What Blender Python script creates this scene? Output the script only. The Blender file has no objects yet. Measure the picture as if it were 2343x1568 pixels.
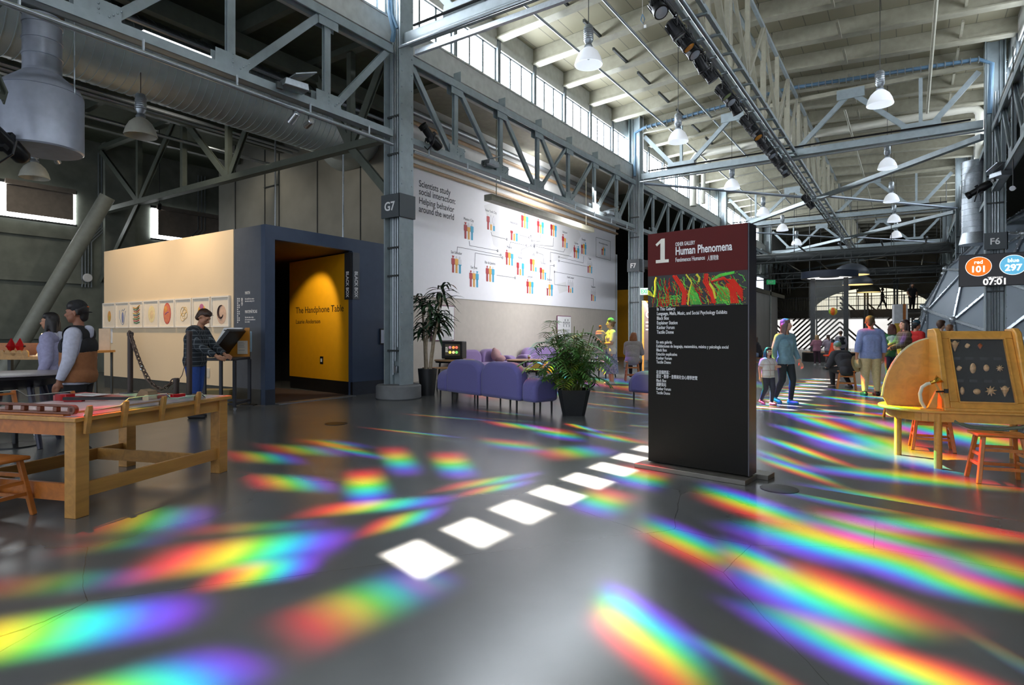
import bpy, math, random
from math import sin, cos, pi, radians as R
from mathutils import Vector as V, Matrix, Euler
import numpy as np

random.seed(7)
SC = bpy.context.scene
COL = SC.collection

# ------------------------------------------------------------------ camera
FPX, CX, HY, CAMZ, YAW = 1349.0, 1171.5, 762.0, 1.4, R(33.96)
cd = bpy.data.cameras.new('camera')
cam = bpy.data.objects.new('camera', cd); COL.objects.link(cam)
cd.sensor_width = 36; cd.lens = 36*FPX/2343; cd.shift_y = -(784-HY)/2343
cd.clip_end = 300; cd.clip_start = .05
cam.location = (0, 0, CAMZ); cam.rotation_euler = (pi/2, 0, YAW)
SC.camera = cam
_s, _c = sin(YAW), cos(YAW)
def F(px, py):                      # floor point seen at a photo pixel
    d = FPX*CAMZ/(py-HY); u = (px-CX)/FPX
    return V((d*(u*_c-_s), d*(u*_s+_c), 0))
def D(px, py, d):                   # point at camera depth d
    u = (px-CX)/FPX
    return V((d*(u*_c-_s), d*(u*_s+_c), CAMZ+(HY-py)/FPX*d))
def PX(px, py, X):                  # point on the plane x = X
    u = (px-CX)/FPX; return D(px, py, X/(u*_c-_s))
def PY(px, py, Y):                  # point on the plane y = Y
    u = (px-CX)/FPX; return D(px, py, Y/(u*_s+_c))

# ------------------------------------------------------------------ exposure, world
vs = SC.view_settings
vs.view_transform = 'Standard'; vs.look = 'None'; vs.gamma = 1; vs.use_curve_mapping = False
vs.exposure = -0.08
cy = SC.cycles
cy.max_bounces = 5; cy.diffuse_bounces = 3; cy.glossy_bounces = 3; cy.transmission_bounces = 4; cy.transparent_max_bounces = 8
cy.caustics_reflective = False; cy.caustics_refractive = False; cy.sample_clamp_indirect = 4; cy.blur_glossy = 1.0
cy.use_denoising = True; cy.use_adaptive_sampling = True; cy.adaptive_threshold = .02
w = bpy.data.worlds.new('world'); SC.world = w; w.use_nodes = True
wb = w.node_tree.nodes['Background']
wb.inputs[0].default_value = (.80, .88, 1.0, 1); wb.inputs[1].default_value = 1.7

# ------------------------------------------------------------------ prism sunlight: the diffracted daylight of the clerestory
# each lamp hangs at one stretch of the left clerestory and throws its own set of spectra on the floor
SPEC = [(0, (0, 0, 0)), (.07, (.08, .0, .0)), (.15, (.42, .01, .01)), (.23, (.95, .02, .015)), (.33, (1, .30, .0)), (.43, (.95, .80, .0)), (.53, (.16, .95, .05)),
        (.63, (.0, .85, .62)), (.72, (.02, .34, .95)), (.80, (.12, .06, .90)), (.88, (.14, .01, .50)), (.95, (.03, .0, .10)), (1, (0, 0, 0))]
PATCH = []      # centre, inverse frame, strength, falloff kind
def patch(c, s, l, k=1.0, box=0, tint=None):
    """c centre pixel, s half vector towards the red end, l half vector along one colour (pixels of the photograph's floor)"""
    s = (s[0]*1.2, s[1]*1.2); l = (l[0]*1.22, l[1]*1.22); P0 = F(*c); A = (F(c[0]+s[0], c[1]+s[1])-F(c[0]-s[0], c[1]-s[1]))/2; B = (F(c[0]+l[0], c[1]+l[1])-F(c[0]-l[0], c[1]-l[1]))/2
    PATCH.append((P0.x, P0.y, A.x, A.y, B.x, B.y, k, box))
def wbox(x, y, ax, ay, bx, by, k): PATCH.append((x, y, ax, ay, bx, by, k, 1))
# white squares of undiffracted sun
for i in range(9):
    wbox(-2.53, 2.72+.578*i, .245, -.075, 0, .18, 4.6 if i < 7 else 3.6)
# right foreground
patch((1560, 1238), (-14, 34), (105, 46), 1.1)
patch((1725, 1283), (-6, 34), (90, 40), 1.0)
patch((1880, 1362), (140, -14), (175, 82), 1.5)
patch((1905, 1245), (140, -8), (190, 58), 1.5)
patch((2165, 1330), (190, 25), (135, 58), 1.15)
patch((1935, 1475), (200, 40), (185, 98), 1.15)
patch((2110, 1545), (170, 10), (130, 60), 1.0)
patch((1480, 1455), (-10, 80), (125, 88), 1.7)
patch((1420, 1405), (-20, 60), (60, 40), 1.2)
patch((1700, 1520), (150, 60), (110, 70), .55)
patch((1722, 1160), (-6, 27), (135, 45), 1.1)
patch((1990, 1215), (20, -26), (170, 44), .8)
patch((1815, 1074), (24, 18), (95, 30), 1.1)
patch((2075, 1092), (230, 14), (150, 26), .95)
patch((2050, 1148), (160, 20), (150, 36), .8)
patch((1930, 1150), (110, 10), (130, 30), .45)
patch((2140, 1208), (230, 16), (110, 30), .85)
patch((2280, 1300), (140, 0), (130, 50), .7)
patch((2300, 1500), (-90, -60), (110, 60), .4)
patch((1640, 1090), (40, 4), (110, 20), .35)
def patchm(c, s_, l, k): patch(c, s_, (l[0]*.8, l[1]*1.75), k*1.3)
# middle right
patchm((1880, 968), (60, 6), (80, 13), 1.0)
patchm((2000, 972), (90, 8), (80, 12), .9)
patchm((1870, 999), (80, 14), (85, 14), 1.1)
patchm((2030, 1016), (130, 14), (75, 14), 1.0)
patchm((1828, 1028), (75, 18), (85, 16), 1.1)
patchm((2030, 1036), (190, 24), (75, 15), 1.0)
patchm((2180, 1062), (150, 10), (90, 16), .9)
patchm((2150, 985), (120, 8), (120, 13), .8)
patchm((2260, 1010), (140, 8), (120, 14), .7)
patchm((1790, 1050), (50, 10), (60, 12), .6)
for i, (x, y) in enumerate([(1850, 950), (1960, 946), (2070, 950), (1880, 930), (1990, 926), (2040, 936), (1930, 913), (2000, 908), (2070, 915),
                            (1960, 897), (2030, 893), (1990, 884), (2050, 879), (1890, 940), (2110, 938), (2160, 960), (2230, 965)]):
    q = (y-HY)/190
    patchm((x, y), (55*q+10, 3), (70*q, 5*q), .95)
# light bars far up the nave
for i in range(10):
    y = 937-7.4*i
    patch((1742+13*i, y), (-20+2*i, (3 if i % 2 else -3)), (60-3*i, 1.5), 1.0)
    wx = F(1772+13*i, y-2)
    wbox(wx.x, wx.y, .40, -.06, 0, .10+.012*i, 2.2)
# left and middle
patch((568, 1262), (-232, 26), (48, -44), 1.5)
patch((602, 1308), (-130, 16), (26, -32), 1.35)
patch((75, 1452), (-400, 62), (46, -62), 1.3)
patch((842, 1378), (-170, 72), (60, 40), .75)
patch((300, 1592), (-300, 96), (80, 50), .95)
patch((1007, 1006), (-85, -12), (80, 11), 1.0)
patch((940, 990), (-90, -8), (60, 8), .55)
patch((1185, 975), (-70, -6), (30, 9), .9)
patch((1270, 991), (-18, -15), (60, 8), .8)
patch((1326, 977), (-42, -9), (22, 9), 1.1)
patch((1171, 1018), (-20, -14), (75, 7), .6)
patch((1403, 1002), (60, 5), (50, 13), .7)
patch((1311, 1035), (-85, 8), (36, 14), .7)
patch((1036, 1061), (-18, -30), (48, -2), 1.0)
patch((838, 1110), (-10, -40), (54, -5), 1.25)
patch((912, 1051), (-20, -32), (42, -2), .8)
patch((800, 1030), (-50, -18), (60, 8), .45)
patch((1120, 1102), (-110, 14), (34, -14), .85)
patch((1136, 1117), (-80, 12), (22, -12), .9)
patch((868, 1157), (-165, 12), (34, -18), 1.3)
patch((925, 1191), (-95, 20), (26, -24), 1.25)
patch((1378, 1146), (36, -28), (60, 17), .95)
patch((1458, 1090), (20, -22), (65, 15), .9)
patch((660, 1105), (-105, -4), (22, 21), .7)
patch((600, 1047), (-90, -4), (18, 15), .5)
patch((690, 1030), (-100, -4), (30, 14), .35)
patch((335, 1190), (-150, 6), (34, -34), .55)
patch((265, 1245), (-140, 12), (34, -22), .16)
patch((590, 1207), (-170, 8), (20, -16), .3)
patch((130, 1335), (-220, 16), (40, -32), .22)
patch((760, 1015), (-70, -2), (40, 10), .3)
patch((1020, 955), (-90, -6), (60, 6), .35)
patch((1170, 962), (-70, -5), (60, 5), .4)
patch((980, 1330), (-60, 18), (40, 24), .25)
# around the plant and sofa
for x, y, k in [(1390, 928, .9), (1440, 945, .8), (1330, 930, .5), (1450, 913, .9), (1420, 960, .7), (1400, 900, .8), (1460, 975, .7), (1250, 950, .5), (1380, 985, .5), (1150, 945, .5)]:
    patch((x, y), (-60, -5), (45, 6), k*.5)
# far floor and the sofa tops, the people's shoulders and the dome (planes above the floor meet the same beams)
for x, y, k in [(1240, 900, 1.0), (1130, 905, .8), (1300, 880, 1.1), (1360, 870, 1.0), (1420, 880, 1.0), (1485, 890, 1.2), (1540, 900, .9), (1560, 930, .8),
                (1600, 960, .8), (1640, 905, .8), (1700, 880, .8), (1600, 1000, .6), (2130, 880, .9), (2170, 900, .8), (2230, 910, .8), (2300, 900, .8), (2090, 860, .8)]:
    patch((x, y), (-50, 5), (50, 7), k*.5)
LAMPS = [3.2, 7.0, 9.8, 14.5, 20.0]
GROUPS = [[] for _ in LAMPS]
for p in PATCH:
    yy = p[1]+.9
    j = min(range(len(LAMPS)), key=lambda q: abs(LAMPS[q]-yy))
    GROUPS[j].append(p)
LIGHT_X, LIGHT_Z, PRISM = -8.75, 8.75, 7.6
def prism_light(y, pats):
    l = bpy.data.lights.new('clerestory_prism_sun', 'POINT'); l.energy = 4*pi*pi*LIGHT_Z*LIGHT_Z*PRISM; l.shadow_soft_size = .04; l.use_nodes = True
    o = bpy.data.objects.new('clerestory_prism_sun', l); o.location = (LIGHT_X, y, LIGHT_Z); COL.objects.link(o)
    nt = l.node_tree; N = nt.nodes; L = nt.links; em = N['Emission']
    tc = N.new('ShaderNodeTexCoord'); sp = N.new('ShaderNodeSeparateXYZ'); L.new(tc.outputs['Normal'], sp.inputs[0])
    def m(op, a, b=None, cl=False):
        n = N.new('ShaderNodeMath'); n.operation = op; n.use_clamp = cl
        for i, q in enumerate((a, b)):
            if q is None: continue
            if isinstance(q, (int, float)): n.inputs[i].default_value = q
            else: L.new(q, n.inputs[i])
        return n.outputs[0]
    dz = m('MAXIMUM', m('MULTIPLY', sp.outputs[2], -1.0), .02)
    t = m('DIVIDE', LIGHT_Z, dz)
    cmb = N.new('ShaderNodeVectorMath'); cmb.operation = 'SCALE'; L.new(tc.outputs['Normal'], cmb.inputs[0]); L.new(t, cmb.inputs['Scale'])
    Pv = cmb.outputs[0]
    acc = None
    for (x, yy, ax, ay, bx, by, k, box) in pats:
        det = ax*by-ay*bx
        if abs(det) < 1e-6: continue
        cx_, cy_ = x-LIGHT_X, yy-y
        def dot(ux, uy):
            n = N.new('ShaderNodeVectorMath'); n.operation = 'DOT_PRODUCT'; L.new(Pv, n.inputs[0]); n.inputs[1].default_value = (ux, uy, 0)
            return m('SUBTRACT', n.outputs['Value'], ux*cx_+uy*cy_)
        u = dot(by/det, -bx/det); v = dot(-ay/det, ax/det)
        if box:
            q = m('MAXIMUM', m('ABSOLUTE', u), m('ABSOLUTE', v))
            f = m('MULTIPLY', m('SUBTRACT', 1.0, q), 3.6, True); f = m('MULTIPLY', f, k)
            n = N.new('ShaderNodeVectorMath'); n.operation = 'SCALE'; n.inputs[0].default_value = (1, .91, .79); L.new(f, n.inputs['Scale'])
        else:
            v2 = m('MULTIPLY', v, v)
            uu = m('ADD', m('MULTIPLY', u, -.5), m('ADD', m('MULTIPLY', v2, .06), .5), True)
            cr = N.new('ShaderNodeValToRGB'); e = cr.color_ramp.elements
            while len(e) > 1: e.remove(e[-1])
            e[0].position = 0; e[0].color = (0, 0, 0, 1)
            for pos, c in SPEC[1:]:
                q = e.new(pos); q.color = (*c, 1)
            L.new(uu, cr.inputs[0])
            f = m('SUBTRACT', 1.0, v2, True); f = m('MULTIPLY', m('MULTIPLY', f, f), k)
            n = N.new('ShaderNodeVectorMath'); n.operation = 'SCALE'; L.new(cr.outputs[0], n.inputs[0]); L.new(f, n.inputs['Scale'])
        if acc is None: acc = n.outputs[0]
        else:
            a = N.new('ShaderNodeVectorMath'); a.operation = 'ADD'; L.new(acc, a.inputs[0]); L.new(n.outputs[0], a.inputs[1]); acc = a.outputs[0]
    dz3 = m('POWER', dz, 3.0)
    L.new(acc, em.inputs['Color']); down = m('GREATER_THAN', m('MULTIPLY', sp.outputs[2], -1.0), .1); L.new(m('MULTIPLY', m('DIVIDE', 1.0, dz3), down), em.inputs['Strength'])
    return o
for y, g in zip(LAMPS, GROUPS): prism_light(y, g)
def spot(loc, target, energy, color=(1, .8, .55), angle=60, blend=.6, size=.05):
    l = bpy.data.lights.new('spot_light', 'SPOT'); l.energy = energy; l.color = color; l.spot_size = R(angle); l.spot_blend = blend; l.shadow_soft_size = size
    o = bpy.data.objects.new('spot_light', l); o.location = loc; COL.objects.link(o)
    o.rotation_euler = (V(target)-V(loc)).to_track_quat('-Z', 'Y').to_euler(); return o

# ------------------------------------------------------------------ materials
_M = {}
def lin(c):
    return tuple(((x/255)/12.92 if x/255 <= .04045 else ((x/255+.055)/1.055)**2.4) for x in c)
def M(name, rgb=(128, 128, 128), rough=.5, metal=0.0, spec=.5, var=.10, scale=6.0, emit=0.0, bump=0.0, alpha=None, trans=0.0, kind='noise', rgb2=None, sheen=0.0):
    """rgb is an albedo written in sRGB 0-255"""
    if name in _M: return _M[name]
    m = bpy.data.materials.new(name); m.use_nodes = True; _M[name] = m
    nt = m.node_tree; N = nt.nodes; L = nt.links; b = N['Principled BSDF']
    c = lin(rgb)
    b.inputs['Roughness'].default_value = rough; b.inputs['Metallic'].default_value = metal; b.inputs['Specular IOR Level'].default_value = spec
    if trans: b.inputs['Transmission Weight'].default_value = trans; b.inputs['IOR'].default_value = 1.3
    if sheen: b.inputs['Sheen Weight'].default_value = sheen
    tc = N.new('ShaderNodeTexCoord')
    if kind == 'wood':
        mp = N.new('ShaderNodeMapping'); mp.inputs['Scale'].default_value = (scale, scale*.12, scale) ; L.new(tc.outputs['Object'], mp.inputs[0])
        tx = N.new('ShaderNodeTexNoise'); tx.inputs['Scale'].default_value = 4; tx.inputs['Detail'].default_value = 6; tx.inputs['Distortion'].default_value = 1.2; L.new(mp.outputs[0], tx.inputs['Vector'])
    else:
        tx = N.new('ShaderNodeTexNoise'); tx.inputs['Scale'].default_value = scale; tx.inputs['Detail'].default_value = 4; L.new(tc.outputs['Object'], tx.inputs['Vector'])
    cr = N.new('ShaderNodeValToRGB'); e = cr.color_ramp.elements
    e[0].position = .3; e[1].position = .7
    c2 = lin(rgb2) if rgb2 else tuple(min(1, x*(1+var)) for x in c)
    c1 = tuple(x*(1-var) for x in c)
    e[0].color = (*c1, 1); e[1].color = (*c2, 1)
    L.new(tx.outputs['Fac'], cr.inputs[0]); L.new(cr.outputs[0], b.inputs['Base Color'])
    if emit:
        L.new(cr.outputs[0], b.inputs['Emission Color']); b.inputs['Emission Strength'].default_value = emit
    if bump:
        bp = N.new('ShaderNodeBump'); bp.inputs['Strength'].default_value = bump; bp.inputs['Distance'].default_value = .01
        L.new(tx.outputs['Fac'], bp.inputs['Height']); L.new(bp.outputs[0], b.inputs['Normal'])
    if alpha is not None: b.inputs['Alpha'].default_value = alpha
    return m

# ------------------------------------------------------------------ mesh builder
class MB:
    def __init__(s): s.v = []; s.f = []; s.mi = []; s.cur = 0
    def add(s, vs, fs):
        n = len(s.v); s.v += [tuple(q) for q in vs]; s.f += [tuple(n+i for i in f) for f in fs]; s.mi += [s.cur]*len(fs); return s
    def mat(s, i): s.cur = i; return s
    def box(s, x0, x1, y0, y1, z0, z1):
        return s.add([(x0, y0, z0), (x1, y0, z0), (x1, y1, z0), (x0, y1, z0), (x0, y0, z1), (x1, y0, z1), (x1, y1, z1), (x0, y1, z1)],
                     [(0, 3, 2, 1), (4, 5, 6, 7), (0, 1, 5, 4), (1, 2, 6, 5), (2, 3, 7, 6), (3, 0, 4, 7)])
    def cbox(s, c, d, rot=None):
        m = MB().box(-d[0]/2, d[0]/2, -d[1]/2, d[1]/2, -d[2]/2, d[2]/2)
        return s.xf(m, Matrix.Translation(V(c)) @ (Euler(rot).to_matrix().to_4x4() if rot else Matrix()))
    def xf(s, o, mt):
        n = len(s.v); s.v += [tuple(mt @ V(q)) for q in o.v]; s.f += [tuple(n+i for i in f) for f in o.f]; s.mi += [q if q else s.cur for q in o.mi]; return s
    def bar(s, p0, p1, w, h, up=(0, 0, 1)):          # rectangular bar, w sideways, h along up
        p0, p1 = V(p0), V(p1); d = (p1-p0)
        if d.length < 1e-6: return s
        d.normalize(); up = V(up)
        if abs(d.dot(up)) > .98: up = V((0, 1, 0)) if abs(d.y) < .9 else V((1, 0, 0))
        sd = d.cross(up).normalized(); u = sd.cross(d).normalized()
        q = [p+sd*a*w/2+u*b*h/2 for p in (p0, p1) for a, b in ((-1, -1), (1, -1), (1, 1), (-1, 1))]
        return s.add(q, [(0, 1, 2, 3), (7, 6, 5, 4), (0, 4, 5, 1), (1, 5, 6, 2), (2, 6, 7, 3), (3, 7, 4, 0)])
    def tube(s, pts, r, n=10, cap=True):
        pts = [V(p) for p in pts]; rs = r if isinstance(r, (list, tuple)) else [r]*len(pts); rings = []; ref = None
        for i, p in enumerate(pts):
            d = (pts[min(i+1, len(pts)-1)]-pts[max(i-1, 0)]).normalized()
            if ref is None: ref = V((0, 0, 1)) if abs(d.z) < .9 else V((1, 0, 0))
            a = d.cross(ref).normalized(); b = a.cross(d).normalized(); ref = b
            rings.append([p+(a*cos(2*pi*k/n)+b*sin(2*pi*k/n))*rs[i] for k in range(n)])
        vs = [q for g in rings for q in g]; fs = []
        for i in range(len(pts)-1):
            for k in range(n): fs.append((i*n+k, i*n+(k+1) % n, (i+1)*n+(k+1) % n, (i+1)*n+k))
        if cap: fs += [tuple(range(n))[::-1], tuple((len(pts)-1)*n+k for k in range(n))]
        return s.add(vs, fs)
    def lathe(s, prof, c=(0, 0, 0), n=24, mt=None, cap=True):
        vs = [(r*cos(2*pi*k/n), r*sin(2*pi*k/n), z) for r, z in prof for k in range(n)]; fs = []
        for i in range(len(prof)-1):
            for k in range(n): fs.append((i*n+k, i*n+(k+1) % n, (i+1)*n+(k+1) % n, (i+1)*n+k))
        if cap: fs += [tuple(range(n))[::-1], tuple((len(prof)-1)*n+k for k in range(n))]
        mt = Matrix.Translation(V(c)) @ (mt or Matrix())
        return s.add([mt @ V(q) for q in vs], fs)
    def ball(s, c, r, n=12, m=8, rot=None):
        r = (r, r, r) if isinstance(r, (int, float)) else r
        mt = Matrix.Translation(V(c)) @ (Euler(rot).to_matrix().to_4x4() if rot else Matrix()) @ Matrix.Diagonal((*r, 1))
        return s.lathe([(max(.02, sin(pi*i/m)), -cos(pi*i/m)) for i in range(m+1)], (0, 0, 0), n, mt)
    def prism(s, poly, d0, d1, axis='y'):            # outline in the plane across the axis
        n = len(poly)
        def P(a, b, t): return (a, t, b) if axis == 'y' else ((t, a, b) if axis == 'x' else (a, b, t))
        vs = [P(a, b, d0) for a, b in poly]+[P(a, b, d1) for a, b in poly]
        return s.add(vs, [tuple(range(n))[::-1], tuple(range(n, 2*n))]+[(i, (i+1) % n, n+(i+1) % n, n+i) for i in range(n)])
    def quad(s, a, b, c, d): return s.add([a, b, c, d], [(0, 1, 2, 3)])
    def mesh(s, name, mats, smooth=40):
        me = bpy.data.meshes.new(name); me.from_pydata(s.v, [], s.f)
        for m in (mats if isinstance(mats, (list, tuple)) else [mats]): me.materials.append(m)
        me.polygons.foreach_set('material_index', s.mi)
        if smooth:
            me.polygons.foreach_set('use_smooth', [True]*len(s.f)); me.set_sharp_from_angle(angle=R(smooth))
        me.update(); return me
def put(name, mb, mats, parent=None, loc=None, rz=None, bevel=0, smooth=40, label=None, kind=None, seg=2):
    me = mb.mesh(name, mats, smooth) if isinstance(mb, MB) else mb
    o = bpy.data.objects.new(name, me); COL.objects.link(o)
    if parent: o.parent = parent
    if loc is not None: o.location = loc
    if rz is not None: o.rotation_euler = (0, 0, rz)
    if bevel:
        b = o.modifiers.new('edge', 'BEVEL'); b.width = bevel; b.segments = seg; b.limit_method = 'ANGLE'; b.angle_limit = R(35)
    if label: o['label'] = label
    if kind: o['kind'] = kind
    return o
def tag(o, label, cat, group=None):
    o['label'] = label; o['category'] = cat
    if group: o['group'] = group
    return o
def thing(name, label, cat, loc=(0, 0, 0), rz=0, group=None):
    o = bpy.data.objects.new(name, None); COL.objects.link(o); o.location = loc; o.rotation_euler = (0, 0, rz); o.empty_display_size = .1
    return tag(o, label, cat, group)
def solo(name, mb, mats, label, cat, loc=(0, 0, 0), rz=0, group=None, **k):
    return tag(put(name, mb, mats, None, loc, rz, **k), label, cat, group)
def struct(name, mb, mats, **k):
    return put(name, mb, mats, kind='structure', **k)
def dup(o, loc=None, rz=None, label=None, parent=None):
    c = o.copy(); COL.objects.link(c)
    if parent: c.parent = parent
    if loc is not None: c.location = loc
    if rz is not None: c.rotation_euler = (0, 0, rz)
    if label: c['label'] = label
    for ch in list(o.children): dup(ch, parent=c)
    return c
def text(body, size, m, parent=None, loc=(0, 0, 0), rot=(pi/2, 0, 0), align='LEFT', bold=0.0, xs=1.0, name='lettering', ext=.0015, lead=1.0, top=False):
    c = bpy.data.curves.new(name, 'FONT'); c.body = body; c.size = size; c.align_x = align; c.offset = bold*size; c.extrude = ext; c.space_line = lead
    if top: c.align_y = 'TOP'
    c.resolution_u = 4; c.materials.append(m)
    o = bpy.data.objects.new(name, c); COL.objects.link(o); o.location = loc; o.rotation_euler = rot; o.scale = (xs, 1, 1)
    if parent: o.parent = parent
    return o
def textlines(parent, m, x0, x1, z, n, step, y, h=.010, seed=3):
    q = random.Random(seed); mb = MB()
    for k in range(n):
        if n > 5 and k % 5 == 4: continue
        mb.box(x0, x0+(x1-x0)*q.uniform(.6, 1), y-.001, y, z-k*step-h/2, z-k*step+h/2)
    return put('print', mb, m, parent, smooth=0)
FIT = []
def fit(o, width): FIT.append((o, width)); return o
# palette
STEEL = M('painted_steel', (152, 164, 168), .45, .1, .5)
STEEL_D = M('dark_steel', (62, 66, 66), .5, .2)
BLACK = M('black_paint', (20, 20, 22), .4)
BLKM = M('black_metal', (26, 26, 28), .35, .4)
GALV = M('galvanised_metal', (165, 172, 178), .33, .75, scale=20)
WHITE = M('white_paint', (235, 235, 235), .5, var=.03)
CHROME = M('polished_metal', (210, 212, 215), .2, .9)
WOODY = M('honey_wood', (206, 142, 58), .35, kind='wood', scale=3, var=.16)
WOODO = M('orange_wood', (188, 112, 48), .35, kind='wood', scale=3, var=.18)
WOODB = M('bench_wood', (186, 136, 70), .35, kind='wood', scale=3, var=.18)
LETW = M('white_lettering', (238, 238, 238), .5, var=.01)
LETB = M('dark_lettering', (40, 42, 48), .5, var=.01)

# ------------------------------------------------------------------ the setting
XL, XLW, XR, XRW, XC = -9.09, -9.5, 2.1, 2.5, -3.4
BAY, PAN = 13.26, 13.26/7
YG, YF = 9.14, 22.4
ZB, ZT = 5.55, 7.42           # chords of the long trusses
def floor_mat():
    m = bpy.data.materials.new('polished_concrete'); m.use_nodes = True; nt = m.node_tree; N = nt.nodes; L = nt.links; b = N['Principled BSDF']
    tc = N.new('ShaderNodeTexCoord')
    n1 = N.new('ShaderNodeTexNoise'); n1.inputs['Scale'].default_value = .5; n1.inputs['Detail'].default_value = 8; L.new(tc.outputs['Object'], n1.inputs['Vector'])
    cr = N.new('ShaderNodeValToRGB'); e = cr.color_ramp.elements; e[0].position = .3; e[1].position = .75
    e[0].color = (*lin((84, 86, 87)), 1); e[1].color = (*lin((106, 107, 107)), 1); L.new(n1.outputs['Fac'], cr.inputs[0])
    n3 = N.new('ShaderNodeTexVoronoi'); n3.feature = 'DISTANCE_TO_EDGE'; n3.inputs['Scale'].default_value = .42; 
    nd = N.new('ShaderNodeTexNoise'); nd.inputs['Scale'].default_value = 1.3; nd.inputs['Detail'].default_value = 6; L.new(tc.outputs['Object'], nd.inputs['Vector'])
    mx = N.new('ShaderNodeMix'); mx.data_type = 'VECTOR'; mx.inputs[0].default_value = .10; L.new(tc.outputs['Object'], mx.inputs[4]); L.new(nd.outputs['Color'], mx.inputs[5]); L.new(mx.outputs[1], n3.inputs['Vector'])
    lt = N.new('ShaderNodeMath'); lt.operation = 'LESS_THAN'; lt.inputs[1].default_value = .0007; L.new(n3.outputs['Distance'], lt.inputs[0])
    ck = N.new('ShaderNodeMix'); ck.data_type = 'RGBA'; L.new(lt.outputs[0], ck.inputs[0]); L.new(cr.outputs[0], ck.inputs[6]); ck.inputs[7].default_value = (.07, .07, .07, 1)
    L.new(ck.outputs[2], b.inputs['Base Color'])
    n2 = N.new('ShaderNodeTexNoise'); n2.inputs['Scale'].default_value = 3; n2.inputs['Detail'].default_value = 5; L.new(tc.outputs['Object'], n2.inputs['Vector'])
    r2 = N.new('ShaderNodeMapRange'); r2.inputs[3].default_value = .23; r2.inputs[4].default_value = .28; L.new(n2.outputs['Fac'], r2.inputs[0]); L.new(r2.outputs[0], b.inputs['Roughness'])
    b.inputs['Specular IOR Level'].default_value = 1.0
    return m
struct('floor', MB().box(-26, 18, -9, 76, -.3, 0), floor_mat())
def deck_mat():
    m = bpy.data.materials.new('board_ceiling'); m.use_nodes = True; nt = m.node_tree; N = nt.nodes; L = nt.links; b = N['Principled BSDF']
    tc = N.new('ShaderNodeTexCoord'); mp = N.new('ShaderNodeMapping'); mp.inputs['Rotation'].default_value = (0, 0, 0); L.new(tc.outputs['Object'], mp.inputs[0])
    br = N.new('ShaderNodeTexBrick'); br.inputs['Scale'].default_value = 1; br.inputs['Mortar Size'].default_value = .012; br.inputs['Brick Width'].default_value = .62; br.inputs['Row Height'].default_value = 1.894; br.offset = .5
    br.inputs['Color1'].default_value = (*lin((140, 135, 113)), 1); br.inputs['Color2'].default_value = (*lin((131, 126, 106)), 1); br.inputs['Mortar'].default_value = (*lin((96, 92, 80)), 1)
    L.new(mp.outputs[0], br.inputs['Vector']); L.new(br.outputs['Color'], b.inputs['Base Color']); b.inputs['Roughness'].default_value = .7
    return m
DECK = deck_mat()
CREAM = M('cream_steel', (152, 149, 132), .5)
WALLG = M('grey_wall', (132, 130, 120), .7, scale=1.5)
WALLD = M('dark_wall', (122, 126, 116), .7, scale=2, bump=.2, var=.2)
OLIVE = M('olive_wall', (112, 104, 86), .7, scale=1)
# nave roof, two gentle slopes
mb = MB(); zw, zr = 9.97, 10.37
mb.prism([(XLW-.3, zw-.02), (XC, zr), (XRW+.3, zw-.02), (XRW+.3, zw+.18), (XC, zr+.2), (XLW-.3, zw+.18)], -9, 76, 'y')
struct('ceiling', mb, DECK)
n = 0
for k in range(-7, 33):
    y = YG+.42+PAN*k; n += 1
    mb = MB()
    for x0, x1 in ((XLW, XC), (XC, XRW)):
        z0, z1 = (9.74, 10.14) if x0 == XLW else (10.14, 9.74)
        mb.bar((x0, y, z0), (x1, y, z1), .17, .46)
        mb.bar((x0, y, z0-.22), (x1, y, z1-.22), .30, .04)
    struct('trim_%d' % n, mb, CREAM)
# aisle roofs
struct('ceiling_aisle_left', MB().box(-24.4, XLW-.1, -9, 76, 8.2, 8.4), M('aisle_ceiling', (84, 90, 74), .8))
struct('ceiling_aisle_right', MB().box(XRW+.1, 17, -9, 76, 8.2, 8.4), M('aisle_ceiling_right', (84, 84, 76), .8))
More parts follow.
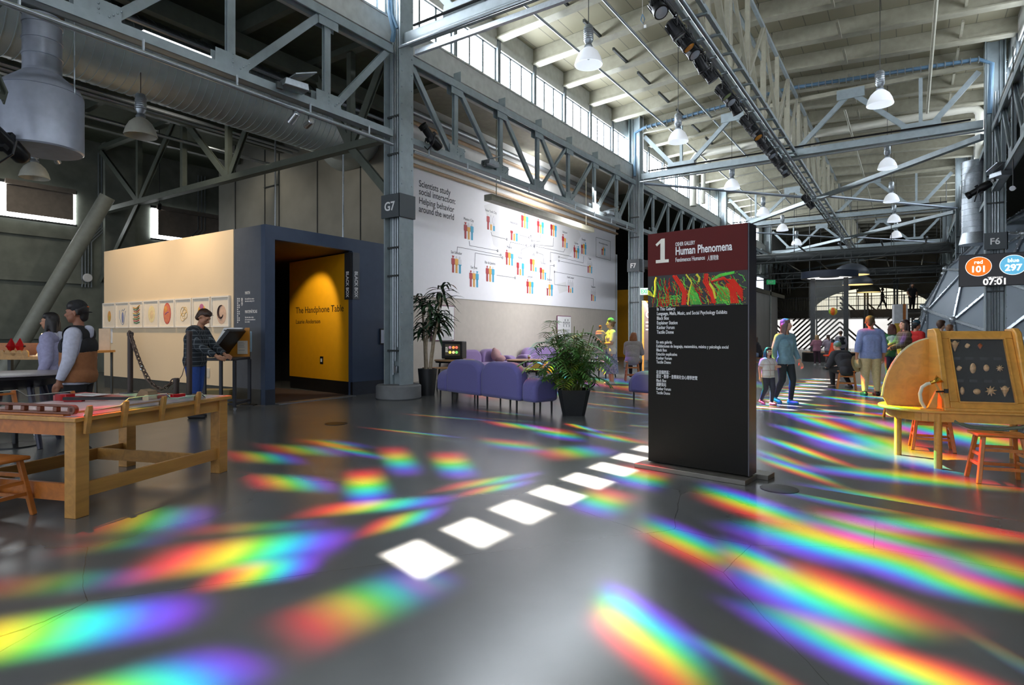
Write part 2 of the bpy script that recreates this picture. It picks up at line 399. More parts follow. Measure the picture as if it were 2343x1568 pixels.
# clerestory walls
for sd, X, nm in ((1, XLW, 'left'), (-1, XRW, 'right')):
    mb = MB(); a, b = sorted((X-.12*sd, X+.06*sd))
    mb.box(a, b, -9, 76, 7.5, 8.36); mb.box(a, b, -9, 76, 9.28, 10.1); mb.box(a, b, YG+.42+PAN*20, 76, 8.3, 9.3)
    q0, q1 = sorted((X+.06*sd, X+.3*sd))
    mb.box(q0, q1, -9, 76, 7.62, 8.12); mb.box(q0-.03, q1+.03, -9, 76, 8.12, 8.16)
    struct('wall_clerestory_'+nm, mb, M('white_beam', (196, 198, 194), .5))
PANE = M('frosted_daylight_pane', (236, 244, 255), .4, var=.02, emit=38.0)
PANE_R = M('frosted_daylight_pane_shaded', (236, 244, 255), .4, var=.02, emit=11.0)
FRAME = M('window_frame', (96, 104, 108), .5)
wn = 0
for sd, X, nm in ((1, XLW, 'left'), (-1, XRW, 'right')):
    proto = None
    for k in range(-7, 20):
        y0 = YG+.42+PAN*k; wn += 1
        if proto is None:
            fr = MB(); pn = MB(); w = PAN-.16; n3 = 3
            for i in range(n3+1): fr.box(-.04, .04, .08+w/n3*i-.035, .08+w/n3*i+.035, 8.34, 9.30)
            fr.box(-.04, .04, .05, PAN-.05, 8.33, 8.40); fr.box(-.04, .04, .05, PAN-.05, 9.24, 9.30)
            fr.box(-.05*1, .12*sd if sd > 0 else .05, -.07, .07, 8.3, 9.6) if sd > 0 else fr.box(-.12, .05, -.07, .07, 8.3, 9.6)
            for i in range(n3): pn.box(-.012, .012, .08+w/n3*i+.03, .08+w/n3*(i+1)-.03, 8.39, 9.25)
            proto = struct('window_%d' % wn, fr, FRAME, loc=(X-.03*sd, y0, 0)); put('pane', pn, PANE if sd > 0 else PANE_R, proto)
        else:
            c = dup(proto, (X-.03*sd, y0, 0)); c.name = 'window_%d' % wn
# walls of the left aisle
struct('wall_left', MB().box(-24.4, -24, -9, 76, 0, 8.2), WALLD)
mb = MB()
for yy in (3.2, 9.3, 15.4): mb.box(-24, -23.7, yy, yy+1.0, 0, 8.2)
for yy, z in ((4.4, 1.2), (4.4, 3.1), (4.4, 4.6), (10.5, 3.1), (10.5, 4.5)): mb.box(-24, -23.88, yy, yy+4.5, z, z+.16)
struct('trim_50', mb, WALLD)
struct('wall_forum_side', MB().box(-21.3, -11.8, 12.1, 12.4, 0, 8.2), WALLG)
mb = MB()
for x in (-20.2, -18.4, -17.6, -15.6, -13.6): mb.box(x-.012, x+.012, 12.07, 12.1, 3, 8.2)
mb.bar((-18.4, 12.06, 6.4), (-17.6, 12.06, 6.4), .03, .03)
struct('trim_51', mb, STEEL_D)
WY0, WY1 = 12.1, 26.4
struct('wall_forum_front', MB().box(-12.1, -11.75, WY0, WY1, 0, 8.2), M('beige_wall', (190, 182, 172), .6, var=.04))
struct('wall_forum_upper', MB().box(-11.75, -11.73, WY0, WY1, 6.1, 8.04), M('upper_white_wall', (226, 228, 226), .6, var=.03))
struct('wall_forum_end', MB().box(-13.2, -11.75, WY1, WY1+.2, 0, 5.2), M('pale_wall', (200, 206, 214), .6, var=.04))
struct('ceiling_forum', MB().box(-12.1, XLW-.1, WY0, WY1, 8.05, 8.19), CREAM)
struct('wall_aisle_end_left', MB().box(-24, XLW-.5, 44, 44.3, 0, 8.2), M('dark_end', (52, 50, 46), .8))
struct('wall_yellow', MB().box(-16, -10.2, 32, 32.2, 0, 3.9), M('yellow_wall', (226, 158, 20), .6, var=.04))
struct('wall_right', MB().box(16.7, 17, -9, 76, 0, 8.2), M('dark_right', (58, 60, 62), .8))
# windows of the outer wall with roller blinds
def side_window(nm, pa, pb):
    X = -23.97; a = PX(pa[0], pa[1], X); b = PX(pb[0], pb[1], X)
    y0, y1, z0, z1 = a.y, b.y, b.z, a.z
    w = struct(nm, MB().box(X, X+.05, y0-.25, y1+.12, z0-.18, z0-.12).box(X, X+.05, y0-.25, y1+.12, z1, z1+.1), STEEL_D)
    put('pane', MB().box(X, X+.02, y0-.22, y1+.09, z0-.12, z1), M('bright_pane', (245, 250, 255), .4, var=.02, emit=14), w)
    put('blind', MB().box(X+.05, X+.07, y0, y1, z0+.02, z1-.02).box(X+.05, X+.17, y0-.05, y1+.05, z1-.04, z1+.12), M('blind_cloth', (136, 126, 116), .8), w)
side_window('window_80', (13, 418), (166, 506)); side_window('window_81', (360, 478), (520, 560))
# ---- far end: arch, balcony, chevron screens
mb = MB(); Y = 62.6
ac = PY(1992, 724, Y); hw = 4.9; arc = []
arc = [(ac.x+hw*cos(pi-pi*i/24), ac.z+2.6*sin(pi*i/24)) for i in range(25)]
left = [(-9.4, 0), (-9.4, 10.2), (ac.x, 10.2)]
mb.add([], [])
outl = [(-9.4, ac.z), (-9.4, 10.3), (XRW+6, 10.3), (XRW+6, ac.z)]
for i in range(24):
    (xa, za), (xb, zb) = arc[i], arc[i+1]
    mb.prism([(xa, za), (xb, zb), (xb, 10.3), (xa, 10.3)], Y, Y+.3)
mb.box(-12, arc[0][0], Y, Y+.3, 0, 10.3); mb.box(arc[-1][0], 17, Y, Y+.3, 0, 10.3)
struct('wall_end', mb, OLIVE)
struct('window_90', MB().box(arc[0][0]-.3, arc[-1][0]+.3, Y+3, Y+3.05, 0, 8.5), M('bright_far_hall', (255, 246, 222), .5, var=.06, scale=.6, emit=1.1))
mb = MB()
for i in range(9): mb.box(arc[0][0]+i*1.2, arc[0][0]+i*1.2+.07, Y+2.9, Y+3, 0, 8.5)
for z in (4.0, 5.2): mb.box(arc[0][0], arc[-1][0], Y+2.9, Y+3, z, z+.08)
struct('trim_60', mb, STEEL_D)
YB = 55
def zB(py): return PY(1950, py, YB).z
struct('floor_balcony', MB().box(-10.5, 3.2, YB, Y+3, zB(727), zB(709)), M('balcony_edge', (70, 66, 58), .7))

# ------------------------------------------------------------------ columns
STENCIL = M('sign_plate', (74, 80, 84), .5, var=.03)
CONC = M('plinth_concrete', (120, 122, 124), .7, bump=.1)
def column(x, y, mark, label, side=1, group='riveted steel columns along the nave'):
    t = thing('steel_column', label, 'column', (x, y, 0), 0, group)
    mb = MB(); h = 10.0
    mb.box(.21, .24, -.2, .2, 0, h); mb.box(-.24, -.21, -.2, .2, 0, h); mb.box(-.21, .21, -.015, .015, 0, h)
    for sx in (-.15, .15): mb.box(sx-.04, sx+.04, -.07, -.015, 0, h)
    put('shaft', mb, STEEL, t)
    mb = MB()
    for q in range(26):
        for yy in (-.15, .15): mb.ball((.245*1, yy, .8+q*.34), .017, 6, 4)
    put('rivets', mb, STEEL, t)
    for i, xx in enumerate((-.06, 0, .07)):
        put('conduit', MB().tube([(xx, -.1, .5+.3*i), (xx, -.1, 8.5)], .016, 6), GALV, t)
    mb = MB()
    for z in (1.0, 2.6, 3.2, 5.2, 6.0): mb.box(-.22, .2, -.13, -.08, z, z+.04)
    put('strut_channel', mb, STEEL_D, t)
    put('outlet_box', MB().box(.01, .11, -.17, -.1, .55, .7), GALV, t, bevel=.008)
    put('plinth', MB().lathe([(.46, 0), (.48, .02), (.48, .27), (.45, .3)], n=32), CONC, t)
    if mark:
        s = put('sign_plate', MB().box(-.27, .27, -.25, -.22, 3.84, 4.33).box(.25, .28, -.25, .22, 3.84, 4.33), STENCIL, t)
        text(mark, .26, LETW, s, (-.02, -.252, 3.99), align='CENTER', bold=.02, xs=.95)
    return t
column(XL, YG, 'G7', 'riveted steel column marked G7 beside the navy gallery booth')
column(XL, YF, 'F7', 'riveted steel column marked F7 at the far end of the white mural')
column(XR, YF, 'F6', 'riveted steel column marked F6 behind the score screen')
for k, nm in ((2, 'second'), (3, 'third')):
    column(XL, YG+BAY*k, None, 'steel column in the far left row, %s beyond the mural' % {2: 'first', 3: 'second'}[k])
    column(XR, YG+BAY*k, None, 'steel column in the far right row, %s beyond the dome' % {2: 'first', 3: 'second'}[k])

# ------------------------------------------------------------------ trusses
def angle_bar(mb, p0, p1, w=.13, up=(1, 0, 0)):
    up = V(up); o = up*.035
    mb.bar(V(p0)+o, V(p1)+o, w*.42 if 0 else w, .018, up); mb.bar(V(p0)-o, V(p1)-o, w, .018, up); mb.bar(p0, p1, w*.35, .06, up)
    return mb
def long_truss(dirs, rivets=False):
    t = bpy.data.objects.new('lattice_truss', None); COL.objects.link(t); h = ZT-ZB
    put('top_chord', MB().box(-.10, .10, .26, BAY-.26, h-.03, h+.03).box(-.10, -.07, .26, BAY-.26, h-.14, h+.03).box(.07, .10, .26, BAY-.26, h-.14, h+.03), STEEL, t)
    put('bottom_chord', MB().box(-.10, .10, .26, BAY-.26, -.02, .02).box(-.10, -.07, .26, BAY-.26, -.02, .12).box(.07, .10, .26, BAY-.26, -.02, .12), STEEL, t)
    for k in range(1, 7):
        put('post', angle_bar(MB(), (0, k*PAN, 0), (0, k*PAN, h)), STEEL, t)
    for k, dd in enumerate(dirs):
        a, b = (h-.05, .05) if dd < 0 else (.05, h-.05)
        put('brace', angle_bar(MB(), (0, k*PAN+(.08 if k else .3), a), (0, (k+1)*PAN-(.08 if k < 6 else .3), b)), STEEL, t)
        mb = MB(); m3 = MB(); yy = k*PAN
        if 0 < k:
            low = dirs[k-1] < 0
            for xx in (-.075, .065): mb.box(xx, xx+.012, yy-.28, yy+.28, -.02, .34); m3.box(xx, xx+.012, yy-.22, yy+.22, h-.30, h)
            if rivets:
                for xx in (.083,):
                    for i in range(5): mb.ball((xx, yy-.2+.1*i, .06), .016, 6, 4); mb.ball((xx, yy, .06+.07*i), .016, 6, 4); mb.ball((xx, yy+.08+.05*i, .1+.045*i), .016, 6, 4); m3.ball((xx, yy-.16+.08*i, h-.05), .016, 6, 4)
            put('gusset', mb, STEEL, t); put('gusset', m3, STEEL, t)
    return t
tA = long_truss([1]*7, True); tag(tA, 'grey lattice truss running from column G7 toward the viewer over the booth', 'truss', 'lattice trusses of the left row')
tA.location = (XL, YG-BAY, ZB)
tB = long_truss([-1, -1, -1, -1, 1, 1, 1], True); tag(tB, 'grey lattice truss in front of the white mural between columns G7 and F7', 'truss', 'lattice trusses of the left row')
tB.location = (XL, YG, ZB)
put('brace', angle_bar(MB(), (0, 3*PAN+.08, .05), (0, 4*PAN-.08, ZT-ZB-.05), .08), STEEL, tB)
for k in (1, 2, 3):
    dup(tA if k % 2 else tB, (XL, YG+BAY*k, ZB), label='grey lattice truss of the left row, %s bay beyond column F7' % ('first', 'second', 'third')[k-1])
dup(tB, (XR, YG, ZB), label='grey lattice truss of the right row above the shell table, ending at column F6')
for k in (1, 2, 3):
    dup(tB, (XR, YG+BAY*k, ZB), label='grey lattice truss of the right row, %s bay beyond column F6' % ('first', 'second', 'third')[k-1])
# central ridge truss: two lattices side by side
def ridge_truss():
    t = bpy.data.objects.new('ridge_truss', None); COL.objects.link(t); z0, z1 = 7.52, 9.5
    for sx in (-.2, .2):
        put('top_chord', MB().box(sx-.04, sx+.04, .13, BAY-.13, z1-.05, z1+.05), STEEL, t)
        put('bottom_chord', MB().box(sx-.04, sx+.04, .13, BAY-.13, z0-.05, z0+.05), STEEL, t)
        for k in range(7):
            put('post', MB().bar((sx, k*PAN+(.2 if k == 0 else 0), z0), (sx, k*PAN+(.2 if k == 0 else 0), z1), .10, .10), CREAM, t)
            a, b = (z1, z0) if k in (0, 1, 2, 4) else (z0, z1)
            put('brace', MB().bar((sx, k*PAN+.05, a), (sx, (k+1)*PAN-.05, b), .07, .09), CREAM, t)
    for k in range(14): put('tie_plate', MB().box(-.24, .24, k*PAN/2+.3-.03, k*PAN/2+.33, z0-.08, z0-.03), STEEL, t)
    return t
rt = ridge_truss(); tag(rt, 'central ridge truss above the row of stage lights, nearest bay', 'truss', 'ridge trusses'); rt.location = (XC, YG, 0)
for k, nm in ((-1, 'bay overhead before the crane beam'), (1, 'first bay past the cross truss'), (2, 'second bay past the cross truss'), (3, 'third bay past the cross truss')):
    dup(rt, (XC, YG+BAY*k, 0), label='central ridge truss, '+nm)
# cross trusses at the column lines
def cross_truss():
    t = bpy.data.objects.new('cross_truss', None); COL.objects.link(t); zb, zt = 7.52, 9.35
    x0, x1 = XL-XC+.27, XR-XC-.27
    put('bottom_chord', MB().box(x0, x1, -.11, .11, zb-.02, zb+.02).box(x0, x1, -.11, -.08, zb, zb+.2).box(x0, x1, .08, .11, zb, zb+.2), STEEL, t)
    put('top_chord', MB().box(x0, x1, -.06, .06, zt, zt+.14), CREAM, t)
    up = (0, 1, 0)
    for a, b in (((x0+.1, 9.2), (-3.85, zb)), ((-3.85, zb), (-1.95, zt)), ((-1.95, zt), (0, zb)), ((0, zb), (1.8, zt)), ((1.8, zt), (3.7, zb)), ((3.7, zb), (x1-.1, 9.2))):
        put('brace', angle_bar(MB(), (a[0], 0, a[1]), (b[0], 0, b[1]), .15, up), STEEL, t)
    for x in (-3.85, 3.7):
        put('post', MB().bar((x, 0, zb), (x, 0, zt), .1, .12, up), STEEL, t)
        put('gusset', MB().prism([(x-.55, zb), (x+.55, zb), (x+.5, zb+.45), (x-.5, zb+.45)], -.09, -.07).prism([(x-.55, zb), (x+.55, zb), (x+.5, zb+.45), (x-.5, zb+.45)], .07, .09), STEEL, t)
    for x in (-1.95, 1.8):
        put('gusset', MB().prism([(x-.4, zt-.22), (x+.4, zt-.22), (x+.4, zt+.1), (x-.4, zt+.1)], -.09, -.07), STEEL, t)
    put('pipe', MB().tube([(x0, -.25, zb-.16), (x1, -.25, zb-.16)], .035, 8), GALV, t)
    put('conduit', MB().tube([(x0+.3, -.14, zb+.26), (-1, -.16, zb+.25), (1.2, -.18, zb+.27), (x1-.3, -.14, zb+.25)], .03, 6), BLKM, t)
    return t
ct = cross_truss(); tag(ct, 'cross truss between columns F7 and F6 with dark cables on its lower chord', 'truss', 'cross trusses'); ct.location = (XC, YF, 0)
for k, l in ((-1, 'crane beam crossing overhead at column G7, top centre'), (1, 'cross truss one bay beyond column F6'), (2, 'cross truss two bays beyond column F6')):
    dup(ct, (XC, YF+BAY*k, 0), label=l)
def strut(name, a, b, m, label, w=.16, h=.08, cat='strut', **k): return solo(name, MB().bar(a, b, w, h), m, label, cat, **k)
PALE = M('pale_blue_bar', (205, 218, 236), .45, var=.02)
for k in (0, 1, 2):
    y = YF+BAY*k; nm = ('first', 'second', 'third')[k]
    strut('bracing_strut', (XL+.25, y+.2, 7.40), (XC-.3, y+BAY/2, 7.40), PALE, 'pale flat bracing bar left of the ridge, %s bay past the cross truss' % nm, .22, .05)
    strut('bracing_strut', (XC+.3, y+BAY/2, 7.40), (XR-.25, y+BAY-.2, 7.40), PALE, 'pale flat bracing bar right of the ridge, %s bay past the cross truss' % nm, .22, .05)
    strut('bracing_strut', (XL+.25, y+BAY-.2, 7.30), (XC-.1, y+BAY/2+.1, 7.30), STEEL, 'grey diagonal bracing strut left of the ridge, %s bay past the cross truss' % nm, .2, .16)
    strut('bracing_strut', (XC+.1, y+BAY/2-.1, 7.30), (XR-.25, y+.2, 7.30), STEEL, 'grey diagonal bracing strut right of the ridge, %s bay past the cross truss' % nm, .2, .16)
# hanger brackets between the white beam and the truss in front of the mural
br = None
for k in range(7):
    y = YG+PAN*(k+.05)
    if br is None:
        mb = MB(); mb.box(-.04, .42, -.01, .01, -.05, .22); mb.box(-.04, .42, -.09, .09, -.06, -.045); mb.box(-.06, .0, -.1, .1, -.05, .34)
        br = solo('beam_bracket', mb, STEEL, 'x', 'bracket', (XL-.32, y, ZT+.08), group='brackets between the white beam and the mural truss')
        c = br
    else: c = dup(br, (XL-.32, y, ZT+.08))
    c['label'] = 'grey hanger bracket on the mural truss, %s from column G7' % ('first', 'second', 'third', 'fourth', 'fifth', 'sixth', 'seventh')[k]
# crossing aisle truss
AISLE = M('aisle_steel', (96, 102, 92), .5, .1)
mb0 = thing('aisle_truss', 'dark cross truss of the left aisle above the cream picture wall', 'truss', (0, YG, 0))
put('bottom_chord', MB().box(-23.6, XL-.28, -.1, .1, 5.58, 5.74), AISLE, mb0); put('top_chord', MB().box(-23.6, XL-.5, -.1, .1, 7.82, 7.96), AISLE, mb0)
for a, b in (((-10.6, 5.65), (-11.95, 7.8)), ((-10.6, 5.65), (-9.3, 7.8)), ((-10.6, 5.65), (-9.25, 4.3)), ((-20.8, 5.65), (-23.6, 7.8)), ((-20.8, 5.65), (-18.6, 7.8)), ((-20.8, 5.65), (-23.6, 3.2)), ((-15.6, 5.65), (-18.0, 7.8)), ((-15.6, 5.65), (-14.1, 7.8))):
    put('brace', angle_bar(MB(), (a[0], 0, a[1]), (b[0], 0, b[1]), .18, (0, 1, 0)), AISLE, mb0)
for x in (-10.6, -15.6, -18, -20.8): put('post', MB().bar((x, 0, 5.65), (x, 0, 7.8), .14, .14, (0, 1, 0)), AISLE, mb0)
mb1 = dup(mb0, (0, YG-BAY/2, 0), label='dark cross truss of the left aisle passing over the standing couple')
for k in range(4):
    solo('roof_joist', MB().box(-23.9, XL-.5, -.07, .07, -.2, .1), AISLE, 'dark roof joist of the left aisle, %s from column G7' % ('fourth', 'third', 'second', 'first')[k], 'joist', (0, 1.4+k*1.95, 8.0), group='left aisle roof joists')
for k, x in enumerate((-19.8, -17.4, -14.8, -11.8)):
    solo('roof_beam', MB().box(-.09, .09, -8.5, 12, -.22, .12), AISLE, 'long dark roof beam of the left aisle, %s from the outer wall' % ('first', 'second', 'third', 'fourth')[k], 'beam', (x, 0, 7.62), group='left aisle long beams')
for k, (x, z) in enumerate(((-16.2, 7.2), (-16.5, 7.2), (-17.6, 7.0), (-12.1, 7.3))):
    solo('ceiling_conduit', MB().tube([(0, -6, 0), (0, 11.8, 0)], .05, 8), GALV, 'thin pipe under the left aisle roof, %s from the outer wall' % ('third', 'second', 'first', 'fourth')[k], 'pipe', (x, 0, z))
# pipes along the chords and the ceiling
def pipe(pts, r, m, label, name='pipe', cat='pipe', n=10): return solo(name, MB().tube(pts, r, n), m, label, cat)
q = thing('pipe_rail', 'round pipe hung on stubs under the truss that runs over the booth', 'pipe', (XL+.12, 0, ZB-.2))
put('pipe', MB().tube([(0, -4, 0), (0, YG-.3, 0)], .04, 10), GALV, q)
for i in range(9): put('stub', MB().tube([(0, -3+1.4*i, .02), (0, -3+1.4*i, .2)], .018, 6), GALV, q)
q = thing('pipe_rail', 'round pipe hung on stubs under the truss in front of the mural', 'pipe', (XL+.15, 0, ZB-.2))
put('pipe', MB().tube([(0, YG+.3, 0), (0, YF-.3, 0)], .035, 10), GALV, q)
for i in range(9): put('stub', MB().tube([(0, YG+.8+1.4*i, .02), (0, YG+.8+1.4*i, .2)], .018, 6), GALV, q)
pipe([(-11.66, WY0, 6.17), (-11.66, WY1, 6.17)], .05, M('tan_pipe', (178, 150, 118), .5), 'tan pipe along the top edge of the white mural')
pipe([(-11.62, WY0, 6.42), (-11.62, WY1, 6.42)], .06, M('tan_pipe2', (170, 146, 116), .5), 'second tan pipe just above the white mural')
pipe([(-11.6, WY0, 7.35), (-11.6, WY1, 7.35)], .06, M('tan_pipe', ()), 'tan pipe high on the wall behind the mural truss')
pipe([(-11.55, WY0, 7.62), (-11.55, WY1, 7.62)], .09, GALV, 'grey pipe high on the wall behind the mural truss')
solo('projection_screen_case', MB().box(-.14, .14, -3.3, 3.3, -.09, .09).box(-.012, .012, -2.9, -2.87, .09, 2.75).box(-.012, .012, 2.87, 2.9, .09, 2.75), CREAM, 'long pale roller screen case hung above the mural', 'screen case', (XL-.9, 16.9, 5.28), bevel=.05)
pipe([(-6.1, 4, 9.42), (-6.1, 40, 9.42)], .035, GALV, 'thin ceiling pipe left of the ridge truss')
pipe([(-7.8, 4, 9.42), (-7.8, 40, 9.42)], .035, GALV, 'thin ceiling pipe nearest the left clerestory windows')
pipe([(.54, 9, 9.35), (.54, 26, 9.35)], .045, CREAM, 'thin cream ceiling pipe right of the ridge truss')
pipe([(-1.9, 24, 9.35), (-1.9, 50, 9.35)], .04, CREAM, 'thin ceiling pipe far up the nave right of the ridge')
PVC = M('cream_pvc', (222, 220, 206), .4, var=.03)
pipe([(XL+.9, 27, 7.2), (XL+.9, 27, 9.3), (XL+1.05, 27, 9.5), (XL+1.3, 27, 9.55), (1.75, 27, 9.55), (2.0, 27, 9.5), (2.12, 27, 9.3), (2.12, 27, 7.4)], .15, PVC, 'fat cream pipe crossing the nave and turning down at both ends', n=14)
pipe([(XL+1.3, 27.2, 7.3), (XL+1.3, 27.2, 8.9), (XL+1.6, 27.2, 9.25)], .1, PVC, 'thin cream pipe dropping beside the fat pipe at the left wall', n=12)
BLUEC = M('blue_cable', (92, 124, 150), .5)
q = thing('cable_tray', 'blue cable bundle crossing the ceiling and dropping along column F6', 'cable tray', (0, YF-.35, 0))
put('cable', MB().tube([(XL+.1, 0, 7.6), (XL+.1, 0, 9.3), (XL+.5, 0, 9.45), (XC, 0, 9.78), (1.7, 0, 9.45), (2.0, 0, 9.25), (1.95, 0, 7.8)], .06, 8), BLUEC, q)
mb = MB()
for i in range(52):
    x = -8.5+i*.2; mb.box(x-.012, x+.012, -.08, .08, 9.42+.36*(1-abs(x-XC)/5.4)-.08, 9.42+.36*(1-abs(x-XC)/5.4)+.08)
put('rungs', mb, GALV, q)
SD = M('spiral_duct', (158, 168, 168), .38, .3, scale=3)
def spiral(mb, p0, p1, r, step=.16, n=28):
    p0, p1 = V(p0), V(p1); L_ = (p1-p0).length; k = max(2, int(L_/step)); d = (p1-p0)/L_; pts, rs = [], []
    for i in range(k):
        for t, rr in ((i/k, r), ((i+.88)/k, r), ((i+.9)/k, r+.012), ((i+.98)/k, r+.012)):
            pts.append(p0+d*L_*t); rs.append(rr)
    return mb.tube(pts, rs, n)
q = thing('spiral_duct', 'large grey spiral duct running along the left aisle to the grey wall', 'duct', (-13, 0, 7.0))
put('duct', spiral(MB(), (0, -7, 0), (0, 10.6, 0), .78), SD, q)
put('elbow', MB().tube([(0, 10.5, 0), (0, 10.8, 0), (-.1, 11.2, .05), (-.4, 11.6, .1), (-.8, 11.9, .1), (-1.4, 12.05, .1)], [.78, .8, .8, .8, .78, .76], 24), SD, q)
for i in range(7): put('hanger_rod', MB().tube([(0, -4+2.3*i, .8), (0, -4+2.3*i, 1.2)], .012, 6), GALV, q)
pp = D(97, 330, 8.6)
PLN = M('plenum_paint', (168, 174, 188), .35, .25)
q = thing('duct_plenum', 'round grey air plenum hanging on a vertical duct at top left', 'duct', (pp.x, pp.y, 4.05))
put('drum', MB().lathe([(.48, -.0), (.5, .02), (.5, .82), (.49, .84)], n=40), PLN, q)
put('cone', MB().lathe([(.5, .84), (.46, .92), (.24, 1.12), (.235, 1.16)], n=40), PLN, q)
put('neck', spiral(MB(), (0, 0, 1.15), (0, 0, 3.9), .235, .22), PLN, q)
put('collar', MB().lathe([(.235, 1.95), (.26, 1.97), (.26, 2.12), (.235, 2.14)], n=32), STEEL_D, q)
pipe([(pp.x-.35, pp.y+.2, 4.9), (pp.x-.35, pp.y+.2, 8.1)], .01, GALV, 'thin hanger rod on the left of the air plenum', 'hanger_rod', 'rod', 6)
pipe([(pp.x+.42, pp.y+.25, 4.85), (pp.x+.42, pp.y+.25, 8.1)], .01, GALV, 'thin hanger rod on the right of the air plenum', 'hanger_rod', 'rod', 6)
a = D(246, 450, 18); b = D(52, 778, 17.4)
pipe([a, b, b+(b-a)*.28], .21, M('raking_pipe', (150, 152, 140), .5), 'thick raking pipe leaning against the dark left wall', n=18)
rd = thing('duct_riser', 'wide vertical spiral duct beyond column F6', 'duct', (1.95, 26.2, 0))
put('duct', spiral(MB(), (0, 0, 4.9), (0, 0, 7.4), .42, .2), GALV, rd); put('hood', MB().lathe([(.5, 4.5), (.42, 4.9)], n=24), GALV, rd)
for i, (px, y0, y1) in enumerate([(630, 222, 520), (785, 350, 535)]):
    p = PY(px, y0, 10.6); g = PY(px, y1, 10.6)
    pipe([p, (p.x, p.y, 3.4)], .025, GALV, 'thin vertical pipe behind the booth, %s of the two' % ('left', 'right')[i], n=8)
for i in range(7):
    px = 188+i*7 if i < 4 else 425+(i-4)*8; zt = 5.2 if i < 4 else 5.6
    p = PX(px, 560, -23.9)
    pipe([(p.x, p.y, 3.0 if i < 4 else 3.9), (p.x, p.y, zt-.6), (p.x, p.y+.5, zt), (p.x, p.y+.5, 7.8)], .025, GALV, 'thin wall conduit %s' % ('left of the raking pipe, %s of four' % ('first', 'second', 'third', 'fourth')[i] if i < 4 else 'by the second blind, %s of three' % ('first', 'second', 'third')[i-4]), 'conduit', 'conduit', 6)
# hanging unistrut pieces under the roof boards
k = 0
for row, X in enumerate((-7.2, -5.0, -1.6, 1.2)):
    for i in range(9):
        y = YG+.9+PAN*(i+.15); k += 1
        struct('trim_%d' % (100+k), MB().box(X-.03, X+.03, y, y+1.1, 9.70, 9.78), STEEL_D if row < 2 else CREAM)

# ------------------------------------------------------------------ pendant lamps, stage lights, spots
ACR = M('lamp_acrylic', (236, 242, 250), .25, var=.02, emit=.55)
def pendant():
    t = bpy.data.objects.new('pendant_lamp', None); COL.objects.link(t)
    put('lamp_shade', MB().lathe([(.285, 0), (.29, .015), (.28, .05), (.255, .14), (.20, .25), (.12, .33), (.07, .36), (.07, .35), (.115, .32), (.19, .245), (.245, .14), (.27, .05), (.275, 0)], n=32, cap=False), ACR, t)
    mb = MB(); mb.lathe([(.05, .34), (.09, .38), (.06, .44), (.095, .50), (.095, .78), (.07, .82)], n=20)
    for i in range(6): mb.lathe([(.095, .52+.04*i), (.104, .53+.04*i), (.095, .54+.04*i)], n=20, cap=False)
    put('ballast_housing', mb, GALV, t)
    put('bulb', MB().ball((0, 0, .2), (.05, .05, .09)), WHITE, t)
    put('cord', MB().tube([(0, 0, 0), (0, 0, 1)], .008, 6), BLACK, t, loc=(0, 0, .8))
    return t
def cord_to(o, top):
    for c in o.children:
        if c.name.startswith('cord'): c.scale = (1, 1, top-.8)
pl = pendant(); tag(pl, '', 'lamp', 'bell pendant lamps over the nave')
pend = [(-5.5, 11.0, 6.94, 'left'), (-5.5, 16.7, 6.88, 'left'), (-5.5, 22.9, 6.8, 'left'), (-5.5, 28.6, 6.75, 'left'), (-5.5, 33.5, 6.75, 'left'), (-5.5, 38.2, 6.6, 'left'),
        (-.58, 16.7, 6.88, 'right'), (-.6, 23.3, 6.88, 'right'), (-.6, 28.6, 6.75, 'right'), (-.6, 33.8, 6.75, 'right'), (-.6, 39, 6.7, 'right')]
ORD = ('nearest', 'second', 'third', 'fourth', 'fifth', 'sixth'); cnt = {'left': 0, 'right': 0}
for i, (x, y, z, s) in enumerate(pend):
    o = pl if i == 0 else dup(pl)
    o.location = (x, y, z); cord_to(o, 10.37-.4*abs(x-XC)/6.1-z); o['label'] = 'bell-shaped pendant lamp, %s of the row %s of the ridge truss' % (ORD[cnt[s]], s); cnt[s] += 1
for px, py, d, l in ((322, 312, 11.5, 'bell-shaped pendant lamp below the spiral duct in the left aisle'), (79, 408, 13.5, 'bell-shaped pendant lamp under the round plenum in the left aisle')):
    p = D(px, py, d); o = dup(pl, (p.x, p.y, p.z)); o['label'] = l; o['group'] = 'bell pendant lamps in the left aisle'
    cord_to(o, 6.52-p.z if px > 200 else 8.2-p.z)
    for c in o.children:
        if c.name.startswith('lamp_shade'): c.data = c.data.copy(); c.data.materials[0] = M('dull_lamp_acrylic', (206, 204, 190), .3, trans=.3)
